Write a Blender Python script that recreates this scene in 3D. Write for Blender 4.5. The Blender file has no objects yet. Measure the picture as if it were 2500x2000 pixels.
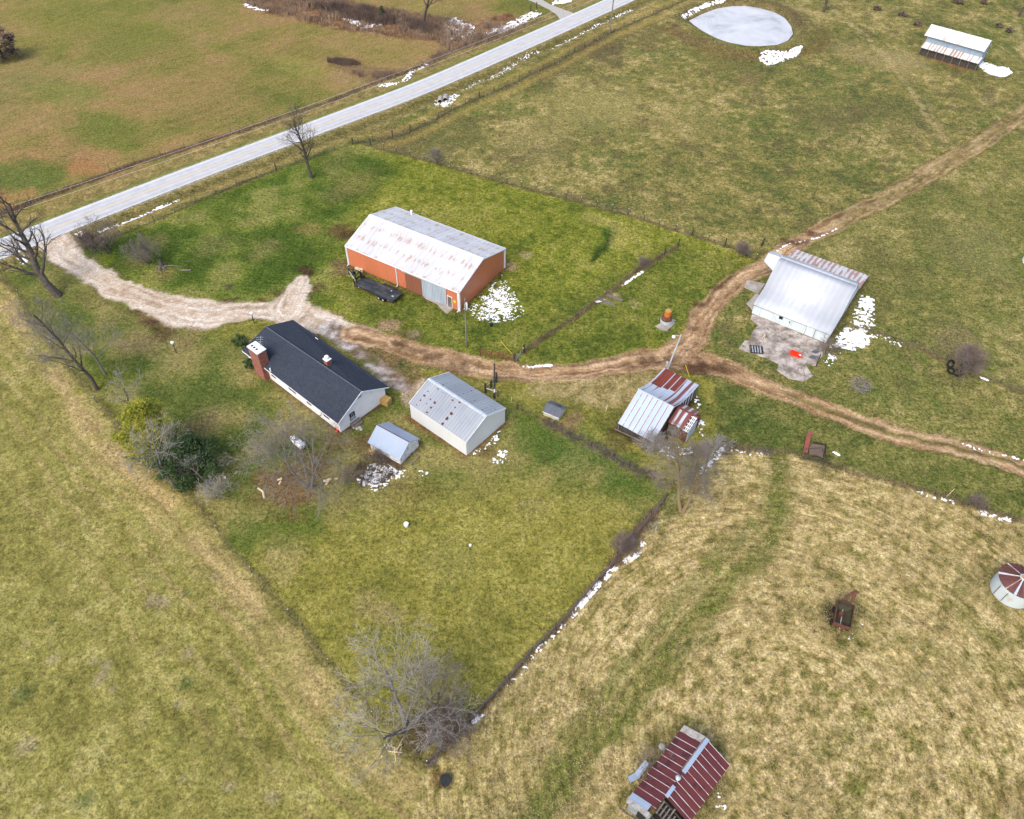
import bpy, math, random
import numpy as np
from mathutils import Matrix, Vector

# ------------------------------------------------------------------ camera, world, sun
S = bpy.context.scene
F, TH, RO, CH = 1869.16, math.radians(47.4086), math.radians(1.4435), 80.0
cam_d = bpy.data.cameras.new("camera"); cam = bpy.data.objects.new("camera", cam_d)
S.collection.objects.link(cam); S.camera = cam
cam_d.sensor_width = 36.0; cam_d.sensor_fit = 'HORIZONTAL'; cam_d.lens = F / 2500 * 36
cam_d.clip_start = 0.5; cam_d.clip_end = 8000
cam.matrix_world = Matrix.Translation((0, 0, CH)) @ Matrix.Rotation(math.pi/2 - TH, 4, 'X') @ Matrix.Rotation(RO, 4, 'Z')
S.view_settings.view_transform = 'Standard'; S.view_settings.look = 'None'
S.view_settings.exposure = 1.04; S.view_settings.gamma = 1
SUN_EL, SUN_AZ = math.radians(50), math.radians(215)      # azimuth from +Y, clockwise
w = bpy.data.worlds.new("World"); S.world = w; w.use_nodes = True
wn = w.node_tree.nodes; wl = w.node_tree.links
sky = wn.new('ShaderNodeTexSky'); sky.sky_type = 'NISHITA'; sky.sun_disc = False
sky.sun_elevation = SUN_EL; sky.sun_rotation = SUN_AZ
sky.air_density = 1.0; sky.dust_density = 3.5; sky.ozone_density = 1.0
wl.new(sky.outputs[0], wn['Background'].inputs[0]); wn['Background'].inputs[1].default_value = 0.15
sd = bpy.data.lights.new("sun", 'SUN'); sd.energy = 0.85; sd.angle = math.radians(28); sd.color = (1, 0.94, 0.86)
sun = bpy.data.objects.new("sun", sd); S.collection.objects.link(sun)
sdir = Vector((math.sin(SUN_AZ)*math.cos(SUN_EL), math.cos(SUN_AZ)*math.cos(SUN_EL), math.sin(SUN_EL)))
sun.rotation_euler = sdir.to_track_quat('Z', 'Y').to_euler()

# ------------------------------------------------------------------ photo pixel <-> world survey
def proj(x, y, z):
    z = z - CH
    fw = y*np.cos(TH) - z*np.sin(TH); up = y*np.sin(TH) + z*np.cos(TH)
    fw = np.maximum(fw, 1.0)
    u = F*x/fw; v = -F*up/fw; c, s = math.cos(RO), math.sin(RO)
    return 1250 + c*u - s*v, 1000 + s*u + c*v
def ray(px, py):
    c, s = math.cos(RO), math.sin(RO); X, Y = px-1250, py-1000
    a = (c*X + s*Y)/F; b = -(-s*X + c*Y)/F
    return (a, math.cos(TH)+b*math.sin(TH), -math.sin(TH)+b*math.cos(TH))
def G(px, py, z=0.0):
    d = ray(px, py); t = (z-CH)/d[2]
    return (d[0]*t, d[1]*t)
def G3(px, py, z=0.0): return (*G(px, py, z), z)
def GP(pts): return [G(*p[:2]) for p in pts]

# ------------------------------------------------------------------ numpy noise
def vnoise(x, y, seed=0):
    rng = np.random.RandomState(seed); T = rng.rand(256, 256).astype(np.float32)
    xi = np.floor(x).astype(np.int64); yi = np.floor(y).astype(np.int64)
    fx = (x-xi).astype(np.float32); fy = (y-yi).astype(np.float32)
    fx = fx*fx*(3-2*fx); fy = fy*fy*(3-2*fy)
    x0, x1, y0, y1 = xi & 255, (xi+1) & 255, yi & 255, (yi+1) & 255
    return (T[x0, y0]*(1-fx)+T[x1, y0]*fx)*(1-fy)+(T[x0, y1]*(1-fx)+T[x1, y1]*fx)*fy
def fbm(x, y, size, octv=3, seed=0, g=0.5):
    a, t, n = 1.0, 0.0, 0.0; ang = 0.6
    for k in range(octv):
        c, s = math.cos(ang*k), math.sin(ang*k)
        n = n + a*vnoise((x*c-y*s)/size*2**k + 17.3*k, (x*s+y*c)/size*2**k + 9.1*k, seed*7+k); t += a; a *= g
    return n/t
def sm(a, b, x):
    t = np.clip((x-a)/(b-a), 0, 1); return t*t*(3-2*t)
def pdist(x, y, pts, closed=False):
    """distance to a polyline, the running length and the signed side"""
    best = np.full(x.shape, 1e9, np.float32); run = np.zeros(x.shape, np.float32)
    side = np.zeros(x.shape, np.float32); wid = np.zeros(x.shape, np.float32)
    n = len(pts); acc = 0.0
    for i in range(n if closed else n-1):
        p, q = pts[i], pts[(i+1) % n]
        dx, dy = q[0]-p[0], q[1]-p[1]; L = math.hypot(dx, dy) or 1e-6
        t = np.clip(((x-p[0])*dx+(y-p[1])*dy)/(L*L), 0, 1)
        d = np.hypot(x-p[0]-t*dx, y-p[1]-t*dy); m = d < best
        best[m] = d[m]; run[m] = (acc+t*L)[m]
        side[m] = np.sign((x-p[0])*dy-(y-p[1])*dx)[m]
        if len(p) > 2: wid[m] = (p[2]+(q[2]-p[2])*t)[m]
        acc += L
    return best, run, side, wid
def inside(x, y, pts):
    r = np.zeros(x.shape, bool); n = len(pts)
    for i in range(n):
        (x0, y0), (x1, y1) = pts[i][:2], pts[(i+1) % n][:2]
        if y0 == y1: continue
        c = ((y0 > y) != (y1 > y)) & (x < (x1-x0)*(y-y0)/(y1-y0)+x0); r ^= c
    return r
def psdf(x, y, pts):
    d = pdist(x, y, pts, True)[0]; return np.where(inside(x, y, pts), -d, d)
def lin(r, g, b):
    f = lambda c: (c/255/12.92) if c/255 <= 0.04045 else ((c/255+0.055)/1.055)**2.4
    return (f(r), f(g), f(b))

# ------------------------------------------------------------------ materials
def mat(name, col=(0.5, 0.5, 0.5), rough=0.8, metal=0.0, spec=0.3):
    m = bpy.data.materials.new(name); m.use_nodes = True
    b = m.node_tree.nodes['Principled BSDF']
    b.inputs['Base Color'].default_value = (*col, 1); b.inputs['Roughness'].default_value = rough
    b.inputs['Metallic'].default_value = metal; b.inputs['Specular IOR Level'].default_value = spec
    return m
class NT:
    def __init__(s, m): s.t = m.node_tree; s.n = s.t.nodes; s.l = s.t.links; s.b = s.n['Principled BSDF']
    def co(s, scale=(1, 1, 1), rot=(0, 0, 0)):
        tc = s.n.new('ShaderNodeTexCoord'); mp = s.n.new('ShaderNodeMapping')
        mp.inputs['Scale'].default_value = scale; mp.inputs['Rotation'].default_value = rot
        s.l.new(tc.outputs['Object'], mp.inputs[0]); return mp.outputs[0]
    def noise(s, v, sc, det=4, rough=0.55, dist=0):
        n = s.n.new('ShaderNodeTexNoise'); n.inputs['Scale'].default_value = sc
        n.inputs['Detail'].default_value = det; n.inputs['Roughness'].default_value = rough
        n.inputs['Distortion'].default_value = dist; s.l.new(v, n.inputs['Vector']); return n.outputs['Fac']
    def ramp(s, f, pts):
        r = s.n.new('ShaderNodeValToRGB'); e = r.color_ramp.elements
        while len(e) < len(pts): e.new(0.5)
        for k, (p, c) in enumerate(pts):
            e[k].position = p; e[k].color = (*c, 1) if not isinstance(c, (int, float)) else (c, c, c, 1)
        s.l.new(f, r.inputs[0]); return r.outputs[0]
    def math(s, op, a, b=0.0):
        n = s.n.new('ShaderNodeMath'); n.operation = op
        for k, v in enumerate((a, b)):
            if isinstance(v, (int, float)): n.inputs[k].default_value = v
            else: s.l.new(v, n.inputs[k])
        return n.outputs[0]
    def mix(s, f, a, b, bt='MIX'):
        n = s.n.new('ShaderNodeMix'); n.data_type = 'RGBA'; n.blend_type = bt
        for k, v in ((0, f), (6, a), (7, b)):
            if isinstance(v, (int, float)): n.inputs[k].default_value = v
            elif isinstance(v, tuple): n.inputs[k].default_value = (*v, 1)
            else: s.l.new(v, n.inputs[k])
        return n.outputs[2]
    def wave(s, v, sc, dirn='X'):
        n = s.n.new('ShaderNodeTexWave'); n.wave_type = 'BANDS'; n.bands_direction = dirn
        n.inputs['Scale'].default_value = sc; s.l.new(v, n.inputs['Vector']); return n.outputs['Fac']
    def bump(s, h, st=0.5, d=0.05):
        n = s.n.new('ShaderNodeBump'); n.inputs['Strength'].default_value = st; n.inputs['Distance'].default_value = d
        s.l.new(h, n.inputs['Height']); s.l.new(n.outputs[0], s.b.inputs['Normal'])
    def col(s, c): s.l.new(c, s.b.inputs['Base Color'])
    def sep(s, v):
        n = s.n.new('ShaderNodeSeparateXYZ'); s.l.new(v, n.inputs[0]); return n.outputs

def mottled(name, c1, c2, sc=3, rough=0.85, bump=0.3, lo=0.35, hi=0.65, stretch=(1, 1, 1), metal=0, bd=0.02):
    m = mat(name, c1, rough, metal); t = NT(m); v = t.co(stretch)
    n = t.noise(v, sc, 5); t.col(t.mix(t.ramp(n, [(lo, 0), (hi, 1)]), c1, c2)); t.bump(t.noise(v, sc*3, 3), bump, bd); return m
def metal_roof(name, base, dark, rust=None, amount=0.5, rib=0.6, rows=0.0, stretch=(3.0, 0.5, 1), rustsc=1.0, seams=None, seamcol=None, ribd=0.12, ribdark=0.86, broad=False, band=0, bandk=0.1):
    """corrugated sheet: ribs run down the slope (local Y), rust in streaks and at the sheet seams"""
    m = mat(name, base, 0.42, 0.0, 0.5); t = NT(m); v = t.co()
    c = t.mix(t.ramp(t.noise(t.co((0.5, 0.12, 0.12)), 1.3, 4), [(0.35, 0), (0.7, 1)]), base, dark)
    c = t.mix(t.ramp(t.noise(v, 1.6, 5, 0.7), [(0.42, 0), (0.75, 0.55)]), c, dark)
    x = t.sep(v)[0]; wv = t.math('SINE', t.math('MULTIPLY', x, 2*math.pi/rib))
    c = t.mix(t.ramp(wv, [(0.0, ribdark), (0.6, 1.0)]), (0, 0, 0), c)
    if rust:
        n = t.noise(t.co(stretch), rustsc, 5, 0.65)
        if rows:
            y = t.sep(v)[1]; r = t.math('SINE', t.math('MULTIPLY', y, 2*math.pi/rows))
            n = t.math('ADD', n, t.math('MULTIPLY', r, 0.07))
        if band: n = t.math('ADD', n, t.math('MULTIPLY', t.math('SINE', t.math('MULTIPLY', x, 2*math.pi/band)), bandk))
        if broad: n = t.math('ADD', t.math('MULTIPLY', n, 0.6), t.math('MULTIPLY', t.noise(v, 0.22, 2), 0.4))
        c = t.mix(t.ramp(n, [(1-amount-0.03, 0), (1-amount+0.05, 0.95)]), c, t.mix(t.noise(v, 4, 3), rust, tuple(k*0.55 for k in rust)))
    if seams:
        fx = t.math('FRACT', t.math('DIVIDE', t.math('ADD', x, 50*seams), seams))
        sm_ = t.ramp(t.math('ABSOLUTE', t.math('SUBTRACT', fx, 0.5)), [(0.0, 1), (0.055, 1), (0.075, 0)])
        sm_ = t.math('MULTIPLY', sm_, t.ramp(t.noise(v, 2.2, 3, 0.8), [(0.36, 0), (0.46, 1)]))
        c = t.mix(sm_, c, seamcol or rust)
    t.col(c); t.bump(wv, 0.18, ribd*0.12); return m

M = {}
def setup_mats():
    W_ = lin
    M['barn_roof'] = metal_roof('white_metal_roof', (0.56, 0.56, 0.58), (0.44, 0.44, 0.455), lin(184, 158, 136), 0.40, 0.9, 2.6, (2.6, 0.62, 0.1), 1.0, ribdark=0.93)
    M['orange'] = metal_roof('orange_siding', (0.60, 0.19, 0.09), (0.52, 0.17, 0.085), rib=0.3, ribdark=0.78)
    M['brown_door'] = metal_roof('brown_door', (0.30, 0.115, 0.065), (0.25, 0.10, 0.06), rib=0.3, ribdark=0.7)
    M['blue_door'] = metal_roof('weathered_door_sheet', (0.46, 0.53, 0.60), (0.30, 0.36, 0.42), rib=0.3, ribdark=0.7)
    M['white_trim'] = mottled('white_trim', (0.75, 0.76, 0.78), (0.62, 0.64, 0.67), 1.2, 0.5, 0.05)
    M['white_wall'] = metal_roof('white_siding', (0.66, 0.68, 0.68), (0.62, 0.64, 0.64), rib=0.3, ribdark=0.9)
    M['house_wall'] = mottled('painted_white_wall', (0.76, 0.75, 0.76), (0.60, 0.58, 0.57), 0.6, 0.7, 0.1, 0.5, 0.85)
    M['concrete'] = mottled('concrete', (0.36, 0.33, 0.29), (0.24, 0.21, 0.18), 0.9, 0.9, 0.3)
    M['black_steel'] = mottled('black_steel', (0.014, 0.016, 0.018), (0.03, 0.03, 0.032), 2, 0.55, 0.1)
    M['deck'] = mottled('worn_deck', (0.022, 0.027, 0.033), (0.085, 0.088, 0.09), 0.9, 0.7, 0.2, 0.42, 0.8, (0.6, 1.6, 1))
    M['rubber'] = mat('rubber', (0.012, 0.012, 0.013), 0.8)
    M['rust'] = mottled('rusted_steel', (0.085, 0.03, 0.02), (0.13, 0.055, 0.035), 2.5, 0.85, 0.3)
    M['rust_inner'] = mottled('rusted_steel_inside', (0.05, 0.03, 0.03), (0.05, 0.06, 0.02), 1.8, 0.9, 0.3)
    M['red_rust'] = mottled('red_rusty_sheet', (0.22, 0.05, 0.04), (0.13, 0.045, 0.04), 2.5, 0.8, 0.2)
    M['wood'] = mottled('weathered_wood', (0.10, 0.085, 0.07), (0.19, 0.165, 0.14), 3, 0.9, 0.4, stretch=(1, 1, 0.2))
    M['pole'] = mottled('pole_wood', (0.20, 0.18, 0.16), (0.12, 0.105, 0.09), 3, 0.9, 0.3, stretch=(1, 1, 0.1))
    M['darkwood'] = mottled('dark_wood', (0.035, 0.03, 0.027), (0.07, 0.06, 0.05), 3, 0.9, 0.4)
    M['white_paint'] = mat('white_paint', (0.75, 0.76, 0.77), 0.4)
    M['galv'] = mottled('galvanised', (0.45, 0.50, 0.54), (0.33, 0.37, 0.40), 4, 0.4, 0.05)
    M['yellow'] = mat('yellow_plastic', (0.62, 0.50, 0.03), 0.5)
    M['tpost'] = mat('steel_post', (0.045, 0.04, 0.035), 0.8)
    M['wire'] = mat('fence_wire', (0.13, 0.12, 0.11), 0.6)
    M['cable'] = mat('power_cable', (0.42, 0.42, 0.40), 0.6)
    M['snow'] = mottled('snow', (0.80, 0.81, 0.83), (0.52, 0.52, 0.52), 1.7, 0.8, 0.3, 0.50, 0.80)
    M['bark_dark'] = mottled('dark_bark', (0.055, 0.045, 0.038), (0.10, 0.085, 0.07), 2.0, 0.95, 0.5)
    M['bark_grey'] = mottled('grey_bark', (0.13, 0.115, 0.10), (0.20, 0.185, 0.17), 2.0, 0.95, 0.4)
    M['bark_pale'] = mottled('pale_bark', (0.22, 0.21, 0.20), (0.33, 0.33, 0.32), 1.2, 0.95, 0.4)
    M['bark_lichen'] = mottled('lichen_bark', (0.24, 0.15, 0.035), (0.19, 0.165, 0.135), 1.0, 0.95, 0.4)
    M['twig_grey'] = mottled('grey_twigs', (0.20, 0.175, 0.15), (0.135, 0.115, 0.10), 0.5, 0.95, 0.0)
    M['twig_pale'] = mottled('pale_twigs', (0.31, 0.29, 0.265), (0.20, 0.18, 0.16), 0.5, 0.95, 0.0)
    M['twig_brown'] = mottled('brown_twigs', (0.14, 0.105, 0.09), (0.20, 0.16, 0.14), 0.5, 0.95, 0.0)
    M['brush'] = mottled('brown_brush', (0.20, 0.135, 0.09), (0.30, 0.22, 0.15), 0.25, 0.95, 0.0)
    M['brush_dark'] = mottled('dark_brush', (0.11, 0.078, 0.062), (0.17, 0.12, 0.095), 0.4, 0.95, 0.0)
    M['brush_w'] = mottled('pale_brown_growth', (0.22, 0.165, 0.12), (0.16, 0.13, 0.10), 0.6, 0.95, 0.0)
    M['straw'] = mottled('dry_weeds', (0.27, 0.215, 0.115), (0.16, 0.12, 0.07), 0.5, 0.95, 0.0)
    M['cedar_y'] = mottled('yellow_green_needles', (0.27, 0.26, 0.02), (0.14, 0.16, 0.02), 1.5, 0.9, 0.0)
    M['cedar_d'] = mottled('dark_green_needles', (0.028, 0.055, 0.018), (0.055, 0.085, 0.024), 1.5, 0.9, 0.0)
    M['orange_barrel'] = mottled('orange_barrel', (0.55, 0.17, 0.02), (0.40, 0.10, 0.02), 3, 0.5, 0.1)
    M['red_plastic'] = mat('red_plastic', (0.75, 0.035, 0.008), 0.45)
    M['slate'] = mottled('slate_shingles', (0.075, 0.085, 0.10), (0.105, 0.115, 0.135), 3, 0.9, 0.4)
    M['cream'] = mottled('cream_siding', (0.50, 0.48, 0.38), (0.40, 0.38, 0.30), 2, 0.8, 0.2)
    M['peeling'] = mottled('peeling_paint', (0.66, 0.67, 0.69), (0.26, 0.24, 0.22), 3.2, 0.85, 0.4, 0.5, 0.6, (0.6, 0.6, 3))
    M['shed_roof'] = metal_roof('blue_grey_sheet', (0.29, 0.355, 0.455), (0.25, 0.305, 0.39), rib=0.4, ribdark=0.97)
    M['glass'] = mat('window_glass', (0.03, 0.04, 0.05), 0.1)
    M['pane_pale'] = mat('curtained_pane', (0.33, 0.38, 0.42), 0.3)
    M['timber'] = mottled('yellow_timber', (0.30, 0.185, 0.05), (0.42, 0.29, 0.10), 4, 0.85, 0.3)
    M['cut_wood'] = mat('cut_wood', (0.55, 0.45, 0.30), 0.9)
    M['stone'] = mottled('pale_stone', (0.42, 0.40, 0.36), (0.28, 0.26, 0.23), 3, 0.9, 0.3)
    M['dark_inside'] = mat('dark_interior', (0.02, 0.017, 0.014), 0.95)
    M['wb_roof'] = metal_roof('bright_white_roof', (0.50, 0.52, 0.55), (0.41, 0.43, 0.46), rib=0.9, ribdark=0.95)
    M['wb_back'] = metal_roof('rusty_pale_roof', (0.56, 0.56, 0.56), (0.48, 0.48, 0.48), lin(176, 128, 112), 0.50, 0.45, 0, (1.2, 0.25, 0.1), 1.2, ribdark=0.93, band=0.78, bandk=0.11)
    M['wb_wall'] = mottled('whitewashed_boards', (0.56, 0.63, 0.64), (0.36, 0.41, 0.42), 1.6, 0.8, 0.3, 0.4, 0.8, (3, 1, 0.4))
    M['far_roof'] = metal_roof('pale_stained_roof', (0.66, 0.67, 0.66), (0.57, 0.56, 0.54), lin(196, 175, 156), 0.42, 0.45, 0, (2.0, 0.5, 0.1), 0.8, ribdark=0.95)
    M['far_roof_low'] = metal_roof('pale_streaked_roof', (0.60, 0.62, 0.62), (0.50, 0.50, 0.50), lin(164, 132, 112), 0.44, 0.65, 0, (1.5, 0.2, 0.1), 0.9, ribdark=0.93, band=0.8, bandk=0.11)
    M['far_wall'] = mottled('blue_grey_wall', (0.27, 0.34, 0.42), (0.21, 0.27, 0.34), 1, 0.7, 0.1)
    M['blue_roof'] = metal_roof('blue_grey_roof', (0.34, 0.42, 0.53), (0.29, 0.36, 0.46), lin(130, 62, 45), 0.0, 0.8, seams=0.80, seamcol=lin(128, 60, 44), ribdark=0.95)
    M['blue_back'] = metal_roof('striped_rusty_roof', (0.42, 0.48, 0.56), (0.36, 0.41, 0.48), lin(122, 52, 38), 0.44, 0.75, 0, (1.3, 0.06, 0.1), 0.6, ribdark=0.95, band=0.8, bandk=0.09)
    M['annex_roof'] = metal_roof('rusty_annex_roof', (0.50, 0.55, 0.60), (0.40, 0.40, 0.42), lin(118, 52, 38), 0.58, 0.6, 0, (1.6, 0.05, 0.1), 0.7, ribdark=0.93, band=0.9, bandk=0.12)
    M['rust_sheet'] = mottled('rusted_roof_sheet', lin(124, 58, 44), lin(98, 44, 34), 1.6, 0.8, 0.1, stretch=(3, .4, 1))
    M['maroon_roof'] = metal_roof('maroon_rusted_roof', lin(96, 42, 38), lin(82, 34, 32), lin(70, 28, 26), 0.42, 0.75, 0, (1, 1, 1), 0.7, ribdark=0.94)
    M['seam'] = mottled('pale_seam', (0.52, 0.50, 0.50), (0.33, 0.17, 0.12), 1.0, 0.6, 0.0, 0.45, 0.65)
    M['bluepaint'] = mottled('blue_grey_boards', (0.26, 0.30, 0.33), (0.18, 0.20, 0.22), 2, 0.8, 0.3)
    M['shingle'] = mottled('old_wood_shingles', (0.42, 0.40, 0.36), (0.26, 0.23, 0.20), 3, 0.9, 0.5)
    M['garage_roof'] = metal_roof('grey_corrugated_roof', (0.225, 0.25, 0.28), (0.31, 0.335, 0.365), rib=0.46, ribdark=0.86)
    M['rust_spot'] = mottled('rust_spot', (0.13, 0.04, 0.028), (0.085, 0.03, 0.02), 8, 0.9, 0.1)
    # shingle roof of the house
    m = mat('dark_shingle_roof', (0.04, 0.045, 0.055), 0.95, spec=0.1); t = NT(m); v = t.co()
    y = t.sep(v)[1]; br = t.n.new('ShaderNodeTexBrick'); t.l.new(t.co((1, 1, 0)), br.inputs[0])
    br.inputs['Scale'].default_value = 1.0; br.inputs['Brick Width'].default_value = 0.55; br.inputs['Row Height'].default_value = 0.26
    br.inputs['Mortar Size'].default_value = 0.02; br.inputs['Color1'].default_value = (0.024, 0.030, 0.042, 1)
    br.inputs['Color2'].default_value = (0.036, 0.043, 0.058, 1); br.inputs['Mortar'].default_value = (0.014, 0.018, 0.025, 1)
    c = t.mix(t.ramp(t.noise(v, 7, 4, 0.7), [(0.3, 0), (0.8, 0.7)]), br.outputs[0], (0.062, 0.073, 0.095)); t.col(c)
    t.bump(br.outputs[1], 0.4, 0.02); M['shingle_roof'] = m
    # brick
    m = mat('red_brick', (0.3, 0.1, 0.06), 0.9); t = NT(m); br = t.n.new('ShaderNodeTexBrick')
    t.l.new(t.co((1, 1, 1), (math.radians(90), 0, 0)), br.inputs[0]); br.inputs['Scale'].default_value = 3.5
    br.inputs['Color1'].default_value = (0.26, 0.062, 0.032, 1); br.inputs['Color2'].default_value = (0.19, 0.045, 0.026, 1)
    br.inputs['Mortar'].default_value = (0.30, 0.19, 0.15, 1); br.inputs['Mortar Size'].default_value = 0.03
    c = t.mix(t.ramp(t.noise(t.co(), 3, 5, 0.7), [(0.55, 0), (0.75, 0.8)]), br.outputs[0], (0.50, 0.40, 0.36)); t.col(c); M['brick'] = m
    # grain bin
    M['bin_wall'] = mottled('stained_bin_wall', (0.46, 0.52, 0.53), (0.38, 0.27, 0.15), 0.55, 0.55, 0.1, 0.52, 0.72)
    M['bin_roof'] = mottled('maroon_bin_roof', (0.085, 0.035, 0.04), (0.12, 0.055, 0.055), 1, 0.7, 0.1)
    # road
    m = mat('asphalt', (0.4, 0.4, 0.4), 0.85); t = NT(m)
    a = t.n.new('ShaderNodeAttribute'); a.attribute_name = 'lane'
    lane = a.outputs['Fac']
    c = t.ramp(lane, [(0.0, (0.55, 0.54, 0.52)), (0.05, (0.55, 0.54, 0.52)), (0.11, (0.38, 0.375, 0.36)), (0.20, (0.36, 0.365, 0.375)), (0.30, (0.46, 0.465, 0.475)),
                      (0.40, (0.36, 0.365, 0.375)), (0.5, (0.46, 0.465, 0.47)), (0.60, (0.36, 0.365, 0.375)), (0.70, (0.46, 0.465, 0.475)),
                      (0.80, (0.36, 0.365, 0.375)), (0.89, (0.44, 0.445, 0.455)), (0.95, (0.58, 0.59, 0.61))])
    n = t.noise(t.co((0.5, 0.5, 0.5), (0, 0, math.radians(-47))), 1.2, 5, 0.7)
    c = t.mix(0.35, c, t.ramp(n, [(0.3, (0.28, 0.28, 0.29)), (0.7, (0.56, 0.56, 0.57))])); t.col(c); M['asphalt'] = m
    M['line_yellow'] = mottled('yellow_line', (0.60, 0.45, 0.17), (0.48, 0.41, 0.28), 0.8, 0.8, 0.0)
    # pond ice
    m = mat('pond_ice', (0.6, 0.62, 0.66), 0.35, spec=0.5); t = NT(m); v = t.co()
    c = t.ramp(t.noise(v, 0.13, 6, 0.68, 0.8), [(0.34, (0.28, 0.29, 0.30)), (0.46, (0.42, 0.425, 0.435)), (0.66, (0.54, 0.54, 0.55))])
    c = t.mix(t.ramp(t.noise(v, 0.9, 5, 0.75), [(0.28, 0.6), (0.36, 0)]), c, (0.3, 0.33, 0.35)); t.col(c); M['ice'] = m
    # ground: base colours of grass, straw, mud and gravel come in the vertex colours, the shader adds the fine grain
    m = mat('ground', (0.15, 0.14, 0.06), 0.95, spec=0.1); t = NT(m)
    a = t.n.new('ShaderNodeAttribute'); a.attribute_name = 'Col'
    am = t.n.new('ShaderNodeAttribute'); am.attribute_name = 'Amp'
    v = t.co()
    n1 = t.noise(v, 2.1, 6, 0.75); n2 = t.noise(t.co((1, 1, 1), (0, 0, 0.7)), 4.6, 5, 0.75); n3 = t.noise(v, 0.8, 5, 0.6)
    k = t.math('ADD', t.math('ADD', t.math('MULTIPLY', n1, 0.45), t.math('MULTIPLY', n2, 0.43)), t.math('MULTIPLY', n3, 0.12))
    k = t.math('SUBTRACT', k, 0.5)
    amp = t.math('MULTIPLY', k, t.math('MULTIPLY', am.outputs['Fac'], 13.5))
    f = t.math('MAXIMUM', t.math('ADD', 1.0, amp), 0.30)
    sc = t.n.new('ShaderNodeVectorMath'); sc.operation = 'SCALE'; t.l.new(a.outputs['Color'], sc.inputs[0]); t.l.new(f, sc.inputs[3])
    ag = t.n.new('ShaderNodeAttribute'); ag.attribute_name = 'Fleck'
    fl = t.ramp(t.math('ADD', t.math('MULTIPLY', t.noise(v, 2.0, 7, 0.8, 0.7), 0.86), t.math('MULTIPLY', t.noise(v, 0.45, 3), 0.14)), [(0.47, 0), (0.56, 1)])
    gr = t.mix(1.0, sc.outputs[0], (0.52, 0.66, 0.42), 'MULTIPLY')
    warm = t.mix(t.math('MULTIPLY', fl, ag.outputs['Fac']), sc.outputs[0], gr)
    f2 = t.ramp(t.noise(v, 2.1, 7, 0.8, 0.6), [(0.53, 0), (0.63, 1)])
    warm = t.mix(t.math('MULTIPLY', f2, ag.outputs['Fac']), warm, t.mix(1.0, warm, (1.38, 1.30, 1.30), 'MULTIPLY'))
    tr = t.n.new('ShaderNodeAttribute'); tr.attribute_name = 'TR'
    so = t.sep(tr.outputs['Vector']); cb = t.n.new('ShaderNodeCombineXYZ')
    t.l.new(t.math('MULTIPLY', so[0], 0.16), cb.inputs[0]); t.l.new(t.math('MULTIPLY', so[1], 1.9), cb.inputs[1])
    sn = t.noise(cb.outputs[0], 1.0, 6, 0.72, 0.25)
    sk = t.ramp(sn, [(0.30, (0.42, 0.36, 0.32)), (0.43, (0.74, 0.70, 0.66)), (0.52, (1.0, 1.0, 1.0)), (0.66, (1.28, 1.27, 1.27))])
    warm = t.mix(so[2], warm, t.mix(1.0, warm, sk, 'MULTIPLY'))
    t.col(warm); t.bump(t.math('ADD', t.math('MULTIPLY', n1, 0.6), t.math('MULTIPLY', n2, 0.4)), 0.55, 0.16); M['ground'] = m
setup_mats()

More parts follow.
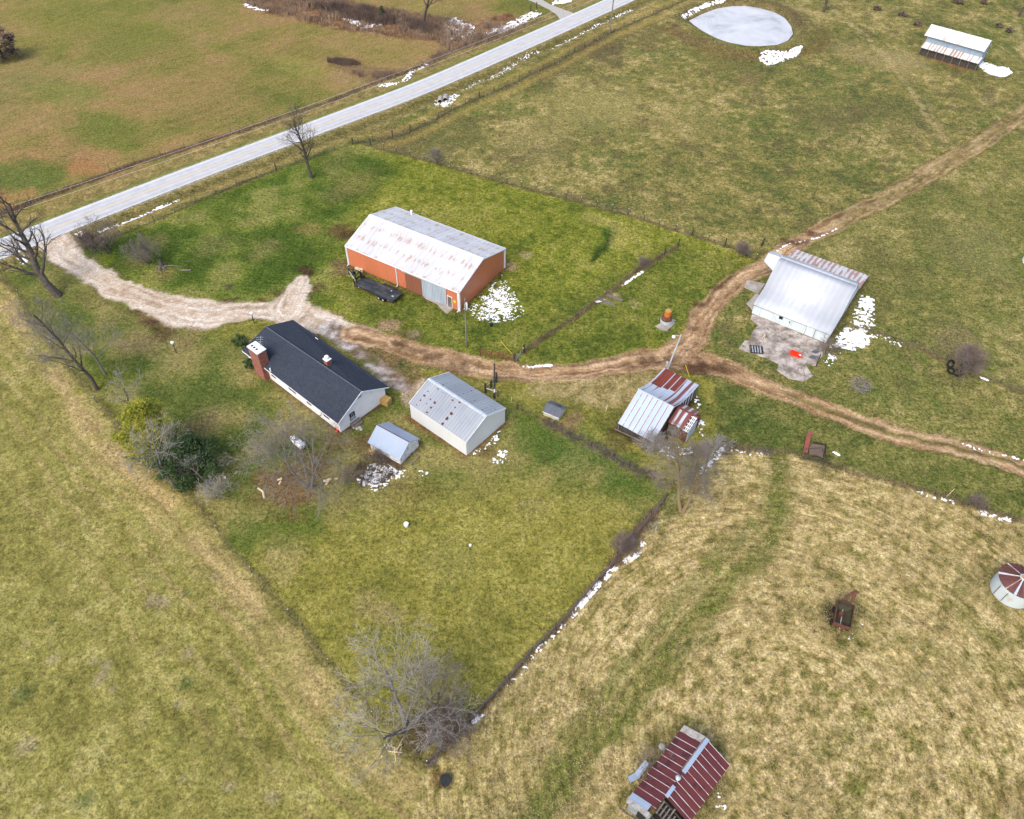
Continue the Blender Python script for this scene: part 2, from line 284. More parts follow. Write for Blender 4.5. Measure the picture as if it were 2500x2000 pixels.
# ------------------------------------------------------------------ mesh builder and object helpers
COL = S.collection
class MB:
    def __init__(s): s.v = []; s.f = []
    def add(s, vs, fs):
        o = len(s.v); s.v.extend(vs); s.f.extend([tuple(i+o for i in f) for f in fs]); return s
    def box(s, x0, x1, y0, y1, z0, z1):
        return s.add([(x0, y0, z0), (x1, y0, z0), (x1, y1, z0), (x0, y1, z0), (x0, y0, z1), (x1, y0, z1), (x1, y1, z1), (x0, y1, z1)],
                     [(3, 2, 1, 0), (4, 5, 6, 7), (0, 1, 5, 4), (1, 2, 6, 5), (2, 3, 7, 6), (3, 0, 4, 7)])
    def hexa(s, p):   # 8 points, bottom loop then top loop
        return s.add(p, [(3, 2, 1, 0), (4, 5, 6, 7), (0, 1, 5, 4), (1, 2, 6, 5), (2, 3, 7, 6), (3, 0, 4, 7)])
    def quad(s, a, b, c, d): return s.add([a, b, c, d], [(0, 1, 2, 3)])
    def slab(s, pts, t):  # polygon thickened downwards by t
        n = len(pts); vs = list(pts)+[(p[0], p[1], p[2]-t) for p in pts]
        fs = [tuple(range(n)), tuple(range(2*n-1, n-1, -1))]+[(i, i+n, (i+1) % n+n, (i+1) % n) for i in range(n)]
        return s.add(vs, fs)
    def tube(s, pts, rs, n=6, caps=True):
        if isinstance(rs, (int, float)): rs = [rs]*len(pts)
        o = len(s.v); m = len(pts)
        for i, p in enumerate(pts):
            a = pts[max(i-1, 0)]; b = pts[min(i+1, m-1)]
            d = (b[0]-a[0], b[1]-a[1], b[2]-a[2]); L = math.sqrt(d[0]**2+d[1]**2+d[2]**2) or 1; d = (d[0]/L, d[1]/L, d[2]/L)
            e = (-d[1], d[0], 0) if abs(d[2]) < 0.9 else (0, -d[2], d[1])
            L = math.sqrt(e[0]**2+e[1]**2+e[2]**2) or 1; e = (e[0]/L, e[1]/L, e[2]/L)
            g = (d[1]*e[2]-d[2]*e[1], d[2]*e[0]-d[0]*e[2], d[0]*e[1]-d[1]*e[0]); r = rs[i]
            for k in range(n):
                c, q = r*math.cos(2*math.pi*k/n), r*math.sin(2*math.pi*k/n)
                s.v.append((p[0]+e[0]*c+g[0]*q, p[1]+e[1]*c+g[1]*q, p[2]+e[2]*c+g[2]*q))
        for i in range(m-1):
            for k in range(n):
                k2 = (k+1) % n; s.f.append((o+i*n+k, o+i*n+k2, o+(i+1)*n+k2, o+(i+1)*n+k))
        if caps and n > 3: s.f.append(tuple(o+k for k in range(n))[::-1]); s.f.append(tuple(o+(m-1)*n+k for k in range(n)))
        return s
    def lathe(s, prof, n=24, cx=0, cy=0):
        o = len(s.v)
        for r, z in prof:
            for k in range(n): s.v.append((cx+r*math.cos(2*math.pi*k/n), cy+r*math.sin(2*math.pi*k/n), z))
        for i in range(len(prof)-1):
            for k in range(n):
                k2 = (k+1) % n; s.f.append((o+i*n+k, o+i*n+k2, o+(i+1)*n+k2, o+(i+1)*n+k))
        if prof[-1][0] > 0.01: s.f.append(tuple(o+(len(prof)-1)*n+k for k in range(n)))
        return s
    def prism(s, prof, x0, x1):  # (y,z) outline extruded along x
        n = len(prof); vs = [(x0, y, z) for y, z in prof]+[(x1, y, z) for y, z in prof]
        return s.add(vs, [tuple(range(n)), tuple(range(2*n-1, n-1, -1))]+[(i, i+n, (i+1) % n+n, (i+1) % n) for i in range(n)])
    def build(s, name, m, parent=None, smooth=False):
        me = bpy.data.meshes.new(name); me.from_pydata(s.v, [], s.f); me.update()
        me.materials.append(M[m] if isinstance(m, str) else m)
        if smooth: me.polygons.foreach_set('use_smooth', [True]*len(me.polygons))
        o = bpy.data.objects.new(name, me); COL.objects.link(o)
        if parent: o.parent = parent
        return o
def tag(o, label=None, cat=None, group=None, kind=None):
    if label: o['label'] = label
    if cat: o['category'] = cat
    if group: o['group'] = group
    if kind: o['kind'] = kind
    return o
def thing(name, label, cat, loc=(0, 0, 0), rz=0.0, group=None):
    o = bpy.data.objects.new(name, None); COL.objects.link(o); o.empty_display_size = 0.5
    o.location = loc if len(loc) == 3 else (*loc, 0); o.rotation_euler = (0, 0, rz); o['label'] = label; o['category'] = cat
    if group: o['group'] = group
    return o
def copy_tree(o, parent=None):
    c = o.copy(); COL.objects.link(c); c.parent = parent
    for ch in o.children: copy_tree(ch, c)
    return c
class Frame:
    """local frame of a building: photo pixels to local coordinates"""
    def __init__(s, cx, cy, a): s.c = (cx, cy); s.a = a; s.u = (math.cos(a), math.sin(a)); s.v = (-s.u[1], s.u[0])
    def loc(s, wx, wy): dx, dy = wx-s.c[0], wy-s.c[1]; return (dx*s.u[0]+dy*s.u[1], dx*s.v[0]+dy*s.v[1])
    def world(s, x, y): return (s.c[0]+s.u[0]*x+s.v[0]*y, s.c[1]+s.u[1]*x+s.v[1]*y)
    def px(s, px, py, z=0): return s.loc(*G(px, py, z))
    def wall_y(s, px, py, y):   # hit the vertical plane local y = const
        d = ray(px, py); den = d[0]*s.v[0]+d[1]*s.v[1]; t = (y+s.c[0]*s.v[0]+s.c[1]*s.v[1])/den
        return s.loc(d[0]*t, d[1]*t)[0], CH+d[2]*t
    def wall_x(s, px, py, x):
        d = ray(px, py); den = d[0]*s.u[0]+d[1]*s.u[1]; t = (x+s.c[0]*s.u[0]+s.c[1]*s.u[1])/den
        return s.loc(d[0]*t, d[1]*t)[1], CH+d[2]*t

# ------------------------------------------------------------------ survey lines (photo pixels)
ROAD_N = [(-160, 640), (0, 585.7), (65, 560), (200, 507), (350, 450), (500, 393.9), (600, 357.5), (700, 320), (850, 264), (1000, 208.2), (1100, 166), (1200, 121.6), (1350, 56.3), (1475.7, 0), (1640, -74), (1800, -146), (2000, -236)]
ROAD_S = [(-160, 694), (0, 636.8), (65, 610), (200, 553), (350, 493), (500, 433), (600, 395), (700, 357.6), (850, 301.5), (1000, 245.7), (1100, 204), (1200, 159.6), (1350, 92.2), (1475.7, 34.5), (1640, -41), (1800, -114), (2000, -205)]
def resample(pts, n):
    P = np.array(pts, float); d = np.r_[0, np.cumsum(np.hypot(*np.diff(P, axis=0).T))]
    t = np.linspace(0, d[-1], n); return np.stack([np.interp(t, d, P[:, k]) for k in range(P.shape[1])], 1)
def smooth_line(pts, n, it=2):
    P = resample(pts, n)
    for _ in range(it): P[1:-1] = (P[:-2]+2*P[1:-1]+P[2:])/4
    return P
rN = smooth_line(GP(ROAD_N), 70, 3); rS = smooth_line(GP(ROAD_S), 70, 3)
rC = (rN+rS)/2
DRIVE = [(120, 575, 3.0), (140, 600, 2.6), (165, 633, 2.3), (218, 664, 2.2), (284, 701, 2.1), (346, 728, 2.2), (400, 748, 2.9), (450, 762, 3.6), (510, 770, 3.3), (570, 764, 2.3), (620, 762, 2.0), (670, 760, 2.4), (720, 766, 2.8), (780, 787, 2.3), (850, 808, 2.0), (915, 828, 1.9)]
SPUR = [(705, 755, 2.9), (722, 720, 2.2), (735, 695, 1.9), (742, 680, 1.2)]
GARSPUR = [(800, 800, 1.6), (845, 836, 1.0), (885, 868, 1.1), (930, 902, 1.5), (965, 928, 1.5), (990, 948, 1.0)]
TRACK = [(860, 812, 2.3), (915, 828, 2.3), (980, 847, 2.3), (1054, 868, 2.3), (1130, 888, 2.3), (1200, 904, 2.3), (1297, 914, 2.2), (1395, 907, 2.2), (1476, 895, 2.3), (1557, 882, 2.6), (1640, 876, 3.2), (1720, 889, 2.8), (1784, 906, 2.2), (1850, 935, 2.0), (1900, 956, 2.0), (1995, 991, 2.0), (2092, 1026, 2.0), (2190, 1060, 2.0), (2352, 1101, 2.0), (2500, 1142, 2.0), (2800, 1225, 2.0)]
BRANCH = [(1650, 862, 3.0), (1690, 825, 2.8), (1708, 790, 2.7), (1730, 748, 2.5), (1765, 712, 2.3), (1820, 675, 2.1), (1870, 645, 2.1), (1920, 608, 2.1), (1980, 575, 2.1), (2045, 543, 2.2), (2120, 508, 2.2), (2200, 466, 2.4), (2290, 405, 2.6), (2352, 375, 2.4), (2400, 345, 2.2), (2450, 308, 2.2), (2520, 262, 2.2), (2600, 200, 2.2)]
POND = [(1685, 49), (1715, 34), (1752, 20), (1785, 15), (1817, 13.6), (1849, 18), (1888, 28), (1914, 42), (1930, 62), (1934, 80), (1922, 96), (1897, 106), (1849, 109.5), (1817, 108), (1785, 102), (1752, 91), (1719, 74), (1698, 60)]
def wpts(L, k=1.0): return [(*G(p[0], p[1]), p[2]*k) for p in L]
wDRIVE, wSPUR, wGAR = map(wpts, (DRIVE, SPUR, GARSPUR)); wTRACK, wBRANCH = wpts(TRACK, 0.80), wpts(BRANCH, 0.80)
wPOND = GP(POND)
F_ROAD = [(205, 612), (250, 592), (297, 574), (354, 550), (399, 532), (445, 513), (530, 473), (612, 439), (694, 409), (790, 377), (874, 348), (985, 333), (1058, 300), (1103, 270), (1176, 237), (1251, 206), (1295, 182), (1352, 159), (1420, 118), (1489, 81), (1554, 53), (1632, 19), (1700, -12), (1800, -60)]
F_ROAD = [(205, 612), (250, 592), (297, 574), (354, 550), (399, 532), (445, 503+8), (530, 472), (612, 439), (694, 409), (790, 377), (874, 348), (930, 342), (985, 330), (1058, 295), (1103, 269.5), (1176, 237), (1251, 206), (1295, 182), (1352, 157), (1420, 118), (1489, 81), (1554, 53), (1632, 19), (1700, -12), (1800, -60)]
F_PAST = [(874, 348), (902, 355), (955, 371), (1010, 384), (1064, 398), (1121, 416), (1180, 433), (1242, 450), (1304, 467), (1367, 481), (1434, 501), (1500, 517), (1570, 537), (1604, 549), (1650, 563), (1693, 577), (1735, 590), (1781, 604), (1815, 618), (1844, 636)]
F_LOOP = [(1279, 862), (1308, 840), (1341, 816), (1371, 797), (1405, 776), (1435, 753), (1463, 733), (1491, 713), (1518, 691), (1564, 655), (1595, 639), (1640, 613), (1655, 602)]
F_NORTH = [(-60, 552), (0, 526), (80, 493), (146, 467), (230, 438), (320, 404), (464, 360), (565, 326), (700, 284), (808, 248), (840, 233), (900, 210), (967, 183), (1006, 172), (1050, 150), (1100, 126), (1180, 100), (1260, 72), (1310, 50)]
F_LEFT = [(5, 672), (30, 700), (60, 742), (130, 850), (190, 922), (240, 985), (320, 1085), (400, 1160), (480, 1232), (560, 1330), (620, 1405), (675, 1465), (720, 1518), (762, 1570), (800, 1620), (900, 1740), (1000, 1838), (1046, 1866)]
F_HAY = [(1046, 1866), (1090, 1818), (1135, 1773), (1213, 1693), (1300, 1590), (1378, 1515), (1440, 1442), (1502, 1372), (1557, 1301), (1590, 1262), (1626, 1214)]
F_MID = [(1263, 996), (1300, 1012), (1362, 1044), (1412, 1070), (1460, 1096), (1502, 1122), (1550, 1146), (1590, 1160), (1640, 1185)]
F_STRIP = [(1760, 1092), (1850, 1098), (1930, 1105), (2008, 1129), (2082, 1155), (2190, 1181), (2254, 1197), (2316, 1216), (2368, 1236), (2417, 1249), (2500, 1275), (2600, 1310)]
F_EAST = [(2060, 800), (2138, 811), (2191, 834), (2245, 850), (2290, 874), (2340, 893), (2397, 918), (2449, 941), (2500, 964), (2580, 1000)]
wF = {k: GP(v) for k, v in dict(road=F_ROAD, past=F_PAST, loop=F_LOOP, north=F_NORTH, left=F_LEFT, hay=F_HAY, mid=F_MID, strip=F_STRIP, east=F_EAST).items()}

def height(x, y):
    d, r, s, _ = pdist(x, y, [tuple(p) for p in rC])
    h = -0.45*np.exp(-((d-6.0)/1.4)**2)                                   # roadside ditches
    dp = psdf(x, y, wPOND)
    h = h + np.where(dp < 0, -1.2*sm(0, -3, dp)-0.3, -0.3+1.1*sm(0, 3.2, dp)-0.8*sm(4.5, 9.5, dp))*sm(14, 10, dp)
    rel = 0.10*(fbm(x, y, 9, 3, 5)-0.5)+0.07*(fbm(x, y, 1.2, 2, 6)-0.5)
    rel = rel*sm(3.0, 5.0, d)
    return h+rel
def hz(x, y): return float(height(np.array([float(x)]), np.array([float(y)]))[0])

# ------------------------------------------------------------------ ground sheet
GK, GSAT = 0.86, 0.99
def build_ground():
    st = 0.33
    xs = np.arange(-152, 158, st); ys = np.arange(12, 246, st)
    gr = np.cumsum(1.0*1.28**np.arange(1, 28)); 
    xs = np.r_[xs[0]-gr[::-1], xs, xs[-1]+gr]; ys = np.r_[ys[0]-gr[::-1], ys, ys[-1]+gr]
    nx, ny = len(xs), len(ys); X, Y = np.meshgrid(xs, ys, indexing='ij'); x = X.ravel().astype(np.float64); y = Y.ravel().astype(np.float64)
    # gentle warp so that zone edges are never ruler-straight
    wx = x+1.6*(fbm(x, y, 5, 3, 31)-0.5)+0.7*(fbm(x, y, 1.3, 2, 32)-0.5); wy = y+1.6*(fbm(x, y, 5, 3, 33)-0.5)+0.7*(fbm(x, y, 1.3, 2, 34)-0.5)
    K = 1/1.22
    def C(r, g, b): return np.array(lin(r, g, b), np.float32)*K
    N8, N3, N1, Nh = fbm(x, y, 14, 4, 1), fbm(x, y, 4.5, 3, 2), fbm(x, y, 1.5, 3, 3), fbm(x, y, 0.7, 2, 4)
    col = np.zeros((len(x), 3), np.float32); amp = np.full(len(x), 0.50, np.float32); fleck = np.full(len(x), 0.55, np.float32); TR = np.zeros((len(x), 3), np.float32)
    def mixc(m, c):
        nonlocal col
        m = np.clip(m, 0, 1)[:, None].astype(np.float32); col = col*(1-m)+(c if getattr(c, 'ndim', 1) == 2 else c[None, :])*m
    def grade(n, *cs):
        """piecewise colour ramp over n in 0..1"""
        ks = np.linspace(0, 1, len(cs)); return np.stack([np.interp(n, ks, [c[i] for c in cs]) for i in range(3)], 1).astype(np.float32)
    def st_(n, lo, hi): return np.clip((n-lo)/(hi-lo), 0, 1)
    # default pasture on the right and top
    n = st_(0.25*N8+0.22*N3+0.25*N1+0.28*Nh, 0.34, 0.66)
    col[:] = grade(n, C(92, 98, 52), C(118, 116, 62), C(134, 124, 70), C(158, 143, 88), C(180, 160, 108))
    g = st_(fbm(x, y, 18, 3, 11), 0.5, 0.66); mixc(g*0.5*st_(1-N1, 0.3, 0.6), C(92, 108, 48))
    mixc(st_(fbm(x, y, 3.4, 3, 12), 0.60, 0.72)*0.5, C(94, 84, 58))
    amp[:] = 0.62
    z = lambda pts, e=0.6: sm(e, -e, psdf(wx, wy, GP(pts)))
    # pasture east of the track: greener
    mixc(z([(1900, 640), (2050, 560), (2300, 440), (2600, 300), (2700, 1150), (2352, 1085), (2092, 1010), (1900, 940), (2000, 800)])*0.3, C(112, 118, 58))
    m = z([(1720, 925), (1900, 975), (2092, 1040), (2352, 1115), (2600, 1180), (2600, 1310), (2368, 1236), (2190, 1181), (2008, 1129), (1850, 1098), (1760, 1092), (1700, 1010)])
    mixc(m*0.8, grade(n, C(68, 84, 40), C(98, 104, 48), C(122, 120, 62))); amp = np.where(m > 0.5, 0.6, amp)
    # dark brown damp ground by the road fence and pond
    for (px, py, r, c, s_) in ((1480, 120, 11, C(100, 88, 60), 0.8), (1580, 90, 9, C(112, 98, 64), 0.6), (1350, 175, 8, C(105, 95, 62), 0.6), (960, 345, 8, C(108, 98, 62), 0.7),
                               (1100, 330, 9, C(110, 104, 62), 0.5), (1300, 350, 10, C(104, 98, 64), 0.4), (2050, 290, 12, C(108, 98, 64), 0.5), (2200, 300, 12, C(112, 104, 66), 0.4),
                               (2190, 150, 9, C(170, 150, 104), 0.7), (2090, 130, 8, C(160, 140, 96), 0.6), (1830, 195, 5, C(128, 106, 76), 0.5), (2350, 120, 6, C(150, 130, 84), 0.5),
                               (1760, 150, 8, C(120, 112, 62), 0.5), (1450, 250, 13, C(158, 146, 92), 0.5), (1300, 320, 10, C(160, 145, 92), 0.45), (1680, 290, 10, C(150, 136, 84), 0.4),
                               (2140, 640, 9, C(106, 102, 58), 0.5), (2330, 830, 5, C(132, 118, 82), 0.7), (2380, 600, 10, C(150, 140, 90), 0.4), (2270, 560, 8, C(104, 104, 56), 0.5)):
        cx, cy = G(px, py); d = np.hypot(wx-cx, (wy-cy)*0.8); mixc(sm(r, r*0.25, d+4*(N3-0.5)*r*0.25)*s_, c)
    # faint vehicle trails in the top pasture
    for L, ww, c in (([(2035, 25), (2110, 85), (2160, 140), (2230, 230), (2290, 320), (2335, 370)], 1.1, C(178, 158, 112)), ([(2320, 375), (2250, 210), (2200, 160)], 0.7, C(150, 132, 92)),
                     ([(2480, 60), (2500, 130), (2560, 200)], 1.5, C(180, 160, 112))):
        d = pdist(wx, wy, GP(L))[0]; mixc(sm(ww, ww*0.3, d)*0.65*st_(N1, 0.25, 0.6), c)
    # meadow north of the road
    roadL = [tuple(p) for p in rC]
    d, run, side, _ = pdist(x, y, roadL)
    north = (side < 0)
    nn = st_(0.5*N8+0.3*fbm(x, y, 6, 3, 8)+0.2*N1, 0.34, 0.66)
    cN = grade(nn, C(112, 114, 54), C(132, 124, 64), C(146, 128, 74), C(158, 130, 86))
    mixc(north*sm(5, 6, d), cN); amp = np.where(north, 0.46, amp); fleck = np.where(north, 0.36, fleck); TR[north] = np.stack([x*0.7+y*0.7, (y*0.7-x*0.7)*0.35, 0.3+0*x], 1)[north]
    zz = [((250, 60), 30, C(132, 130, 62), .6), ((330, 110), 16, C(112, 116, 52), .6), ((480, 240), 16, C(156, 128, 84), .6), ((60, 190), 15, C(158, 136, 92), .6), ((150, 230), 8, C(112, 124, 52), .7),
          ((110, 290), 11, C(160, 134, 88), .6), ((260, 320), 9, C(104, 116, 48), .7), ((240, 300), 6, C(104, 114, 48), .6), ((230, 385), 5.0, C(168, 128, 90), .8), ((130, 365), 7, C(164, 128, 88), .7), ((30, 385), 7, C(164, 130, 88), .7),
          ((200, 410), 4, C(170, 122, 82), .9), ((60, 432), 7.5, C(100, 114, 50), 1.0), ((20, 445), 6, C(104, 112, 56), .9), ((120, 420), 4, C(104, 110, 52), .9), ((0, 490), 5, C(170, 130, 82), .8), ((70, 472), 3, C(168, 130, 84), .8), ((440, 30), 10, C(152, 130, 86), .6),
          ((760, 130), 9, C(128, 120, 60), .5), ((900, 110), 12, C(150, 132, 78), .6), ((730, 160), 6, C(166, 156, 84), .4), ((860, 190), 4, C(160, 136, 96), .7), ((1050, 20), 9, C(158, 138, 84), .7)]
    for (p, r, c, s_) in zz:
        cx, cy = G(*p); dd = np.hypot((wx-cx)*0.8+(wy-cy)*0.35, (wy-cy)*0.9); mixc(sm(r, r*0.45, dd+(N3-0.5)*r*0.8)*s_*(0.75+0.5*(N1-0.5)), c)
    # brush band ground
    m = z([(580, -30), (600, 18), (700, 45), (850, 78), (970, 92), (1060, 100), (1100, 122), (1200, 98), (1300, 58), (1240, 30), (1160, 55), (1080, 45), (1000, 30), (900, 12), (800, -10), (760, -40)], 1.0)
    mixc(m, grade(st_(N1*0.6+N3*0.4, 0.3, 0.7), C(104, 74, 54), C(132, 98, 70), C(160, 130, 94))); amp = np.where(m > 0.5, 0.6, amp)
    mixc(z([(800, 148), (870, 152), (930, 165), (1005, 170), (960, 190), (900, 205), (870, 185), (820, 165)], 0.8)*0.7, C(128, 104, 76))
    dn = pdist(x, y, wF['north'])[0]
    mixc(sm(1.3, 0.5, dn+(N1-0.5)*1.2)*0.85, C(96, 72, 56))
    # road verges
    vn = st_(N1*0.5+Nh*0.5, 0.3, 0.7)
    m = (d < 7.5+(N3-0.5)*1.5)
    mixc(sm(8.6, 7.6, d+(N3-0.5)*2)*0.85, grade(vn, C(118, 108, 64), C(146, 130, 80), C(168, 148, 96)))
    mixc(north*sm(4.9, 4.3, d)*0.8, C(126, 130, 62)); mixc((~north)*np.exp(-((d-5.4)/1.3)**2)*0.7, C(100, 94, 54))
    mixc(sm(3.5, 3.05, np.abs(d))*1.0, C(168, 160, 140))
    df = pdist(x, y, wF['road'])[0]
    mixc((side > 0)*np.exp(-((df-2.4)/1.0)**2)*0.5*(d > 5), C(176, 148, 84)); mixc(sm(0.7, 0.2, df)*0.7, C(84, 72, 52))
    # fenced ground round the orange barn
    loop = [(120, 580), (205, 610), (297, 576), (354, 551), (445, 511), (694, 410), (874, 349), (955, 371), (1064, 399), (1242, 451), (1434, 502), (1570, 538), (1693, 578), (1781, 605), (1865, 642), (1800, 688), (1735, 740), (1690, 800), (1650, 860), (1480, 890), (1297, 910), (1054, 862), (900, 820), (700, 760), (400, 755), (250, 680), (160, 620)]
    m = z(loop, 0.4)
    gg = st_(0.2*N8+0.25*N3+0.25*N1+0.3*Nh, 0.34, 0.66)
    mixc(m, grade(gg, C(92, 104, 36), C(120, 126, 44), C(138, 138, 54), C(158, 152, 76)))
    q_ = m > 0.3; TR[q_] = np.stack([x*0.86-y*0.5, (x*0.5+y*0.86)*0.5, 0.35*m], 1)[q_]
    ml = z([(160, 600), (300, 572), (450, 508), (700, 405), (900, 340), (980, 420), (860, 520), (830, 640), (800, 740), (600, 745), (400, 725), (250, 665)], 3.0)
    mixc(ml*0.8, grade(st_(fbm(x, y, 6, 4, 21), 0.33, 0.64), C(58, 86, 28), C(84, 106, 38), C(110, 122, 52), C(140, 138, 76)))
    mixc(z([(980, 700), (1160, 780), (1300, 780), (1500, 660), (1650, 600), (1860, 640), (1700, 790), (1480, 880), (1297, 905), (1054, 850), (900, 800), (780, 700), (850, 650)], 2.5)*0.6, grade(gg, C(78, 92, 36), C(104, 112, 46), C(130, 126, 64)))
    mixc(z([(1470, 560), (1500, 540), (1512, 575), (1490, 610), (1450, 640), (1432, 640), (1452, 612), (1470, 590)], 0.4)*0.9, C(58, 88, 26))
    d_ = pdist(wx, wy, GP([(1490, 575), (1478, 605), (1452, 632), (1445, 638)]))[0]; mixc(sm(0.5, 0.15, d_)*0.7, C(52, 50, 30))
    d_ = pdist(wx, wy, GP([(1440, 530), (1500, 545), (1520, 570), (1508, 600)]))[0]; mixc(sm(2.5, 0.6, d_)*0.6, C(172, 160, 88))
    for (px, py, r, c, s_) in ((1245, 648, 2.0, C(178, 150, 112), .9), (1290, 622, 1.6, C(170, 150, 104), .7), (830, 560, 3.4, C(106, 80, 54), .8), (850, 575, 2.4, C(84, 62, 44), .8), (760, 560, 3.5, C(140, 120, 72), .6), (835, 655, 3, C(126, 104, 78), .8), (755, 660, 2.3, C(78, 56, 42), .9), (775, 700, 1.6, C(100, 76, 56), .7),
                               (955, 795, 2.2, C(176, 142, 116), .8), (990, 820, 2.8, C(112, 96, 62), .7), (1010, 812, 1.3, C(150, 132, 110), .6), (520, 600, 5, C(132, 128, 76), .5), (370, 590, 4, C(124, 118, 72), .6), (640, 610, 4, C(140, 130, 82), .5), (870, 440, 6, C(134, 126, 70), .6), (830, 470, 5, C(124, 112, 74), .4), (860, 400, 6, C(86, 108, 40), .5), (400, 670, 3, C(120, 110, 62), .7), (240, 640, 3, C(126, 130, 40), .6), (340, 640, 4, C(120, 108, 66), .6),
                               (1480, 738, 1.0, C(178, 160, 120), .9), (1500, 722, 1.1, C(176, 154, 116), .9), (1550, 740, 1.5, C(150, 144, 90), .7), (1625, 800, 1.4, C(120, 110, 80), .5)):
        cx, cy = G(px, py); dd = np.hypot(wx-cx, wy-cy); mixc(sm(r, r*0.3, dd+(N1-0.5)*r*0.9)*s_, c)
    for k, off in (('loop', 0.25), ('past', 0.2)):
        dd = pdist(x, y, wF[k])[0]; mixc(sm(0.55, off, dd+(Nh-0.5)*0.6)*0.6, C(88, 80, 50))
    # house yard
    yard = [(0, 664), (110, 610), (150, 640), (250, 700), (330, 755), (420, 805), (560, 790), (700, 785), (860, 860), (980, 960), (1030, 900), (1150, 905), (1300, 930), (1460, 905), (1640, 905), (1740, 930), (1760, 1090), (1640, 1190), (1626, 1216), (1557, 1301), (1440, 1442), (1300, 1590), (1135, 1773), (1046, 1866), (900, 1740), (762, 1570), (675, 1465), (560, 1330), (480, 1232), (320, 1085), (240, 985), (130, 850), (30, 700)]
    m = z(yard, 0.4)
    ny_ = st_(0.25*N8+0.2*N3+0.25*N1+0.3*Nh, 0.33, 0.66)
    mixc(m, grade(ny_, C(112, 112, 50), C(134, 128, 58), C(146, 138, 66), C(160, 150, 80))); amp = np.where(m > 0.5, 0.5, amp)
    mu = z([(0, 664), (120, 610), (420, 805), (860, 860), (1000, 970), (1250, 1000), (1600, 1165), (1640, 1250), (1300, 1170), (1100, 1200), (760, 1280), (640, 1330), (560, 1330), (480, 1232), (320, 1085), (130, 850)], 4.0)
    mixc(mu*0.85, grade(st_(fbm(x, y, 5, 4, 23), 0.33, 0.64), C(78, 96, 42), C(104, 112, 54), C(130, 126, 72), C(150, 138, 86)))
    mixc(z([(1300, 930), (1500, 900), (1640, 900), (1560, 990), (1480, 1000), (1380, 975), (1290, 960)], 1.5)*0.85, grade(vn, C(138, 122, 78), C(168, 148, 102), C(186, 164, 120)))
    for (px, py, r, c, s_) in ((700, 1340, 3.5, C(172, 150, 98), .7), (650, 1180, 6, C(86, 104, 38), .6), (720, 1290, 5, C(92, 108, 40), .7), (600, 1310, 4, C(92, 108, 42), .7), (690, 1390, 3, C(168, 152, 98), .6), (1250, 1010, 4, C(84, 104, 38), .6), (1300, 1060, 5, C(84, 106, 40), .6), (1400, 1100, 6, C(78, 104, 40), .6), (1500, 1140, 5, C(82, 104, 42), .7), (1560, 1200, 4, C(76, 100, 36), .6),
                               (700, 1190, 5.5, C(124, 88, 58), .8), (760, 1130, 4, C(120, 96, 66), .7), (820, 1080, 2.5, C(124, 98, 70), .5), (880, 1075, 2, C(110, 84, 60), .7), (920, 1150, 3.6, C(106, 92, 62), .7), (860, 1160, 2.2, C(112, 96, 72), .7), (1010, 1210, 4, C(124, 110, 58), .6), (480, 1045, 3, C(128, 100, 74), .6), (500, 1020, 3.5, C(140, 126, 82), .6), (390, 820, 3.0, C(96, 72, 52), .85), (370, 780, 2.6, C(132, 104, 76), .7), (340, 840, 4, C(138, 120, 82), .7), (450, 830, 3.5, C(142, 124, 82), .7), (240, 720, 5, C(120, 108, 66), .6), (280, 780, 5, C(112, 106, 62), .5),
                               (240, 1000, 3, C(118, 118, 40), .8), (270, 930, 4, C(104, 112, 38), .7), (1380, 1040, 2.0, C(140, 112, 86), .8), (1405, 1020, 1.8, C(128, 104, 80), .7), (1345, 1030, 1.4, C(122, 100, 72), .7), (1180, 1100, 2.5, C(100, 76, 52), .6), (1100, 1360, 5, C(150, 142, 78), .5), (900, 1480, 3, C(156, 140, 92), .6), (950, 1500, 2.5, C(150, 134, 88), .6), (1300, 1230, 3, C(150, 138, 84), .5), (1010, 1800, 3.2, C(98, 84, 58), .8), (1060, 1790, 3.2, C(92, 78, 56), .8), (960, 1740, 2.6, C(118, 110, 54), .6), (1530, 1040, 4, C(88, 92, 48), .7), (1510, 1085, 3, C(98, 84, 52), .6), (1680, 980, 4, C(84, 94, 44), .7), (1800, 1000, 6, C(84, 96, 44), .5), (1880, 1060, 5, C(76, 92, 40), .6)):
        cx, cy = G(px, py); dd = np.hypot(wx-cx, wy-cy); mixc(sm(r, r*0.3, dd+(N1-0.5)*r*0.9)*s_, c)
    # white garage: darker brown strip round the walls, pale concrete-like apron
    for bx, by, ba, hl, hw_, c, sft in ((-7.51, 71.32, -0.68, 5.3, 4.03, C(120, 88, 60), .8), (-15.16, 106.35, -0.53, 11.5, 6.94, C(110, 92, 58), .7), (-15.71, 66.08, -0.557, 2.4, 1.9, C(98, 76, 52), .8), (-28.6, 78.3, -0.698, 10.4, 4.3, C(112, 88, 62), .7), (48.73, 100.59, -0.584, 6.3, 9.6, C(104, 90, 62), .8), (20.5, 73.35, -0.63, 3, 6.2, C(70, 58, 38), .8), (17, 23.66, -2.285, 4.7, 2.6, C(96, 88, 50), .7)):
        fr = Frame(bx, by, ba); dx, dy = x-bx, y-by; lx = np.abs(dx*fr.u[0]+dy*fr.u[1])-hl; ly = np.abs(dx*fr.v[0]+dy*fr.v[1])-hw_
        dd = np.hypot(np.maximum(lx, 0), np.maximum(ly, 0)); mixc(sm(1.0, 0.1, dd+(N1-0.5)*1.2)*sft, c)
    # left hay meadow with the bleached strips along the fence
    left = [(-900, 500), (0, 664), (30, 700), (130, 850), (240, 985), (320, 1085), (480, 1232), (560, 1330), (675, 1465), (762, 1570), (900, 1740), (1046, 1866), (1000, 2060), (900, 2600), (-2500, 2600)]
    m = z(left, 0.4)
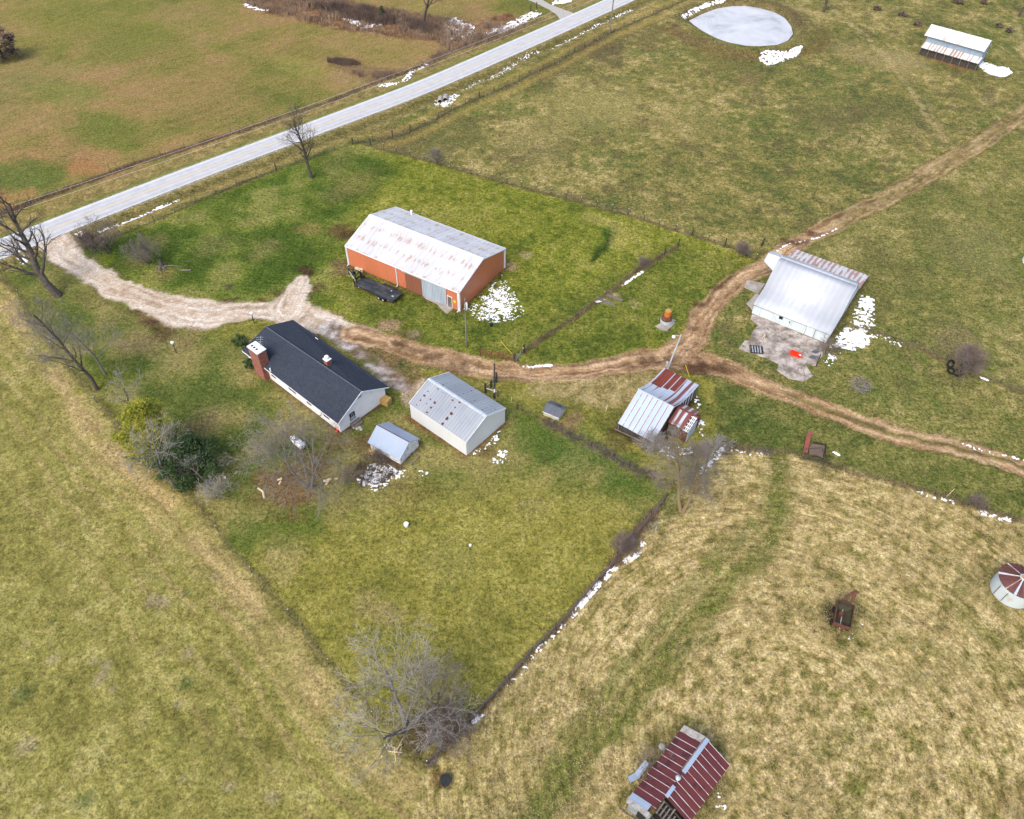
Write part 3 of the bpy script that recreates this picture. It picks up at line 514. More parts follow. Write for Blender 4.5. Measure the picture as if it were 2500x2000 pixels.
    nl = st_(0.25*N8+0.2*N3+0.25*N1+0.3*Nh, 0.33, 0.67)
    mixc(m, grade(nl, C(118, 114, 58), C(138, 132, 68), C(152, 144, 78), C(170, 160, 98))); amp = np.where(m > 0.5, 0.46, amp); fleck = np.where(m > 0.5, 0.42, fleck)
    for k in range(34):
        rng = random.Random(k+50); px, py = rng.uniform(0, 900), rng.uniform(1250, 2000)
        cx, cy = G(px, py); r = rng.uniform(0.4, 1.4)
        dd = np.hypot(wx-cx, wy-cy); mixc(m*sm(r, r*0.3, dd)*0.6, C(70, 92, 48) if rng.random() < 0.35 else C(164, 148, 118))
    dl, runl, sdl, _ = pdist(wx, wy, wF['left'])
    for off, wd, s_ in ((2.4, 1.7, 1.0), (5.2, .4, .6), (7.4, .35, .55), (10.2, .4, .5), (13.5, .4, .35)):
        mixc(m*np.exp(-((dl-off)/wd)**2)*s_*st_(fbm(runl, dl*2, 5, 3, 44), 0.25, 0.6), C(186, 162, 112))
    mixc(sm(0.8, 0.2, dl+(N1-0.5))*0.5, C(96, 88, 58))
    TR[m > 0.3] = np.stack([runl, dl*0.40, 0.50*m], 1)[m > 0.3]
    # straw coloured field at the lower right
    hay = [(1046, 1866), (1135, 1775), (1300, 1592), (1440, 1444), (1557, 1303), (1640, 1205), (1690, 1190), (1720, 1110), (1762, 1094), (1850, 1100), (1930, 1106), (2008, 1131), (2190, 1183), (2368, 1238), (2500, 1277), (3400, 1560), (4200, 3000), (900, 3000), (985, 2060)]
    m = z(hay, 0.5)
    cx, cy = G(1950, 1820); th = np.arctan2(y-cy, x-cx); rr = np.hypot(x-cx, y-cy)
    sw = fbm(rr*1.0, th*9.0, 0.8, 3, 51); sw2 = fbm((x*0.62+y*0.78)*0.35, (x*0.78-y*0.62)*1.5, 1.2, 3, 52)
    lw = sm(8, 16, rr); swirl = sw*(1-lw)+(0.5*sw+0.5*sw2)*lw
    nh = st_(0.05*N3+0.12*N1+0.40*Nh+0.43*swirl, 0.34, 0.62)
    mixc(m, grade(nh, C(120, 116, 60), C(158, 142, 88), C(180, 160, 106), C(194, 173, 120), C(206, 185, 134))); amp = np.where(m > 0.5, 0.52, amp); fleck = np.where(m > 0.5, 0.46, fleck)
    TR[m > 0.3] = np.stack([th*40, rr*0.95, 0.85*m], 1)[m > 0.3]
    mixc(m*z([(1046, 1866), (1135, 1775), (1440, 1444), (1300, 1750), (1350, 2000), (1200, 2300), (985, 2100)], 5)*0.35, C(148, 140, 78))
    for L, ww, s_ in (([(1900, 1120), (1895, 1240), (1860, 1330), (1760, 1440), (1640, 1580), (1500, 1750), (1370, 1900), (1300, 2000)], 2.9, .9), ([(1830, 1280), (1700, 1420), (1560, 1580), (1420, 1760), (1330, 1880)], 1.6, .6),
                      ([(2060, 1450), (2200, 1560), (2330, 1600), (2480, 1640)], 1.6, .3), ([(2000, 1850), (2150, 1700), (2300, 1650)], 1.5, .3), ([(2350, 1400), (2330, 1480), (2390, 1550), (2480, 1580)], 1.6, .5), ([(2100, 1800), (2120, 1900), (2060, 2000)], 1.6, .3)):
        dd = pdist(wx, wy, GP(L))[0]; mixc(m*sm(ww, ww*0.2, dd+(N1-0.5)*1.6)*s_*(0.45+0.75*st_(0.5*sw2+0.5*Nh, 0.38, 0.56)), C(112, 116, 54))
    dd = pdist(x, y, GP([(1880, 1280), (1720, 1440), (1560, 1620), (1470, 1740)]))[0]; mixc(m*np.exp(-(dd/0.30)**2)*0.6, C(192, 172, 116))
    for (px, py, r, c, s_) in ((2058, 1500, 3.6, C(92, 92, 48), .85), (2035, 1500, 1.5, C(52, 46, 36), .8), (2090, 1545, 2.6, C(104, 108, 48), .7), (2430, 1440, 4.2, C(112, 108, 58), .7), (1620, 1870, 5.6, C(116, 112, 58), .55), (1740, 1950, 3.5, C(96, 94, 50), .6), (1088, 1908, .8, C(40, 34, 28), .9), (1075, 1895, 1.2, C(112, 80, 52), .6), (1990, 1545, .4, C(52, 42, 34), .9), (1580, 1270, 2.6, C(62, 84, 32), .8), (1640, 1240, 3, C(78, 94, 40), .7), (1700, 1130, 3.4, C(100, 108, 48), .6), (2480, 1960, 3, C(120, 100, 60), .5), (1780, 1245, .5, C(90, 62, 46), .8), (2010, 1120, 3, C(64, 70, 36), .7)):
        cx, cy = G(px, py); dd = np.hypot(wx-cx, wy-cy); mixc(sm(r, r*0.3, dd+(N1-0.5)*r*0.8)*s_, c)
    for k in ('hay', 'strip', 'mid', 'east'):
        dd = pdist(x, y, wF[k])[0]; mixc(sm(0.75, 0.2, dd+(Nh-0.5)*0.7)*(0.75 if k == 'hay' else 0.5), C(92, 78, 54) if k != 'east' else C(100, 96, 56))
    # pond bank
    dp = psdf(wx, wy, wPOND); mixc(sm(0.8, 0.1, dp)*0.9, C(92, 82, 60)); mixc(np.exp(-((dp-3.5)/1.6)**2)*0.6, C(122, 116, 60))
    _, cyp = G(1810, 62); mixc(np.exp(-((dp-8.0)/2.2)**2)*sm(cyp+3, cyp-6, y)*0.75, C(116, 98, 58))
    mixc(np.exp(-((dp-2.5)/2.0)**2)*sm(cyp-3, cyp+4, y)*0.8, C(108, 92, 66)); mixc(np.exp(-((dp-2.5)/1.8)**2)*sm(G(1915, 62)[0]-2, G(1930, 62)[0]+4, x)*0.8, C(104, 90, 66))
    # ---- gravel drive and earth tracks
    def lane(L, e=0.5):
        dd, rn, sd_, wd = pdist(wx, wy, L); t_ = dd/np.maximum(wd, 0.1)
        return dd, rn, sd_, wd, sm(1.0+e*0.35, 1.0-e*0.35, t_+(Nh-0.5)*0.35+(N1-0.5)*0.3)
    drive = np.zeros(len(x), np.float32); track = np.zeros(len(x), np.float32)
    streak = fbm((x*0.80-y*0.60)*0.25, (x*0.60+y*0.80)*1.9, 1.0, 3, 61)
    muds = grade(st_(N1*0.6+Nh*0.4, 0.35, 0.65), C(74, 52, 38), C(112, 82, 60), C(146, 114, 86))
    def setTR(m, r_, s_, a_):
        TR[m, 0] = r_[m]; TR[m, 1] = s_[m]; TR[m, 2] = a_[m] if hasattr(a_, 'shape') else a_
    for L in (wDRIVE, wSPUR):
        dd, rn, sd_, wd, mm = lane(L); setTR(dd < wd*1.7, rn, dd*sd_, np.clip(0.42*sm(1.7, 1.1, dd/np.maximum(wd, .1)), 0, 1))
        t_ = dd/np.maximum(wd, .1)
        mixc(np.exp(-((t_-1.05)/0.16)**2)*0.7*st_(N3, 0.38, 0.6), C(112, 88, 64))
        cg = grade(st_(0.6*fbm(rn*0.10, dd*sd_*1.8, 1.0, 3, 62)+0.15*N1+0.25*Nh, 0.30, 0.66), C(176, 152, 126), C(206, 186, 162), C(220, 204, 184), C(232, 220, 204))
        mixc(mm, cg); drive = np.maximum(drive, mm)
    dd, rn, sd_, wd, mm = lane(wGAR); cg = grade(st_(N1*0.4+Nh*0.6, 0.33, 0.66), C(116, 98, 78), C(168, 156, 146), C(204, 198, 192))
    mixc(mm*st_(N3*0.5+N1*0.5, 0.30, 0.45), cg); drive = np.maximum(drive, mm*0.8)
    dd = pdist(wx, wy, GP([(905, 850), (960, 885), (1010, 925), (1030, 945)]))[0]; mixc(sm(2.6, 1.2, dd)*0.7*st_(N1, .3, .55), C(118, 92, 66))
    for (L, st0) in ((wTRACK, 0), (wBRANCH, 1)):
        dd, rn, sd_, wd, mm = lane(L, 0.7); setTR((dd < wd*1.9) & (TR[:, 2] < 0.3), rn+200, dd*sd_, np.clip(0.72*sm(1.9, 1.1, dd/np.maximum(wd, .1)), 0, 1))
        s = dd*sd_; nr = fbm(rn*0.14, s*2.2, 1.0, 3, 63+st0)
        cc = grade(st_(0.6*nr+0.15*N1+0.25*Nh, 0.32, 0.66), C(150, 118, 82), C(188, 154, 116), C(216, 184, 146))
        pxs, pys = proj(x, y, 0*x)
        far = sm(1960, 2120, pxs)*(st0 == 1)+sm(1840, 1960, pxs)*(st0 == 0)
        mid = np.exp(-((s+0.1)/0.55)**2)*far*(1.0 if st0 == 0 else 0.6)
        cc = cc*(1-mid[:, None])+grade(vn, C(96, 88, 48), C(132, 120, 66))*mid[:, None]
        rut = (np.exp(-((np.abs(s)-1.15)/0.26)**2)+0.7*np.exp(-((np.abs(s+0.5)-0.95)/0.2)**2))*st_(fbm(rn*0.12, s*0.3, 1, 3, 70+st0), 0.36, 0.55)
        if st0 == 0: rut = rut*(1-0.4*far)
        rut = np.clip(rut, 0, 1)*0.75; cc = cc*(1-rut[:, None])+muds*rut[:, None]
        mixc(mm*(1-0.45*far if st0 else 1.0), cc.astype(np.float32)); track = np.maximum(track, mm*(drive < 0.5))
        mixc(np.exp(-((dd/np.maximum(wd, .1)-1.12)/0.14)**2)*0.45*st_(N3, .4, .6), C(98, 78, 52))
    for (px, py, r, s_) in ((1010, 852, 1.6, .8), (975, 838, 1.3, .8), (1050, 868, 1.5, .7), (1130, 893, 2.2, .6), (1690, 898, 2.4, .85), (1640, 880, 2.2, .75), (1740, 903, 2.6, .8), (1590, 886, 1.8, .6), (1700, 740, 1.4, .7), (1745, 702, 1.5, .7), (1930, 590, 2.2, .8), (1985, 568, 1.8, .7), (1690, 800, 1.3, .6), (1540, 898, 1.6, .5), (560, 738, 1.2, .7), (640, 735, 1.2, .8), (675, 718, 1.0, .8), (340, 762, 1.4, .7), (370, 790, 1.6, .8), (385, 805, 1.2, .8)):
        cx, cy = G(px, py); d1, d2 = (wx-cx), (wy-cy); dd = np.hypot(d1*0.6+d2*0.1, d2*1.3); mixc(sm(r, r*0.2, dd+(N1-0.5)*r)*s_, C(84, 60, 44))
    mixc(z([(1760, 930), (1800, 915), (1870, 950), (1860, 985), (1800, 965)], 1.5)*0.0, C(0, 0, 0))
    mixc(z([(1005, 945), (1035, 920), (1046, 928), (1015, 965), (998, 995), (985, 985), (980, 965)], 0.5)*0.85, grade(vn, C(176, 152, 128), C(206, 184, 160)))   # sandy apron by the garage
    mixc(z([(890, 1105), (897, 1092), (912, 1086), (940, 1095), (925, 1103), (910, 1108)], 0.3)*0.9, C(196, 168, 116))
    mixc(z([(2238, 122), (2300, 140), (2385, 160), (2380, 172), (2330, 166), (2260, 140)], 0.8)*0.9, C(140, 100, 66))
    amp = np.where((drive > 0.5), 0.30, np.where(track > 0.5, 0.36, amp))
    amp = (amp*(0.85+0.3*N3)).astype(np.float32)
    zc = height(x, y); zc = zc-0.05*track*np.exp(-((fbm(x, y, 1.0, 2, 90)-0.5)/0.1)**2)
    me_v = np.stack([x, y, zc], 1).astype(np.float32)
    ii = np.arange((nx-1)*(ny-1)); a = (ii//(ny-1))*ny+(ii % (ny-1)); quads = np.stack([a, a+ny, a+ny+1, a+1], 1)
    fd = drive[quads].mean(1) > 0.5; ft = (track[quads].mean(1) > 0.5) & ~fd
    def sub(name, sel, label, cat=None, kind='structure'):
        q = quads[sel]; uniq, inv = np.unique(q, return_inverse=True); q = inv.reshape(-1, 4)
        me = bpy.data.meshes.new(name); me.vertices.add(len(uniq)); me.vertices.foreach_set('co', me_v[uniq].ravel())
        me.loops.add(q.size); me.loops.foreach_set('vertex_index', q.ravel().astype(np.int32))
        me.polygons.add(len(q)); me.polygons.foreach_set('loop_start', np.arange(0, q.size, 4, dtype=np.int32)); me.polygons.foreach_set('loop_total', np.full(len(q), 4, np.int32))
        me.polygons.foreach_set('use_smooth', np.ones(len(q), bool)); me.update(calc_edges=True)
        at = me.attributes.new('Col', 'FLOAT_COLOR', 'POINT'); at.data.foreach_set('color', np.c_[col[uniq], np.ones(len(uniq), np.float32)].astype(np.float32).ravel())
        at = me.attributes.new('Amp', 'FLOAT', 'POINT'); at.data.foreach_set('value', amp[uniq].astype(np.float32))
        at = me.attributes.new('TR', 'FLOAT_VECTOR', 'POINT'); at.data.foreach_set('vector', TR[uniq].ravel())
        at = me.attributes.new('Fleck', 'FLOAT', 'POINT'); at.data.foreach_set('value', fleck[uniq].astype(np.float32))
        me.materials.append(M['ground']); o = bpy.data.objects.new(name, me); COL.objects.link(o)
        o['kind'] = kind; o['label'] = label; return o
    lum = (col @ np.array([.3, .6, .1], np.float32))[:, None]; col = (lum+(col-lum)*GSAT)*GK; col = np.clip(col, 0.003, 0.9)
    fleck = np.clip(fleck, 0, 1).astype(np.float32); fleck[(drive > 0.4)] = 0.0; fleck = np.where(track > 0.45, 0.15, fleck).astype(np.float32)
    sub('ground', ~(fd | ft), 'grass and straw coloured farmland with mottled dry patches')
    sub('gravel_driveway', fd, 'pale gravel driveway curving from the road past the dark-roofed house')
    sub('dirt_track', ft, 'brown rutted earth track running past the barns and forking')
build_ground()

# ------------------------------------------------------------------ road, markings, pond
def strip(name, A, B, z, m, lane=False, label=None):
    n = len(A); vs = []; fs = []; la = []; K = 12 if lane else 1
    for i in range(n):
        for k in range(K+1):
            t = k/K; vs.append((A[i][0]*(1-t)+B[i][0]*t, A[i][1]*(1-t)+B[i][1]*t, z)); la.append(t)
    for i in range(n-1):
        for k in range(K): a = i*(K+1)+k; fs.append((a, a+1, a+K+2, a+K+1))
    me = bpy.data.meshes.new(name); me.from_pydata(vs, [], fs); me.materials.append(M[m])
    if lane: at = me.attributes.new('lane', 'FLOAT', 'POINT'); at.data.foreach_set('value', la)
    o = bpy.data.objects.new(name, me); COL.objects.link(o); o['kind'] = 'structure'
    if label: o['label'] = label
    return o
strip('road', rS, rN, 0.055, 'asphalt', True, 'pale grey two-lane asphalt road crossing the top left')
dr = rN-rS; Ld = np.hypot(dr[:, 0], dr[:, 1])[:, None]; un = dr/Ld
strip('centre_line', rC-un*0.30, rC-un*0.10, 0.060, 'line_yellow', label='faded yellow centre line of the road')
strip('centre_line', rC+un*0.10, rC+un*0.30, 0.060, 'line_yellow', label='second stripe of the faded yellow centre line of the road')
pi_ = MB(); P = resample(wPOND+[wPOND[0]], 90)[:-1]
cxp, cyp = P.mean(0)
P2 = [(cxp+(p[0]-cxp)*1.02, cyp+(p[1]-cyp)*1.03) for p in P]
nP = len(P2); pi_.add([(cxp, cyp, -0.22)]+[(p[0], p[1], -0.22) for p in P2], [(0, 1+i, 1+(i+1) % nP) for i in range(nP)])
tag(pi_.build('pond_ice', 'ice'), 'frozen oval farm pond with white ice', kind='structure')

# ------------------------------------------------------------------ snow
def snow(label, pts, thr=0.5, seed=1, cell=0.16, size=0.7, line=None, st=(1, 1), soft=1.0, thick=0.07):
    """melting snow: cells of a fine grid where the noise is high, domed a few centimetres"""
    if line: W_ = [(*G(p[0], p[1]), 0) for p in pts]
    else: W_ = GP(pts)
    xs = [p[0] for p in W_]; ys = [p[1] for p in W_]; pad = (line or 0)+0.5
    gx = np.arange(min(xs)-pad, max(xs)+pad, cell); gy = np.arange(min(ys)-pad, max(ys)+pad, cell)
    X, Y = np.meshgrid(gx, gy, indexing='ij'); x, y = X.ravel(), Y.ravel()
    if line: m = 1-pdist(x, y, [p[:2] for p in W_])[0]/line
    else: m = np.clip(-psdf(x, y, W_)/soft, -1, 1)
    n = 0.5*fbm(x*st[0], y*st[1], size*0.62, 2, seed, 0.6)+0.26*fbm(x, y, size*0.33, 1, seed+8)+0.24*fbm(x*st[0], y*st[1], size*3.1, 2, seed+3)
    v = n+0.10*np.clip(m, -1, 1)-0.10-thr+0.0; v = np.where(m < 0.02, -1, v+0.03+0.05*np.minimum(m*2, 1))
    V = v.reshape(X.shape); hzv = height(x, y).reshape(X.shape)
    if V.max() <= 0: print('no snow', label); return
    Vc = (V[:-1, :-1]+V[1:, :-1]+V[:-1, 1:]+V[1:, 1:])/4; sel = Vc > 0
    Z = hzv+np.where(V > 0, 0.02+np.minimum(V*1.4, thick), -0.03)
    I, J = np.nonzero(sel); ny = Y.shape[1]; idx = lambda i, j: i*ny+j
    q = np.stack([idx(I, J), idx(I+1, J), idx(I+1, J+1), idx(I, J+1)], 1)
    # pull edge vertices towards the iso line for organic outlines
    jx = (np.random.RandomState(seed).rand(len(x))-0.5)*cell*0.7; jy = (np.random.RandomState(seed+1).rand(len(x))-0.5)*cell*0.7
    u, inv = np.unique(q, return_inverse=True); q = inv.reshape(-1, 4)
    me = bpy.data.meshes.new('snow'); me.from_pydata(np.stack([x[u]+jx[u], y[u]+jy[u], Z.ravel()[u]], 1).tolist(), [], q.tolist()); me.materials.append(M['snow'])
    me.polygons.foreach_set('use_smooth', [True]*len(me.polygons))
    o = bpy.data.objects.new('snow', me); COL.objects.link(o); tag(o, label, kind='stuff')
snow('melting snow fanned out on the grass at the right end of the orange barn', [(1228, 664), (1141, 753), (1150, 780), (1200, 792), (1255, 784), (1285, 765), (1270, 735), (1248, 695)], 0.52, 1, 0.10, 0.25, soft=4.0)
snow('broken snow along the right end wall of the white gambrel barn', [(2103, 718), (2136, 727), (2138, 799), (2123, 807), (2072, 792), (2084, 753)], 0.50, 2, 0.15, 0.6, soft=1)
snow('dense patch of snow at the front right corner of the white gambrel barn', [(2063, 797), (2110, 799), (2141, 825), (2120, 848), (2084, 861), (2041, 850), (2020, 852), (2045, 812)], 0.455, 4, 0.15, 0.6, soft=1)
snow('specks of snow in the grass below the white barn corner', [(2020, 855), (2060, 862), (2050, 890), (2020, 900), (2005, 885)], 0.60, 5, 0.15, 0.5)
snow('line of snow specks running right from the white barn along the fence', [(2140, 822), (2175, 832), (2195, 840)], 0.56, 6, 0.14, 0.5, line=0.8)
snow('strip of snow below the end wall of the white metal garage', [(1148, 1110), (1162, 1115), (1212, 1087), (1229, 1055), (1220, 1050), (1190, 1076)], 0.53, 7, 0.10, 0.4, soft=.9)
snow('scattered snow on the lawn right of the white metal garage', [(1196, 1131), (1206, 1140), (1249, 1129), (1251, 1103), (1240, 1088), (1212, 1103)], 0.545, 8, 0.11, 0.55)
snow('melting snow behind the small blue-roofed shed', [(904, 1129), (943, 1129), (975, 1150), (990, 1140), (1010, 1150), (990, 1164), (965, 1175), (938, 1194), (904, 1206), (878, 1196), (868, 1170), (893, 1146)], 0.53, 9, 0.11, 0.5, soft=1)
snow('few crumbs of snow right of the small blue-roofed shed', [(1015, 1148), (1046, 1144), (1050, 1158), (1022, 1168)], 0.55, 10, 0.11, 0.5)
snow('snow rim along the far bank of the pond', [(1668, 46), (1690, 33), (1715, 21), (1740, 13), (1765, 8)], 0.46, 11, 0.16, 0.8, line=0.9)
snow('snow patch on the outer bank below the pond', [(1848, 137), (1874, 127), (1913, 131), (1952, 118), (1964, 108), (1957, 128), (1943, 143), (1907, 153), (1874, 163), (1855, 150)], 0.49, 12, 0.17, 0.7, soft=1)
snow('snow bank beyond the far pale shed', [(2388, 160), (2398, 147), (2433, 161), (2462, 165), (2474, 179), (2452, 191), (2417, 184), (2392, 170)], 0.43, 13, 0.17, 0.6, soft=1)
snow('snow scattered through the brown brush near the road bend', [(1077, 52), (1113, 42), (1165, 66), (1171, 90), (1087, 100)], 0.535, 14, 0.22, 0.8)
snow('long white snow drift in the ditch beside the road at the top', [(1200, 82), (1225, 72), (1260, 57), (1306, 33)], 0.50, 15, 0.16, 0.6, line=2.0)
snow('snow bits at the field entrance beyond the road', [(1340, 14), (1350, 0), (1400, -8), (1395, 8)], 0.47, 16, 0.2, 1.0)
snow('snow crumbs under the far brush beyond the meadow', [(598, 12), (625, 22), (652, 24)], 0.50, 17, 0.25, 1.0, line=1.0)
snow('snow crumbs below the dark thicket', [(845, 42), (890, 66), (930, 56), (952, 52)], 0.54, 18, 0.25, 0.9, line=1.6)
snow('snow in the ditch on the far side of the road', [(925, 208), (955, 203), (985, 193), (1003, 178), (1045, 155)], 0.57, 19, 0.14, 0.5, line=0.9)
snow('snow round the twin culvert pipes', [(1055, 262), (1062, 238), (1085, 228), (1110, 228), (1125, 232), (1108, 252), (1095, 262)], 0.55, 20, 0.12, 0.45, soft=.6)
snow('trail of snow dots in the near ditch of the road', [(1140, 215), (1170, 196), (1200, 190), (1235, 168), (1295, 128), (1345, 118)], 0.64, 21, 0.13, 0.45, line=1.6)
snow('sparse snow dots in the ditch near the tall roadside pole', [(1355, 112), (1405, 88), (1460, 58), (1540, 22)], 0.62, 22, 0.14, 0.5, line=0.8)
snow('snow streak in the near ditch beside the driveway mouth', [(240, 562), (290, 545), (340, 524), (390, 503), (430, 486)], 0.555, 23, 0.11, 0.5, line=0.6)
snow('small snow heap beside the driveway mouth', [(178, 568), (205, 562), (214, 574), (190, 583)], 0.50, 24, 0.12, 0.6)
snow('snow heap under the dead tree by the road', [(38, 628), (60, 622), (72, 636), (50, 646)], 0.47, 25, 0.12, 0.6)
snow('ragged white band of snow along the hay field fence', [(1502, 1388), (1480, 1408), (1455, 1435), (1425, 1470), (1398, 1503)], 0.46, 26, 0.09, 0.6, line=0.42, st=(1, 1))
snow('snow dots along the lower part of the hay field fence', [(1378, 1525), (1365, 1542), (1320, 1582), (1278, 1640), (1240, 1678)], 0.62, 27, 0.09, 0.45, line=0.4)
snow('oblong snow piece by the fence corner near the bare tree', [(1156, 1764), (1172, 1748), (1178, 1745)], 0.40, 28, 0.08, 0.5, line=0.3)
snow('snow specks on the fence line above the hay field', [(1570, 1330), (1560, 1350), (1528, 1370)], 0.55, 29, 0.09, 0.4, line=0.5)
snow('snow under the lichen covered tree behind the blue-roofed barn', [(1604, 1100), (1640, 1080), (1690, 1092), (1695, 1106), (1660, 1122), (1625, 1120)], 0.53, 30, 0.12, 0.5)
snow('snow sprinkled right of the rusty annex', [(1690, 968), (1702, 965), (1724, 1010), (1722, 1060), (1705, 1090), (1700, 1040)], 0.54, 31, 0.12, 0.6)
snow('snow blobs on the field edge right of the lichen covered tree', [(1762, 1096), (1748, 1118), (1728, 1138), (1712, 1152)], 0.51, 32, 0.12, 0.5, line=0.6)
snow('snow bits at the hay field gateway', [(1785, 1096), (1800, 1100), (1845, 1110), (1875, 1104)], 0.59, 33, 0.11, 0.45, line=0.5)
snow('snow blobs along the right hand fence of the hay field', [(2396, 1252), (2420, 1260), (2462, 1270)], 0.51, 34, 0.11, 0.5, line=0.5)
snow('snow at the right eave of the maroon roof', [(1738, 1942), (1755, 1932), (1765, 1950), (1792, 1950), (1782, 1975), (1765, 1995), (1745, 2000), (1720, 2010), (1725, 1985)], 0.535, 35, 0.09, 0.55)
snow('snow crumbs beside the rusted hopper', [(2065, 1560), (2075, 1548), (2095, 1530), (2105, 1512), (2114, 1520), (2100, 1545), (2085, 1568)], 0.56, 36, 0.08, 0.4)
snow('snow slivers under the loop fence', [(1521, 697), (1545, 680), (1568, 665)], 0.47, 37, 0.10, 0.7, line=0.35)
snow('snow sliver where the loop fence passes the boards', [(1456, 738), (1475, 733)], 0.42, 38, 0.10, 0.6, line=0.35)
snow('snow crust on the edge of the dirt track', [(1280, 897), (1310, 895), (1345, 893)], 0.47, 39, 0.10, 0.6, line=0.35)
snow('icy slivers in the wet ruts behind the white barn', [(1895, 614), (1925, 595), (1965, 588), (2000, 580), (2042, 559)], 0.54, 40, 0.09, 0.7, line=0.25)
snow('thin snow line along the far right track', [(2352, 1086), (2400, 1102), (2470, 1118), (2500, 1124)], 0.54, 41, 0.11, 0.6, line=0.4)
snow('lone sliver of snow beside the red sheet frame', [(2036, 1105), (2048, 1112)], 0.36, 42, 0.09, 0.6, line=0.25)
snow('snow dots on the fence below the right strip pasture', [(2242, 1203), (2275, 1212), (2325, 1226)], 0.56, 43, 0.11, 0.5, line=0.4)
snow('short snow strip under the eastern fence', [(2395, 923), (2410, 929)], 0.36, 44, 0.10, 0.6, line=0.3)

# ------------------------------------------------------------------ generic gabled building pieces
def roof_slab(mb, e0, e1, r1, r0, t=0.10):
    mb.slab([e0, e1, r1, r0], t)
def wallprism(mb, x0, x1, prof): mb.prism(prof, x0, x1)
K7 = 80/70

# ---- orange barn
def orange_barn():
    cx, cy, a, L, W = -13.267*K7, 93.053*K7, -0.53, 20.115*K7, 12.143*K7
    he, hr = 3.9, 5.306*K7
    t = thing('orange_barn', 'long orange metal barn with white rust-streaked gable roof and sliding doors', 'barn', (cx, cy, 0), a)
    f = Frame(cx, cy, a); X, Y = L/2, W/2; i = 0.12
    MB().prism([(-Y+i, -0.2), (Y-i, -0.2), (Y-i, he-0.08), (0, hr-0.14), (-Y+i, he-0.08)], -X+i, X-i).build('wall', 'orange', t)
    r = MB(); r.slab([(-X, -Y, he), (X, -Y, he), (X, 0, hr), (-X, 0, hr)], 0.07); r.slab([(X, Y, he), (-X, Y, he), (-X, 0, hr), (X, 0, hr)], 0.07)
    roof = r.build('roof', 'barn_roof', t)
    c = MB(); c.slab([(-X-.02, -0.32, hr-0.02), (X+.02, -0.32, hr-0.02), (X+.02, 0, hr+0.08), (-X-.02, 0, hr+0.08)], 0.04); c.slab([(X+.02, 0.32, hr-0.02), (-X-.02, 0.32, hr-0.02), (-X-.02, 0, hr+0.08), (X+.02, 0, hr+0.08)], 0.04)
    c.build('ridge_cap', 'white_trim', roof)
    g = MB(); g.box(-X, X, -Y-0.12, -Y-0.003, he-0.17, he-0.03); g.box(-X, X, Y+0.003, Y+0.12, he-0.17, he-0.03); g.build('gutter', 'white_trim', t)
    for sx in (-1, 1):
        b = MB(); b.add(*_rake(sx*X, Y, he, hr)); b.build('rake_trim', 'white_trim', t)
    for sx in (-1, 1):
        for sy in (-1, 1):
            b = MB(); x = sx*(X-0.13); y = sy*(Y-0.13); b.box(x-0.14, x+0.14, y-0.14, y+0.14, 0, he-0.1); b.build('corner_trim', 'white_trim', t)
    for px, py in ((966, 652), (843.5, 602), (1117.5, 717)):
        x, z_ = f.wall_y(px, py, -Y-0.02); b = MB(); b.box(x-0.06, x+0.06, -Y-0.10, -Y+0.1, 0.12, he-0.16); b.box(x-0.06, x+0.06, -Y-0.4, -Y-0.02, 0.02, 0.14); b.build('downspout', 'white_trim', t)
    yb = MB(); y = -Y+i
    x0, _ = f.wall_y(991, 690, y); x1, _ = f.wall_y(1031, 702, y)
    yb.box(x0, x1, y-0.06, y+0.02, 0.05, 3.35); yb.build('sliding_door', 'brown_door', t)['label'] = 'closed brown sliding door'
    x2, _ = f.wall_y(1090, 722, y); b = MB(); b.box(x1+.01, x2, y-0.10, y+0.02, 0.02, 3.45); b.build('sliding_door', 'blue_door', t)['label'] = 'pale blue-grey sheet sliding door'
    b = MB(); b.box(x0-0.6, x2+0.1, y-0.18, y+0.02, 3.46, 3.62); b.build('door_rail', 'galv', t)
    x3, _ = f.wall_y(1092.5, 740, y); x4, _ = f.wall_y(1104, 745, y); b = MB(); b.box(x3+.1, x4, y-0.05, y+0.02, 0.05, 2.15); d = b.build('entry_door', 'wood', t)
    b = MB(); b.box(x3+.02, x3+.1, y-0.07, y+.02, 0, 2.25); b.box(x4, x4+.08, y-0.07, y+.02, 0, 2.25); b.box(x3+.1, x4, y-0.07, y+.02, 2.152, 2.25); b.build('door_frame', 'white_trim', d)
    xs, zs = f.wall_y(1110.3, 735.8, y); b = MB(); b.tube([(xs, y-0.06, 1.6), (xs, y-0.02, 1.6)], 0.28, 12); b.build('round_sign', 'yellow', t)
    b = MB(); xx, yy = f.px(1010.8, 521, he+.1); b.tube([(xx, Y-0.7, he), (xx, Y-0.7, he+0.9)], 0.16, 10); b.tube([(xx, Y-0.7, he+0.86), (xx, Y-0.7, he+1.05)], 0.22, 10); b.build('roof_vent', 'white_paint', roof)
    xx, yy = f.px(1131, 752, 0); b = MB(); b.lathe([(0.26, 0.25), (0.3, 0.4), (0.3, 1.1), (0.2, 1.3), (0.05, 1.36)], 14, X+0.45, yy); b.box(X+0.2, X+0.7, yy-.25, yy+.25, 0, 0.25); b.build('tank', 'white_paint', t)
    pad = MB(); pts = GP([(1040, 731), (1066, 743), (1079, 757), (1092, 767), (1106, 754), (1092, 745), (1034, 719), (1028, 718)]); pad.slab([(p[0], p[1], 0.09) for p in pts], 0.2)
    tag(pad.build('concrete_pad', 'concrete'), 'worn concrete pad in front of the orange barn doors', kind='structure')
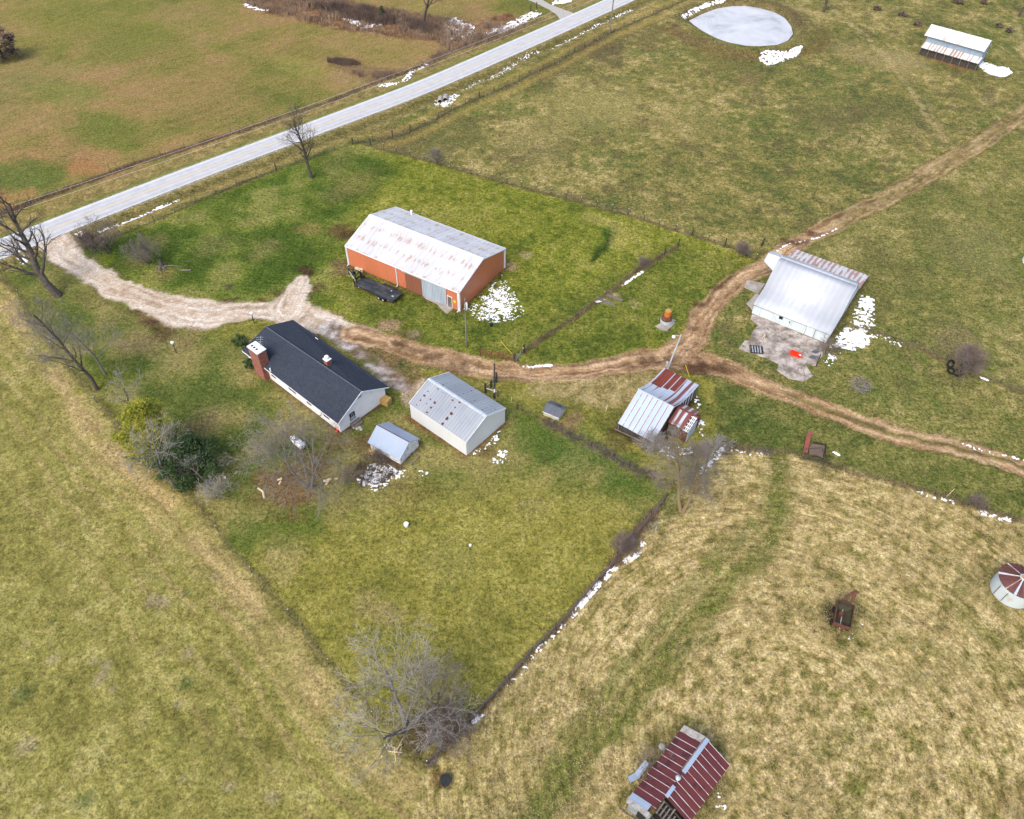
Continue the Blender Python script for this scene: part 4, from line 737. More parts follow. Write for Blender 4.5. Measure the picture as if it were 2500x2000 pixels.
def _rake(x, Y, he, hr):
    w_, h_ = 0.06, 0.2; x0, x1 = (x+0.002, x+w_) if x > 0 else (x-w_, x-0.002)
    P_ = [(-Y, he), (0, hr), (Y, he)]; vs = []; 
    for xx in (x0, x1):
        for y, z in P_: vs.append((xx, y, z+0.03))
        for y, z in P_: vs.append((xx, y, z-h_))
    fs = [(0, 1, 4, 3), (1, 2, 5, 4), (6, 9, 10, 7), (7, 10, 11, 8), (0, 6, 7, 1), (1, 7, 8, 2), (3, 4, 10, 9), (4, 5, 11, 10), (0, 3, 9, 6), (2, 8, 11, 5)]
    return vs, fs
orange_barn()

# ---- white garage
def garage():
    cx, cy, a, L, W = -6.572*K7, 62.404*K7, -0.68, 9.284*K7, 7.053*K7; he, hr = 2.94, 4.097*K7
    t = thing('metal_garage', 'white metal garage with grey corrugated roof dotted with rust spots', 'garage', (cx, cy, 0), a)
    f = Frame(cx, cy, a); X, Y = L/2, W/2; i = 0.06
    MB().prism([(-Y+i, -0.2), (Y-i, -0.2), (Y-i, he-0.05), (0, hr-0.08), (-Y+i, he-0.05)], -X+i, X-i).build('wall', 'white_wall', t)
    r = MB(); r.slab([(-X, -Y, he), (X, -Y, he), (X, 0, hr), (-X, 0, hr)], 0.04); r.slab([(X, Y, he), (-X, Y, he), (-X, 0, hr), (X, 0, hr)], 0.04)
    roof = r.build('roof', 'garage_roof', t)
    c = MB(); c.slab([(-X-.02, -0.28, hr-0.02), (X+.02, -0.28, hr-0.02), (X+.02, 0, hr+0.05), (-X-.02, 0, hr+0.05)], 0.03); c.slab([(X+.02, 0.28, hr-0.02), (-X-.02, 0.28, hr-0.02), (-X-.02, 0, hr+0.05), (X+.02, 0, hr+0.05)], 0.03)
    c.build('ridge_cap', 'galv', roof)
    for sx in (-1, 1):
        b = MB(); b.add(*_rake(sx*X, Y, he, hr)); b.build('rake_trim', 'white_trim', t)
    spots = [(1128, 322, .8), (996, 355, .7), (948, 410, 1.2), (897, 472, .8), (848, 534, .6), (1030, 458, .7), (981, 516, .5), (1087, 505, 1.3), (1035, 567, 1.1), (980, 632, 1.0), (1322, 470, .9), (1413, 500, 1.0), (1352, 567, .9), (1305, 645, 1.5), (1248, 715, 1.7), (1190, 780, 1.4),
             (1215, 133, .5), (1198, 270, .9), (1463, 384, .7), (1515, 363, .7), (1570, 345, .9), (1615, 325, .6), (1612, 474, .7), (1825, 550, .6), (1880, 590, .6), (1248, 253, .4), (1418, 260, .5), (1362, 274, .4), (1412, 402, .5), (1562, 494, .4), (1770, 570, .5), (1715, 592, .6), (1828, 614, .5), (1705, 515, .4), (1268, 320, .4), (1188, 372, .3), (1108, 168, .5), (1440, 210, .3), (1865, 515, .4)]
    sl = (hr-he)/Y; rnd = random.Random(3)
    b = MB()
    for sx, sy, r_ in spots:
        px, py = 860+sx*0.18553, 890+sy*0.18553
        # hit the roof slope
        for side in (-1, 1):
            z_ = he+0.5
            for _ in range(12):
                lx, ly = f.px(px, py, z_); z_ = hr-abs(ly)*sl
            if ly*side > 0: break
        rr = 0.145*r_; n = 9; vs = []
        for k in range(n):
            q = 2*math.pi*k/n; r2 = rr*rnd.uniform(0.65, 1.25); y_ = ly+r2*math.sin(q)*1.0; vs.append((lx+r2*math.cos(q)*1.2, y_, hr-abs(y_)*sl+0.006))
        o_ = MB().add(vs, [tuple(range(n))]).build('rust_spot', 'rust_spot', roof)
    b = MB(); x, _ = f.wall_y(1012, 1000, -Y+i); b.box(x-0.02, x+0.02, -Y+i-0.02, -Y+i+.02, 0.0, he-0.15); b.box(-X+.3, x-.03, -Y+i-0.015, -Y+i+.02, 0.05, 2.2); b.build('side_door', 'white_wall', t)
garage()

# ---- house
def house():
    cx, cy, a, L, W = -28.61, 78.296, -0.698, 21.455, 9.291; he = 2.5; h0, h1 = 4.68-0.52, 4.68+0.52; ro = 0.10
    t = thing('farmhouse', 'long white farmhouse with dark shingle gable roof and two brick chimneys', 'house', (cx, cy, 0), a)
    f = Frame(cx, cy, a); X, Y = L/2, W/2; i = 0.45
    v = [(-X+i, -Y+i, -.2), (X-i, -Y+i, -.2), (X-i, Y-i, -.2), (-X+i, Y-i, -.2)]; zs = lambda y, h: h-(h-he)*abs(y)/Y-0.10
    vs = v+[(p[0], p[1], zs(Y-i, h0 if p[0] < 0 else h1)) for p in v]+[(-X+i, 0, zs(0, h0)), (X-i, 0, zs(0, h1))]
    MB().add(vs, [(3, 2, 1, 0), (0, 1, 5, 4), (2, 3, 7, 6), (1, 2, 6, 9, 5), (3, 0, 4, 8, 7), (4, 5, 9, 8), (6, 7, 8, 9)]).build('wall', 'house_wall', t)
    r = MB(); r.slab([(-X, -Y, he), (X, -Y, he), (X, 0, h1), (-X, 0, h0)], 0.12); r.slab([(X, Y, he), (-X, Y, he), (-X, 0, h0), (X, 0, h1)], 0.12)
    roof = r.build('roof', 'shingle_roof', t)
    b = MB()
    for y0, y1 in ((-Y, 0), (0, Y)):
        z0, z1 = (he, h1) if y0 < 0 else (h1, he)
        b.hexa([(X+.003, y0, z0-.2), (X+.05, y0, z0-.2), (X+.05, y1, z1-.2), (X+.003, y1, z1-.2), (X+.003, y0, z0-.01), (X+.05, y0, z0-.01), (X+.05, y1, z1-.01), (X+.003, y1, z1-.01)])
    b.box(-X, X, -Y-0.05, -Y-0.003, he-0.2, he-0.02); b.build('fascia', 'white_trim', t)
    # ridge vent specks
    b = MB(); b.tube([(-X+.02, 0, h0+.01), (X-.02, 0, h1+.01)], .07, 6); b.build('ridge_cap', 'slate', roof)
    # exterior brick chimney on the front wall
    bl = f.px(628, 911, 0); br = f.px(650.9, 930, 0)
    x0, x1 = bl[0], br[0]; y0 = min(-Y+i-0.85, br[1]); y1 = -Y+i+0.55; best = min((abs(proj(*f.world(x1, y0), z)[1]-866), z) for z in np.linspace(2, 9, 141)); H = best[1]
    b = MB(); b.box(x0, x1, y0, y1, -.1, H); ch = b.build('chimney', 'brick', t); ch['label'] = 'tall red brick chimney outside the front wall'
    b = MB(); b.box(x0-.08, x1+.08, y0-.08, y1+.08, H+.002, H+.14); b.build('chimney_cap', 'white_trim', ch)
    b = MB()
    for k in range(3): b.box(x0+.3+k*.55, x0+.55+k*.55, -Y+i-.5, -Y+i-.2, H+.141, H+.20)
    b.build('flue', 'darkwood', ch)
    b = MB(); ax, ay = (x0+x1)/2+.2, y1-.1; b.tube([(ax, ay, H-1.5), (ax, ay, H+1.0)], .025, 5); b.tube([(ax-.9, ay+.9, H+.9), (ax+.9, ay-.6, H+.9)], .018, 4)
    for k in range(5): q = -.8+k*.38; b.tube([(ax+q-.35, ay-q*.8-.35, H+.9), (ax+q+.35, ay-q*.8+.35, H+.9)], .015, 4)
    b.build('aerial', 'galv', ch)
    # small chimney on the back slope
    x, y = f.px(801, 889, 4.4); b = MB(); y = max(y, 0.6); hh = h0+(h1-h0)*(x+X)/L; b.box(x-.42, x+.42, y-.38, y+.38, hh-1.2, hh+.55); c2 = b.build('chimney', 'brick', t); c2['label'] = 'small brick chimney on the ridge with a white cap'
    b = MB(); b.box(x-.47, x+.47, y-.43, y+.43, hh+.552, hh+.66); b.lathe([(.22, hh+.66), (.22, hh+.95), (.34, hh+.96), (.28, hh+1.12), (.05, hh+1.2)], 12, x, y); b.build('chimney_cap', 'white_paint', c2)
    x, y = f.px(660, 903, 2.9); b = MB(); b.tube([(x, y, 2.6), (x, y, 3.2)], .1, 8); b.build('vent_pipe', 'white_paint', roof)
    x, y = f.px(775, 826, 2.8); b = MB(); b.tube([(x-.3, Y-.5, he+.35), (x+.3, Y-.5, he+.35)], .05, 6); b.build('vent_pipe', 'white_paint', roof)
    # end wall window and attic vent
    gx = X-i
    y0, z1 = f.wall_x(851.3, 1007.9, gx); y1, _ = f.wall_x(864.3, 1000.5, gx); z1 = min(z1, 2.3)
    b = MB(); b.box(gx-.02, gx+.05, y0, y1, .75, 2.15); wn_ = b.build('window', 'darkwood', t)
    b = MB(); b.box(gx+.05, gx+.065, y0+.1, y1-.1, .85, 1.4); b.build('pane', 'pane_pale', wn_)
    b = MB(); b.box(gx+.05, gx+.065, y0+.1, y1-.1, 1.47, 2.05); b.build('pane', 'glass', wn_)
    b = MB()
    for k in range(1, 3): q = y0+.1+(y1-y0-.2)*k/3; b.box(gx+.066, gx+.08, q-.015, q+.015, 1.47, 2.05)
    b.build('muntins', 'white_paint', wn_)
    yv, zv = f.wall_x(877.3, 966, gx); b = MB(); b.box(gx-.02, gx+.04, yv-.32, yv+.32, zv-.4, zv+.4); vt = b.build('attic_vent', 'dark_inside', t)
    b = MB()
    for k in range(3): b.box(gx+.042, gx+.06, yv-.32, yv+.32, zv-.3+k*.28, zv-.2+k*.28)
    b.build('louvre', 'white_trim', vt)
    xs = [(-.72, .55), (-.4, .5), (.0, .8), (.35, .5), (.7, .6)]
    b = MB()
    for k, (q, wd) in enumerate(xs):
        x = q*X; MB().box(x-wd, x+wd, -Y+i-.03, -Y+i+.02, .95, 1.95).build('window', 'glass', t)

    b = MB(); b.box(-X+i, X-i, -Y+i-.05, Y-i+.05, -.05, .22) if False else None
    # wooden steps, rubble, timber stack, red can
    p = G(867, 1032); s_ = thing('wooden_steps', 'small wooden step platform under the farmhouse end window', 'steps', (*p, 0), a)
    MB().box(-.5, .5, -.8, .8, .0, .45).build('platform', 'wood', s_); MB().box(.505, .9, -.8, .8, .0, .22).build('tread', 'wood', s_)
    return f
fh = house()

def rocks(name, label, cat, spots, m='stone', seed=1, group=None):
    rnd = random.Random(seed)
    for k, (px, py, r) in enumerate(spots):
        b = MB(); n = 7; vs = []; 
        for z_, q in ((0, 1), (.35, 1.05), (.62, .6)):
            for j in range(n): an = 2*math.pi*j/n; rr = r*q*rnd.uniform(.75, 1.1); vs.append((rr*math.cos(an), rr*math.sin(an), z_*r))
        fs = [(i*n+j, i*n+(j+1) % n, (i+1)*n+(j+1) % n, (i+1)*n+j) for i in range(2) for j in range(n)]+[tuple(range(2*n, 3*n))]
        b.add(vs, fs); o = b.build(name, m); x, y = G(px, py); o.location = (x, y, hz(x, y)-.03); tag(o, label if isinstance(label, str) else label[k], cat, group)
rocks('stone', 'pale rubble stone in the heap beside the wooden steps', 'stone', [(866, 1044, .3), (872, 1047, .28), (878, 1044, .25), (870, 1040, .22), (882, 1049, .24)], group='rubble stones beside the steps')
def timber_stack():
    x, y = G(940, 983); t = thing('timber_stack', 'stack of yellowish timber at the back corner of the farmhouse', 'timber stack', (x, y, 0), -.5)
    for k in range(6): MB().box(-.9+.05*(k % 2), .9-.04*(k % 3), -.55, .55, k*.17, k*.17+.14).build('plank_layer', 'timber', t)
timber_stack()
def red_can():
    x, y = G(823, 1052); t = thing('red_hand_truck', 'small red hand truck leaning at the front corner of the farmhouse', 'hand truck', (x, y, 0), -.6)
    b = MB(); b.tube([(-.2, 0, .1), (-.2, .2, 1.1), (.2, .2, 1.1), (.2, 0, .1)], .04, 6); b.box(-.22, .22, -.25, .0, .04, .08); b.build('frame', 'red_plastic', t)
    for s in (-1, 1): MB().tube([(s*.26, 0, .13), (s*.34, 0, .13)], .13, 10).build('wheel', 'rubber', t)
red_can()

# ---- small shed
def small_shed():
    cx, cy, a, L, W = -13.749*K7, 57.824*K7, -0.557, 4.793*K7, 3.87*K7; he, hr = 1.35, 2.85
    f = Frame(cx, cy, a)
    t = thing('garden_shed', 'small peeling white shed with blue-grey metal roof and rusty ridge', 'shed', (cx, cy, 0), a)
    X, Y = L/2, W/2; iy, ix = .28, .18; zz = lambda y: hr-(hr-he)*abs(y)/Y-.07
    MB().prism([(-Y+iy, .0), (Y-iy, .0), (Y-iy, zz(Y-iy)), (0, zz(0)), (-Y+iy, zz(Y-iy))], -X+ix, X-ix).build('wall', 'peeling', t)
    MB().box(-X+ix+.02, X-ix-.02, -Y+iy+.02, Y-iy-.02, -.1, -.001).build('base', 'stone', t)
    r = MB(); r.slab([(-X, -Y, he), (X, -Y, he), (X, 0, hr), (-X, 0, hr)], .04); r.slab([(X, Y, he), (-X, Y, he), (-X, 0, hr), (X, 0, hr)], .04); ro = r.build('roof', 'shed_roof', t)
    MB().tube([(-X, 0, hr+.02), (X, 0, hr+.02)], .06, 6).build('ridge_cap', 'rust', ro)
    x, y = G(1007, 1122); u = thing('pallet_frame', 'low wooden frame leaning beside the small shed', 'frame', (x, y, 0), a)
    b = MB(); b.box(-.6, .6, -.9, -.8, .25, .33); b.box(-.6, .6, .8, .9, .25, .33); b.box(-.6, -.5, -.79, .79, .25, .33); b.box(.5, .6, -.79, .79, .25, .33); b.build('rails', 'wood', u)
    for sx in (-1, 1):
        for sy in (-1, 1): MB().box(sx*.55-.04, sx*.55+.04, sy*.85-.04, sy*.85+.04, 0, .249).build('leg', 'wood', u)
small_shed()
# ---- well house
def well_house():
    cx, cy, a, L, W = 5.267*K7, 63.923*K7, -0.498, 2.285*K7, 2.166*K7; he, hr = .85, 1.5
    t = thing('well_house', 'tiny cream well house with slate grey shingle roof', 'shed', (cx, cy, 0), a)
    X, Y = L/2, W/2; zz = lambda y: hr-(hr-he)*abs(y)/Y-.05
    MB().prism([(-Y+.15, 0), (Y-.15, 0), (Y-.15, zz(Y-.15)), (0, zz(0)), (-Y+.15, zz(Y-.15))], -X+.12, X-.12).build('wall', 'cream', t)
    r = MB(); r.slab([(-X, -Y, he), (X, -Y, he), (X, 0, hr), (-X, 0, hr)], .05); r.slab([(X, Y, he), (-X, Y, he), (-X, 0, hr), (X, 0, hr)], .05); ro = r.build('roof', 'slate', t)
    b = MB(); b.slab([(-.05, .45, hr-.12), (.65, .45, hr-.12), (.65, .75, hr-.30), (-.05, .75, hr-.30)], .1); b.build('hatch', 'darkwood', ro)
    b = MB(); b.box(-X, X, -Y-.03, -Y-.002, he-.1, he-.02); b.build('fascia', 'white_trim', t)
well_house()

# ---- white gambrel barn
def white_barn():
    cx, cy, a, L, W = 42.635*K7, 88.018*K7, -0.584, 10.996*K7, 16.85*K7
    t = thing('gambrel_barn', 'big white barn with curved white roof, hay hood and rusty back lean-to', 'barn', (cx, cy, 0), a)
    f = Frame(cx, cy, a); X, Y = L/2, W/2; ry, rz = -1.0, 5.9
    ctrl = [(-Y, 1.85), (-7.4, 2.25), (-6.0, 2.6), (-5.3, 2.95), (-4.7, 3.5), (-4.2, 4.05), (-3.7, 4.5), (-3.0, 4.9), (-2.0, 5.45), (ry, rz)]
    back = [(ry, rz), (0.2, 5.45), (1.4, 4.95), (2.1, 4.4), (2.6, 3.6), (3.0, 2.9)]
    def sheet(P_, x0, x1, th=.08):
        b = MB(); n = len(P_); vs = []
        for x in (x0, x1):
            for y, z in P_: vs.append((x, y, z))
            for y, z in P_: vs.append((x, y, z-th))
        fs = []
        for k in range(n-1):
            fs += [(k, k+1, 2*n+k+1, 2*n+k), (n+k, 3*n+k, 3*n+k+1, n+k+1), (k, n+k, n+k+1, k+1), (2*n+k, 2*n+k+1, 3*n+k+1, 3*n+k)]
        fs += [(0, 2*n, 3*n, n), (n-1, 2*n-1, 4*n-1, 3*n-1)]
        return b.add(vs, fs)
    ro = sheet(ctrl, -X, X).build('roof', 'wb_roof', t, True); sheet(back, -X, X).build('roof_back', 'wb_roof', ro, True)
    lt = [(3.02, 2.85), (5.2, 2.35), (Y, 1.35)]; sheet(lt, -X, X+.3).build('lean_to_roof', 'wb_back', t)
    prof = [(-Y+.12, -.2), (Y-.2, -.2), (Y-.2, 1.2), (5.2, 2.2), (3.05, 2.7)]+[(y, z-.1) for y, z in back[::-1]][1:]+[(y, z-.1) for y, z in ctrl[::-1]][1:-1]+[(-Y+.12, 1.76)]
    MB().prism(prof, -X+.15, X-.12).build('wall', 'wb_wall', t)
    b = MB(); b.add([(X+.003, y, z+.02) for y, z in ctrl]+[(X+.003, y, z-.18) for y, z in ctrl]+[(X+.06, y, z+.02) for y, z in ctrl]+[(X+.06, y, z-.18) for y, z in ctrl], [f_ for k in range(len(ctrl)-1) for f_ in ((2*len(ctrl)+k, 2*len(ctrl)+k+1, 3*len(ctrl)+k+1, 3*len(ctrl)+k), (k, 2*len(ctrl)+k, 2*len(ctrl)+k+1, k+1), (k, k+1, len(ctrl)+k+1, len(ctrl)+k))])
    b.build('rake_trim', 'galv', t)
    # hay hood: the top of the roof runs on past the left end
    def zr(y):
        P_ = ctrl+back[1:]; return float(np.interp(y, [p[0] for p in P_], [p[1] for p in P_]))
    hx = min(f.px(1877.7, 615.5, rz)[0], -X-1.2); yl = -2.6
    for _ in range(10): hx2, yl = f.px(1866.9, 637.3, zr(yl))
    yl = min(max(yl, -4.2), -1.8); yb = ry+1.7
    b = MB(); b.slab([(hx, yl, zr(yl)+.012), (-X+.05, yl-.9, zr(yl-.9)+.012), (-X+.05, ry, rz+.012), (hx, ry, rz+.012)], .09); b.slab([(hx, ry, rz+.012), (-X+.05, ry, rz+.012), (-X+.05, yb+.5, zr(yb+.5)+.012), (hx, yb, zr(yb)+.012)], .09); b.build('hay_hood', 'wb_roof', t)
    b = MB(); zt = zr(yl)-.09; b.add([(hx, yl, zt), (hx, yb, zr(yb)-.09), (hx, ry, rz-.09), (-X+.14, yl-.9, zt-.6), (-X+.14, ry, 3.7), (-X+.14, yb+.5, zt-.9)], [(0, 1, 2), (0, 3, 4), (0, 4, 1), (1, 4, 5)]); b.build('hood_lining', 'galv', t)
    y = -Y+.12
    x, z_ = f.wall_y(1906.8, 775.5, y); b = MB(); b.box(x-.3, x+.3, y-.03, y+.05, 1.05, 1.6); b.build('window_opening', 'dark_inside', t)
    x0, _ = f.wall_y(1966, 808, y); x1, _ = f.wall_y(1986, 818, y)
    b = MB(); b.box(x0, x1, y-.05, y+.02, .05, 1.7); b.build('sliding_door', 'wb_wall', t); MB().box(x1+.005, x1+.07, y-.07, y+.02, .05, 1.75).build('door_post', 'darkwood', t); MB().box(x0-.05, x0-.005, y-.06, y+.02, .05, 1.7).build('door_post', 'darkwood', t)
    b = MB(); b.box(-X+.14, X-.11, y-.03, y-.001, 1.6, 1.68); b.build('eave_shadow_strip', 'galv', t)  # grey strip standing in for the line of shade under the eave
    x, z_ = f.wall_y(1928, 786, y); MB().box(x-.05, x+.05, y-.12, y, 1.0, 1.35).build('lamp', 'darkwood', t)
    # concrete yard
    yard = [(1836, 768), (1856, 772), (1930, 805), (2020, 842), (2013, 862), (1990, 894), (1965, 888), (1975, 905), (1985, 918), (1962, 932), (1925, 925), (1896, 905), (1902, 890), (1870, 875), (1803, 853), (1818, 832), (1830, 833), (1836, 812), (1850, 795), (1832, 780)]
    m = MB(); m.slab([(*G(*p), .07) for p in yard], .25); tag(m.build('concrete_yard', YARD), 'cracked stained concrete yard in front of the white gambrel barn', kind='structure')
    for L_, lb in (([(1823, 684), (1868, 693), (1850, 718), (1816, 702)], 'pale concrete slab at the left end of the white gambrel barn'), ([(1822, 742), (1845, 718), (1862, 724), (1838, 760)], 'lower concrete slab against the white gambrel barn')):
        m = MB(); m.slab([(*G(*p), .08) for p in L_], .2); tag(m.build('concrete_slab', 'concrete'), lb, kind='structure')
    # cattle grate and red trough
    p = G(1846, 855); g = thing('steel_grate', 'black slatted steel grate on the concrete yard', 'grate', (*p, .08), -.10)
    b = MB(); b.box(-1.0, 1.0, -.85, -.75, 0, .12); b.box(-1.0, 1.0, .75, .85, 0, .12); b.box(-1., -.92, -.749, .749, 0, .12); b.box(.92, 1., -.749, .749, 0, .12); b.build('frame', 'black_steel', g)
    for k in range(9): MB().box(-.82+k*.2, -.72+k*.2, -.749, .749, .02, .11).build('slat', 'galv' if k % 2 else 'black_steel', g)
    A_, B_ = G(1930, 858, .4), G(1957, 868, .4); p = ((A_[0]+B_[0])/2, (A_[1]+B_[1])/2); an = math.atan2(B_[1]-A_[1], B_[0]-A_[0]); hl = math.hypot(B_[0]-A_[0], B_[1]-A_[1])/2
    g = thing('feed_trough', 'bright red-orange plastic feed trough on the concrete yard', 'trough', (*p, .08), an)
    b = MB(); w_ = .42
    for y0, y1 in ((-w_, -w_+.1), (w_-.1, w_)): b.box(-hl, hl, y0, y1, 0, .4)
    b.box(-hl, -hl+.1, -w_+.101, w_-.101, 0, .4); b.box(hl-.1, hl, -w_+.101, w_-.101, 0, .4); b.box(-hl+.101, hl-.101, -w_+.101, w_-.101, .02, .16); b.build('tub', 'red_plastic', g)
    b = MB(); b.box(hl-.7, hl-.101, -w_+.101, w_-.101, .161, .46); b.build('float_box', 'red_plastic', g); MB().box(hl-.35, hl-.05, -.35, -.1, .462, .5).build('bracket', 'white_paint', g)
    for (px, py, lb) in ((1990, 861, 'upper of two dark sheets lying on the concrete yard'), (1984, 874, 'lower of two dark sheets lying on the concrete yard')):
        x, y = G(px, py); o = MB().slab([(-.7, 0, .14), (0, -.4, .12), (.8, .1, .13), (.1, .5, .15)], .03).build('metal_sheet', 'slate'); o.location = (x, y, .03); tag(o, lb, 'sheet')
    b = MB(); q0, q1 = G(1993, 893), G(2004, 865, 1.0); b.tube([(*q0, .05), (q1[0], q1[1], 1.0)], .09, 6); tag(b.build('leaning_pole', 'darkwood'), 'dark pole leaning at the corner of the concrete yard', 'pole')
    b = MB(); q0, q1 = G(1860, 828, .1), G(1868, 815, .1); b.tube([(*q0, .12), (*q1, .12)], .07, 5); q2 = G(1866, 829, .1); b.tube([(*q2, .13), (*q1, .18)], .06, 5); tag(b.build('loose_boards', 'cut_wood'), 'two pale boards in a wedge on the concrete yard', 'boards')
    return f
def yard_mat():
    m = mat('stained_concrete', (.35, .3, .28), .9); t = NT(m); v = t.co()
    c = t.ramp(t.noise(v, .55, 5, .6), [(.36, (.15, .125, .10)), (.47, (.27, .23, .195)), (.54, (.37, .32, .28)), (.66, (.48, .42, .37))])
    vo = t.n.new('ShaderNodeTexVoronoi'); vo.feature = 'DISTANCE_TO_EDGE'; vo.inputs['Scale'].default_value = .38
    wv = t.n.new('ShaderNodeVectorMath'); wv.operation = 'ADD'; t.l.new(v, wv.inputs[0]); nn = t.n.new('ShaderNodeTexNoise'); nn.inputs['Scale'].default_value = 1.2; t.l.new(v, nn.inputs[0]); t.l.new(nn.outputs['Color'], wv.inputs[1]); t.l.new(wv.outputs[0], vo.inputs[0])
    c = t.mix(t.math('MULTIPLY', t.ramp(vo.outputs[0], [(0, .9), (.035, 0)]), t.ramp(t.noise(v, .4, 3), [(.42, 0), (.55, 1)])), c, (.09, .085, .05)); c = t.mix(t.ramp(t.noise(v, 3.5, 6, .75), [(.35, .55), (.5, 0)]), c, (.12, .10, .085))
    c = t.mix(t.ramp(t.noise(v, .8, 4, .7), [(.62, 0), (.72, .8)]), c, (.12, .12, .05)); t.col(c); t.bump(t.noise(v, 5, 4), .4, .04); return m
YARD = yard_mat()
fwb = white_barn()

# ---- blue and rust barn with annex
def blue_barn():
    cx, cy, a, L, W = 17.951*K7, 64.185*K7, -0.63, 4.932*K7, 11.061*K7
    t = thing('old_barn', 'old barn with blue-grey front roof, striped rusty swooping back roof and annex', 'barn', (cx, cy, 0), a)
    f = Frame(cx, cy, a); X, Y = L/2, W/2; ry, rz = -1.675, 4.71; hf, hb = 1.75, 2.65
    r = MB(); r.slab([(-X, -Y, hf), (X, -Y, hf), (X, ry, rz), (-X, ry, rz)], .05); r.build('roof', 'blue_roof', t)
    n = 9; b = MB(); P_ = []
    for k in range(n):
        q = k/(n-1); y = ry+(Y-ry)*q; z = rz+(hb-rz)*q-.75*math.sin(math.pi*q)*(1-.3*q); P_.append((y, z))
    P_[-1] = (Y, hb-.05)
    for k in range(n-1):
        (y0, z0), (y1, z1) = P_[k], P_[k+1]; b.add([(-X, y0, z0), (X, y0, z0), (X, y1, z1), (-X, y1, z1)], [(0, 1, 2, 3)]); b.add([(-X, y0, z0-.05), (X, y0, z0-.05), (X, y1, z1-.05), (-X, y1, z1-.05)], [(3, 2, 1, 0)])
    b.build('roof_back', 'blue_back', t, True)
    zb = lambda y: float(np.interp(y, [p[0] for p in P_], [p[1] for p in P_]))+.015; bs = [(-X+.25, -.95), (-.95+.06, .0), (.06, .95)]
    for k, (xa_, xb_) in enumerate(bs):
        ys = np.linspace(1.9+.35*k, Y+.02, 7); q = MB()
        for y0, y1 in zip(ys[:-1], ys[1:]): q.add([(xa_, y0, zb(y0)), (xb_-.08, y0, zb(y0)), (xb_-.08, y1, zb(y1)), (xa_, y1, zb(y1))], [(0, 1, 2, 3)])
        q.build('rusted_sheet', 'rust_sheet', t)['label'] = 'fully rusted brown roof sheet'
    c = MB(); c.tube([(-X, ry, rz+.02), (X, ry, rz+.02)], .09, 6); c.build('ridge_cap', 'galv', t)
    prof = [(-Y+.45, -.1), (Y-.6, -.1)]+[(y, z-.12) for y, z in P_[::-1] if y < Y-.6]+[(-Y+.45, hf+.15)]
    MB().prism(prof, -X+.25, X-.25).build('wall', 'darkwood', t)
    b = MB()
    for k in range(5): y = 1.2+k*1.0; zt = float(np.interp(y, [p[0] for p in P_], [p[1] for p in P_]))-.1; b.box(X-.23, X-.17, y-.12, y+.12, .2, zt)
    b.build('gap_boards', 'peeling', t)
    for sy in (-Y+.3, Y-.3):
        for sx in (-X+.12, X-.12): MB().box(sx-.08, sx+.08, sy-.08, sy+.08, 0, (hf if sy < 0 else hb)-.1).build('post', 'wood', t)
    # annex on the right
    zr, ze = 3.45, 2.55
    x1, yr = f.px(1704, 1019.2, zr); x0 = X-.05; _, ye = f.px(1655, 1043, ze); yb = yr+1.9
    xm = x0+(x1-x0)*.74
    r = MB(); r.slab([(x0, ye, ze), (xm, ye, ze), (xm, yr, zr), (x0, yr, zr)], .04); r.slab([(x1-.4, yb, zr-.9), (x0, yb, zr-.9), (x0, yr, zr), (x1-.4, yr, zr)], .04); an = r.build('annex_roof', 'annex_roof', t)
    MB().box(x0, x1, yr-.14, yr+.14, zr-.0, zr+.07).build('ridge_board', 'red_rust', an)
    b = MB()
    for k in range(3): xx = xm+.25+k*(x1-xm-.35)/2; b.hexa([(xx-.05, ye, ze-.1), (xx+.05, ye, ze-.1), (xx+.05, yr-.15, zr-.1), (xx-.05, yr-.15, zr-.1), (xx-.05, ye, ze), (xx+.05, ye, ze), (xx+.05, yr-.15, zr), (xx-.05, yr-.15, zr)])
    for k in range(5): q = k/4.6; y = ye+(yr-ye)*q; z = ze+(zr-ze)*q; b.box(xm+.02, x1, y-.06, y+.06, z+.003, z+.06)
    b.build('rafters', 'white_trim', an)
    MB().box(x0+.01, x1-.15, ye+.4, yb-.3, -.1, ze-.25).build('annex_wall', 'rust', t)
    MB().box(x1-.14, x1-.06, ye+.45, yr+.5, .1, ze-.3).build('blue_panel', 'blue_door', t)
    MB().box(x0+.1, x0+1.6, ye+.30, ye+.39, .0, 1.9).build('annex_door', 'wood', t)
    q0, q1 = G(1500, 1050), G(1590, 1092); b = MB(); b.tube([(*q0, .25), (*q1, .2)], .09, 6); tag(b.build('fallen_pole', 'wood'), 'long pale pole on the ground along the old barn eave', 'pole')
    return f
blue_barn()

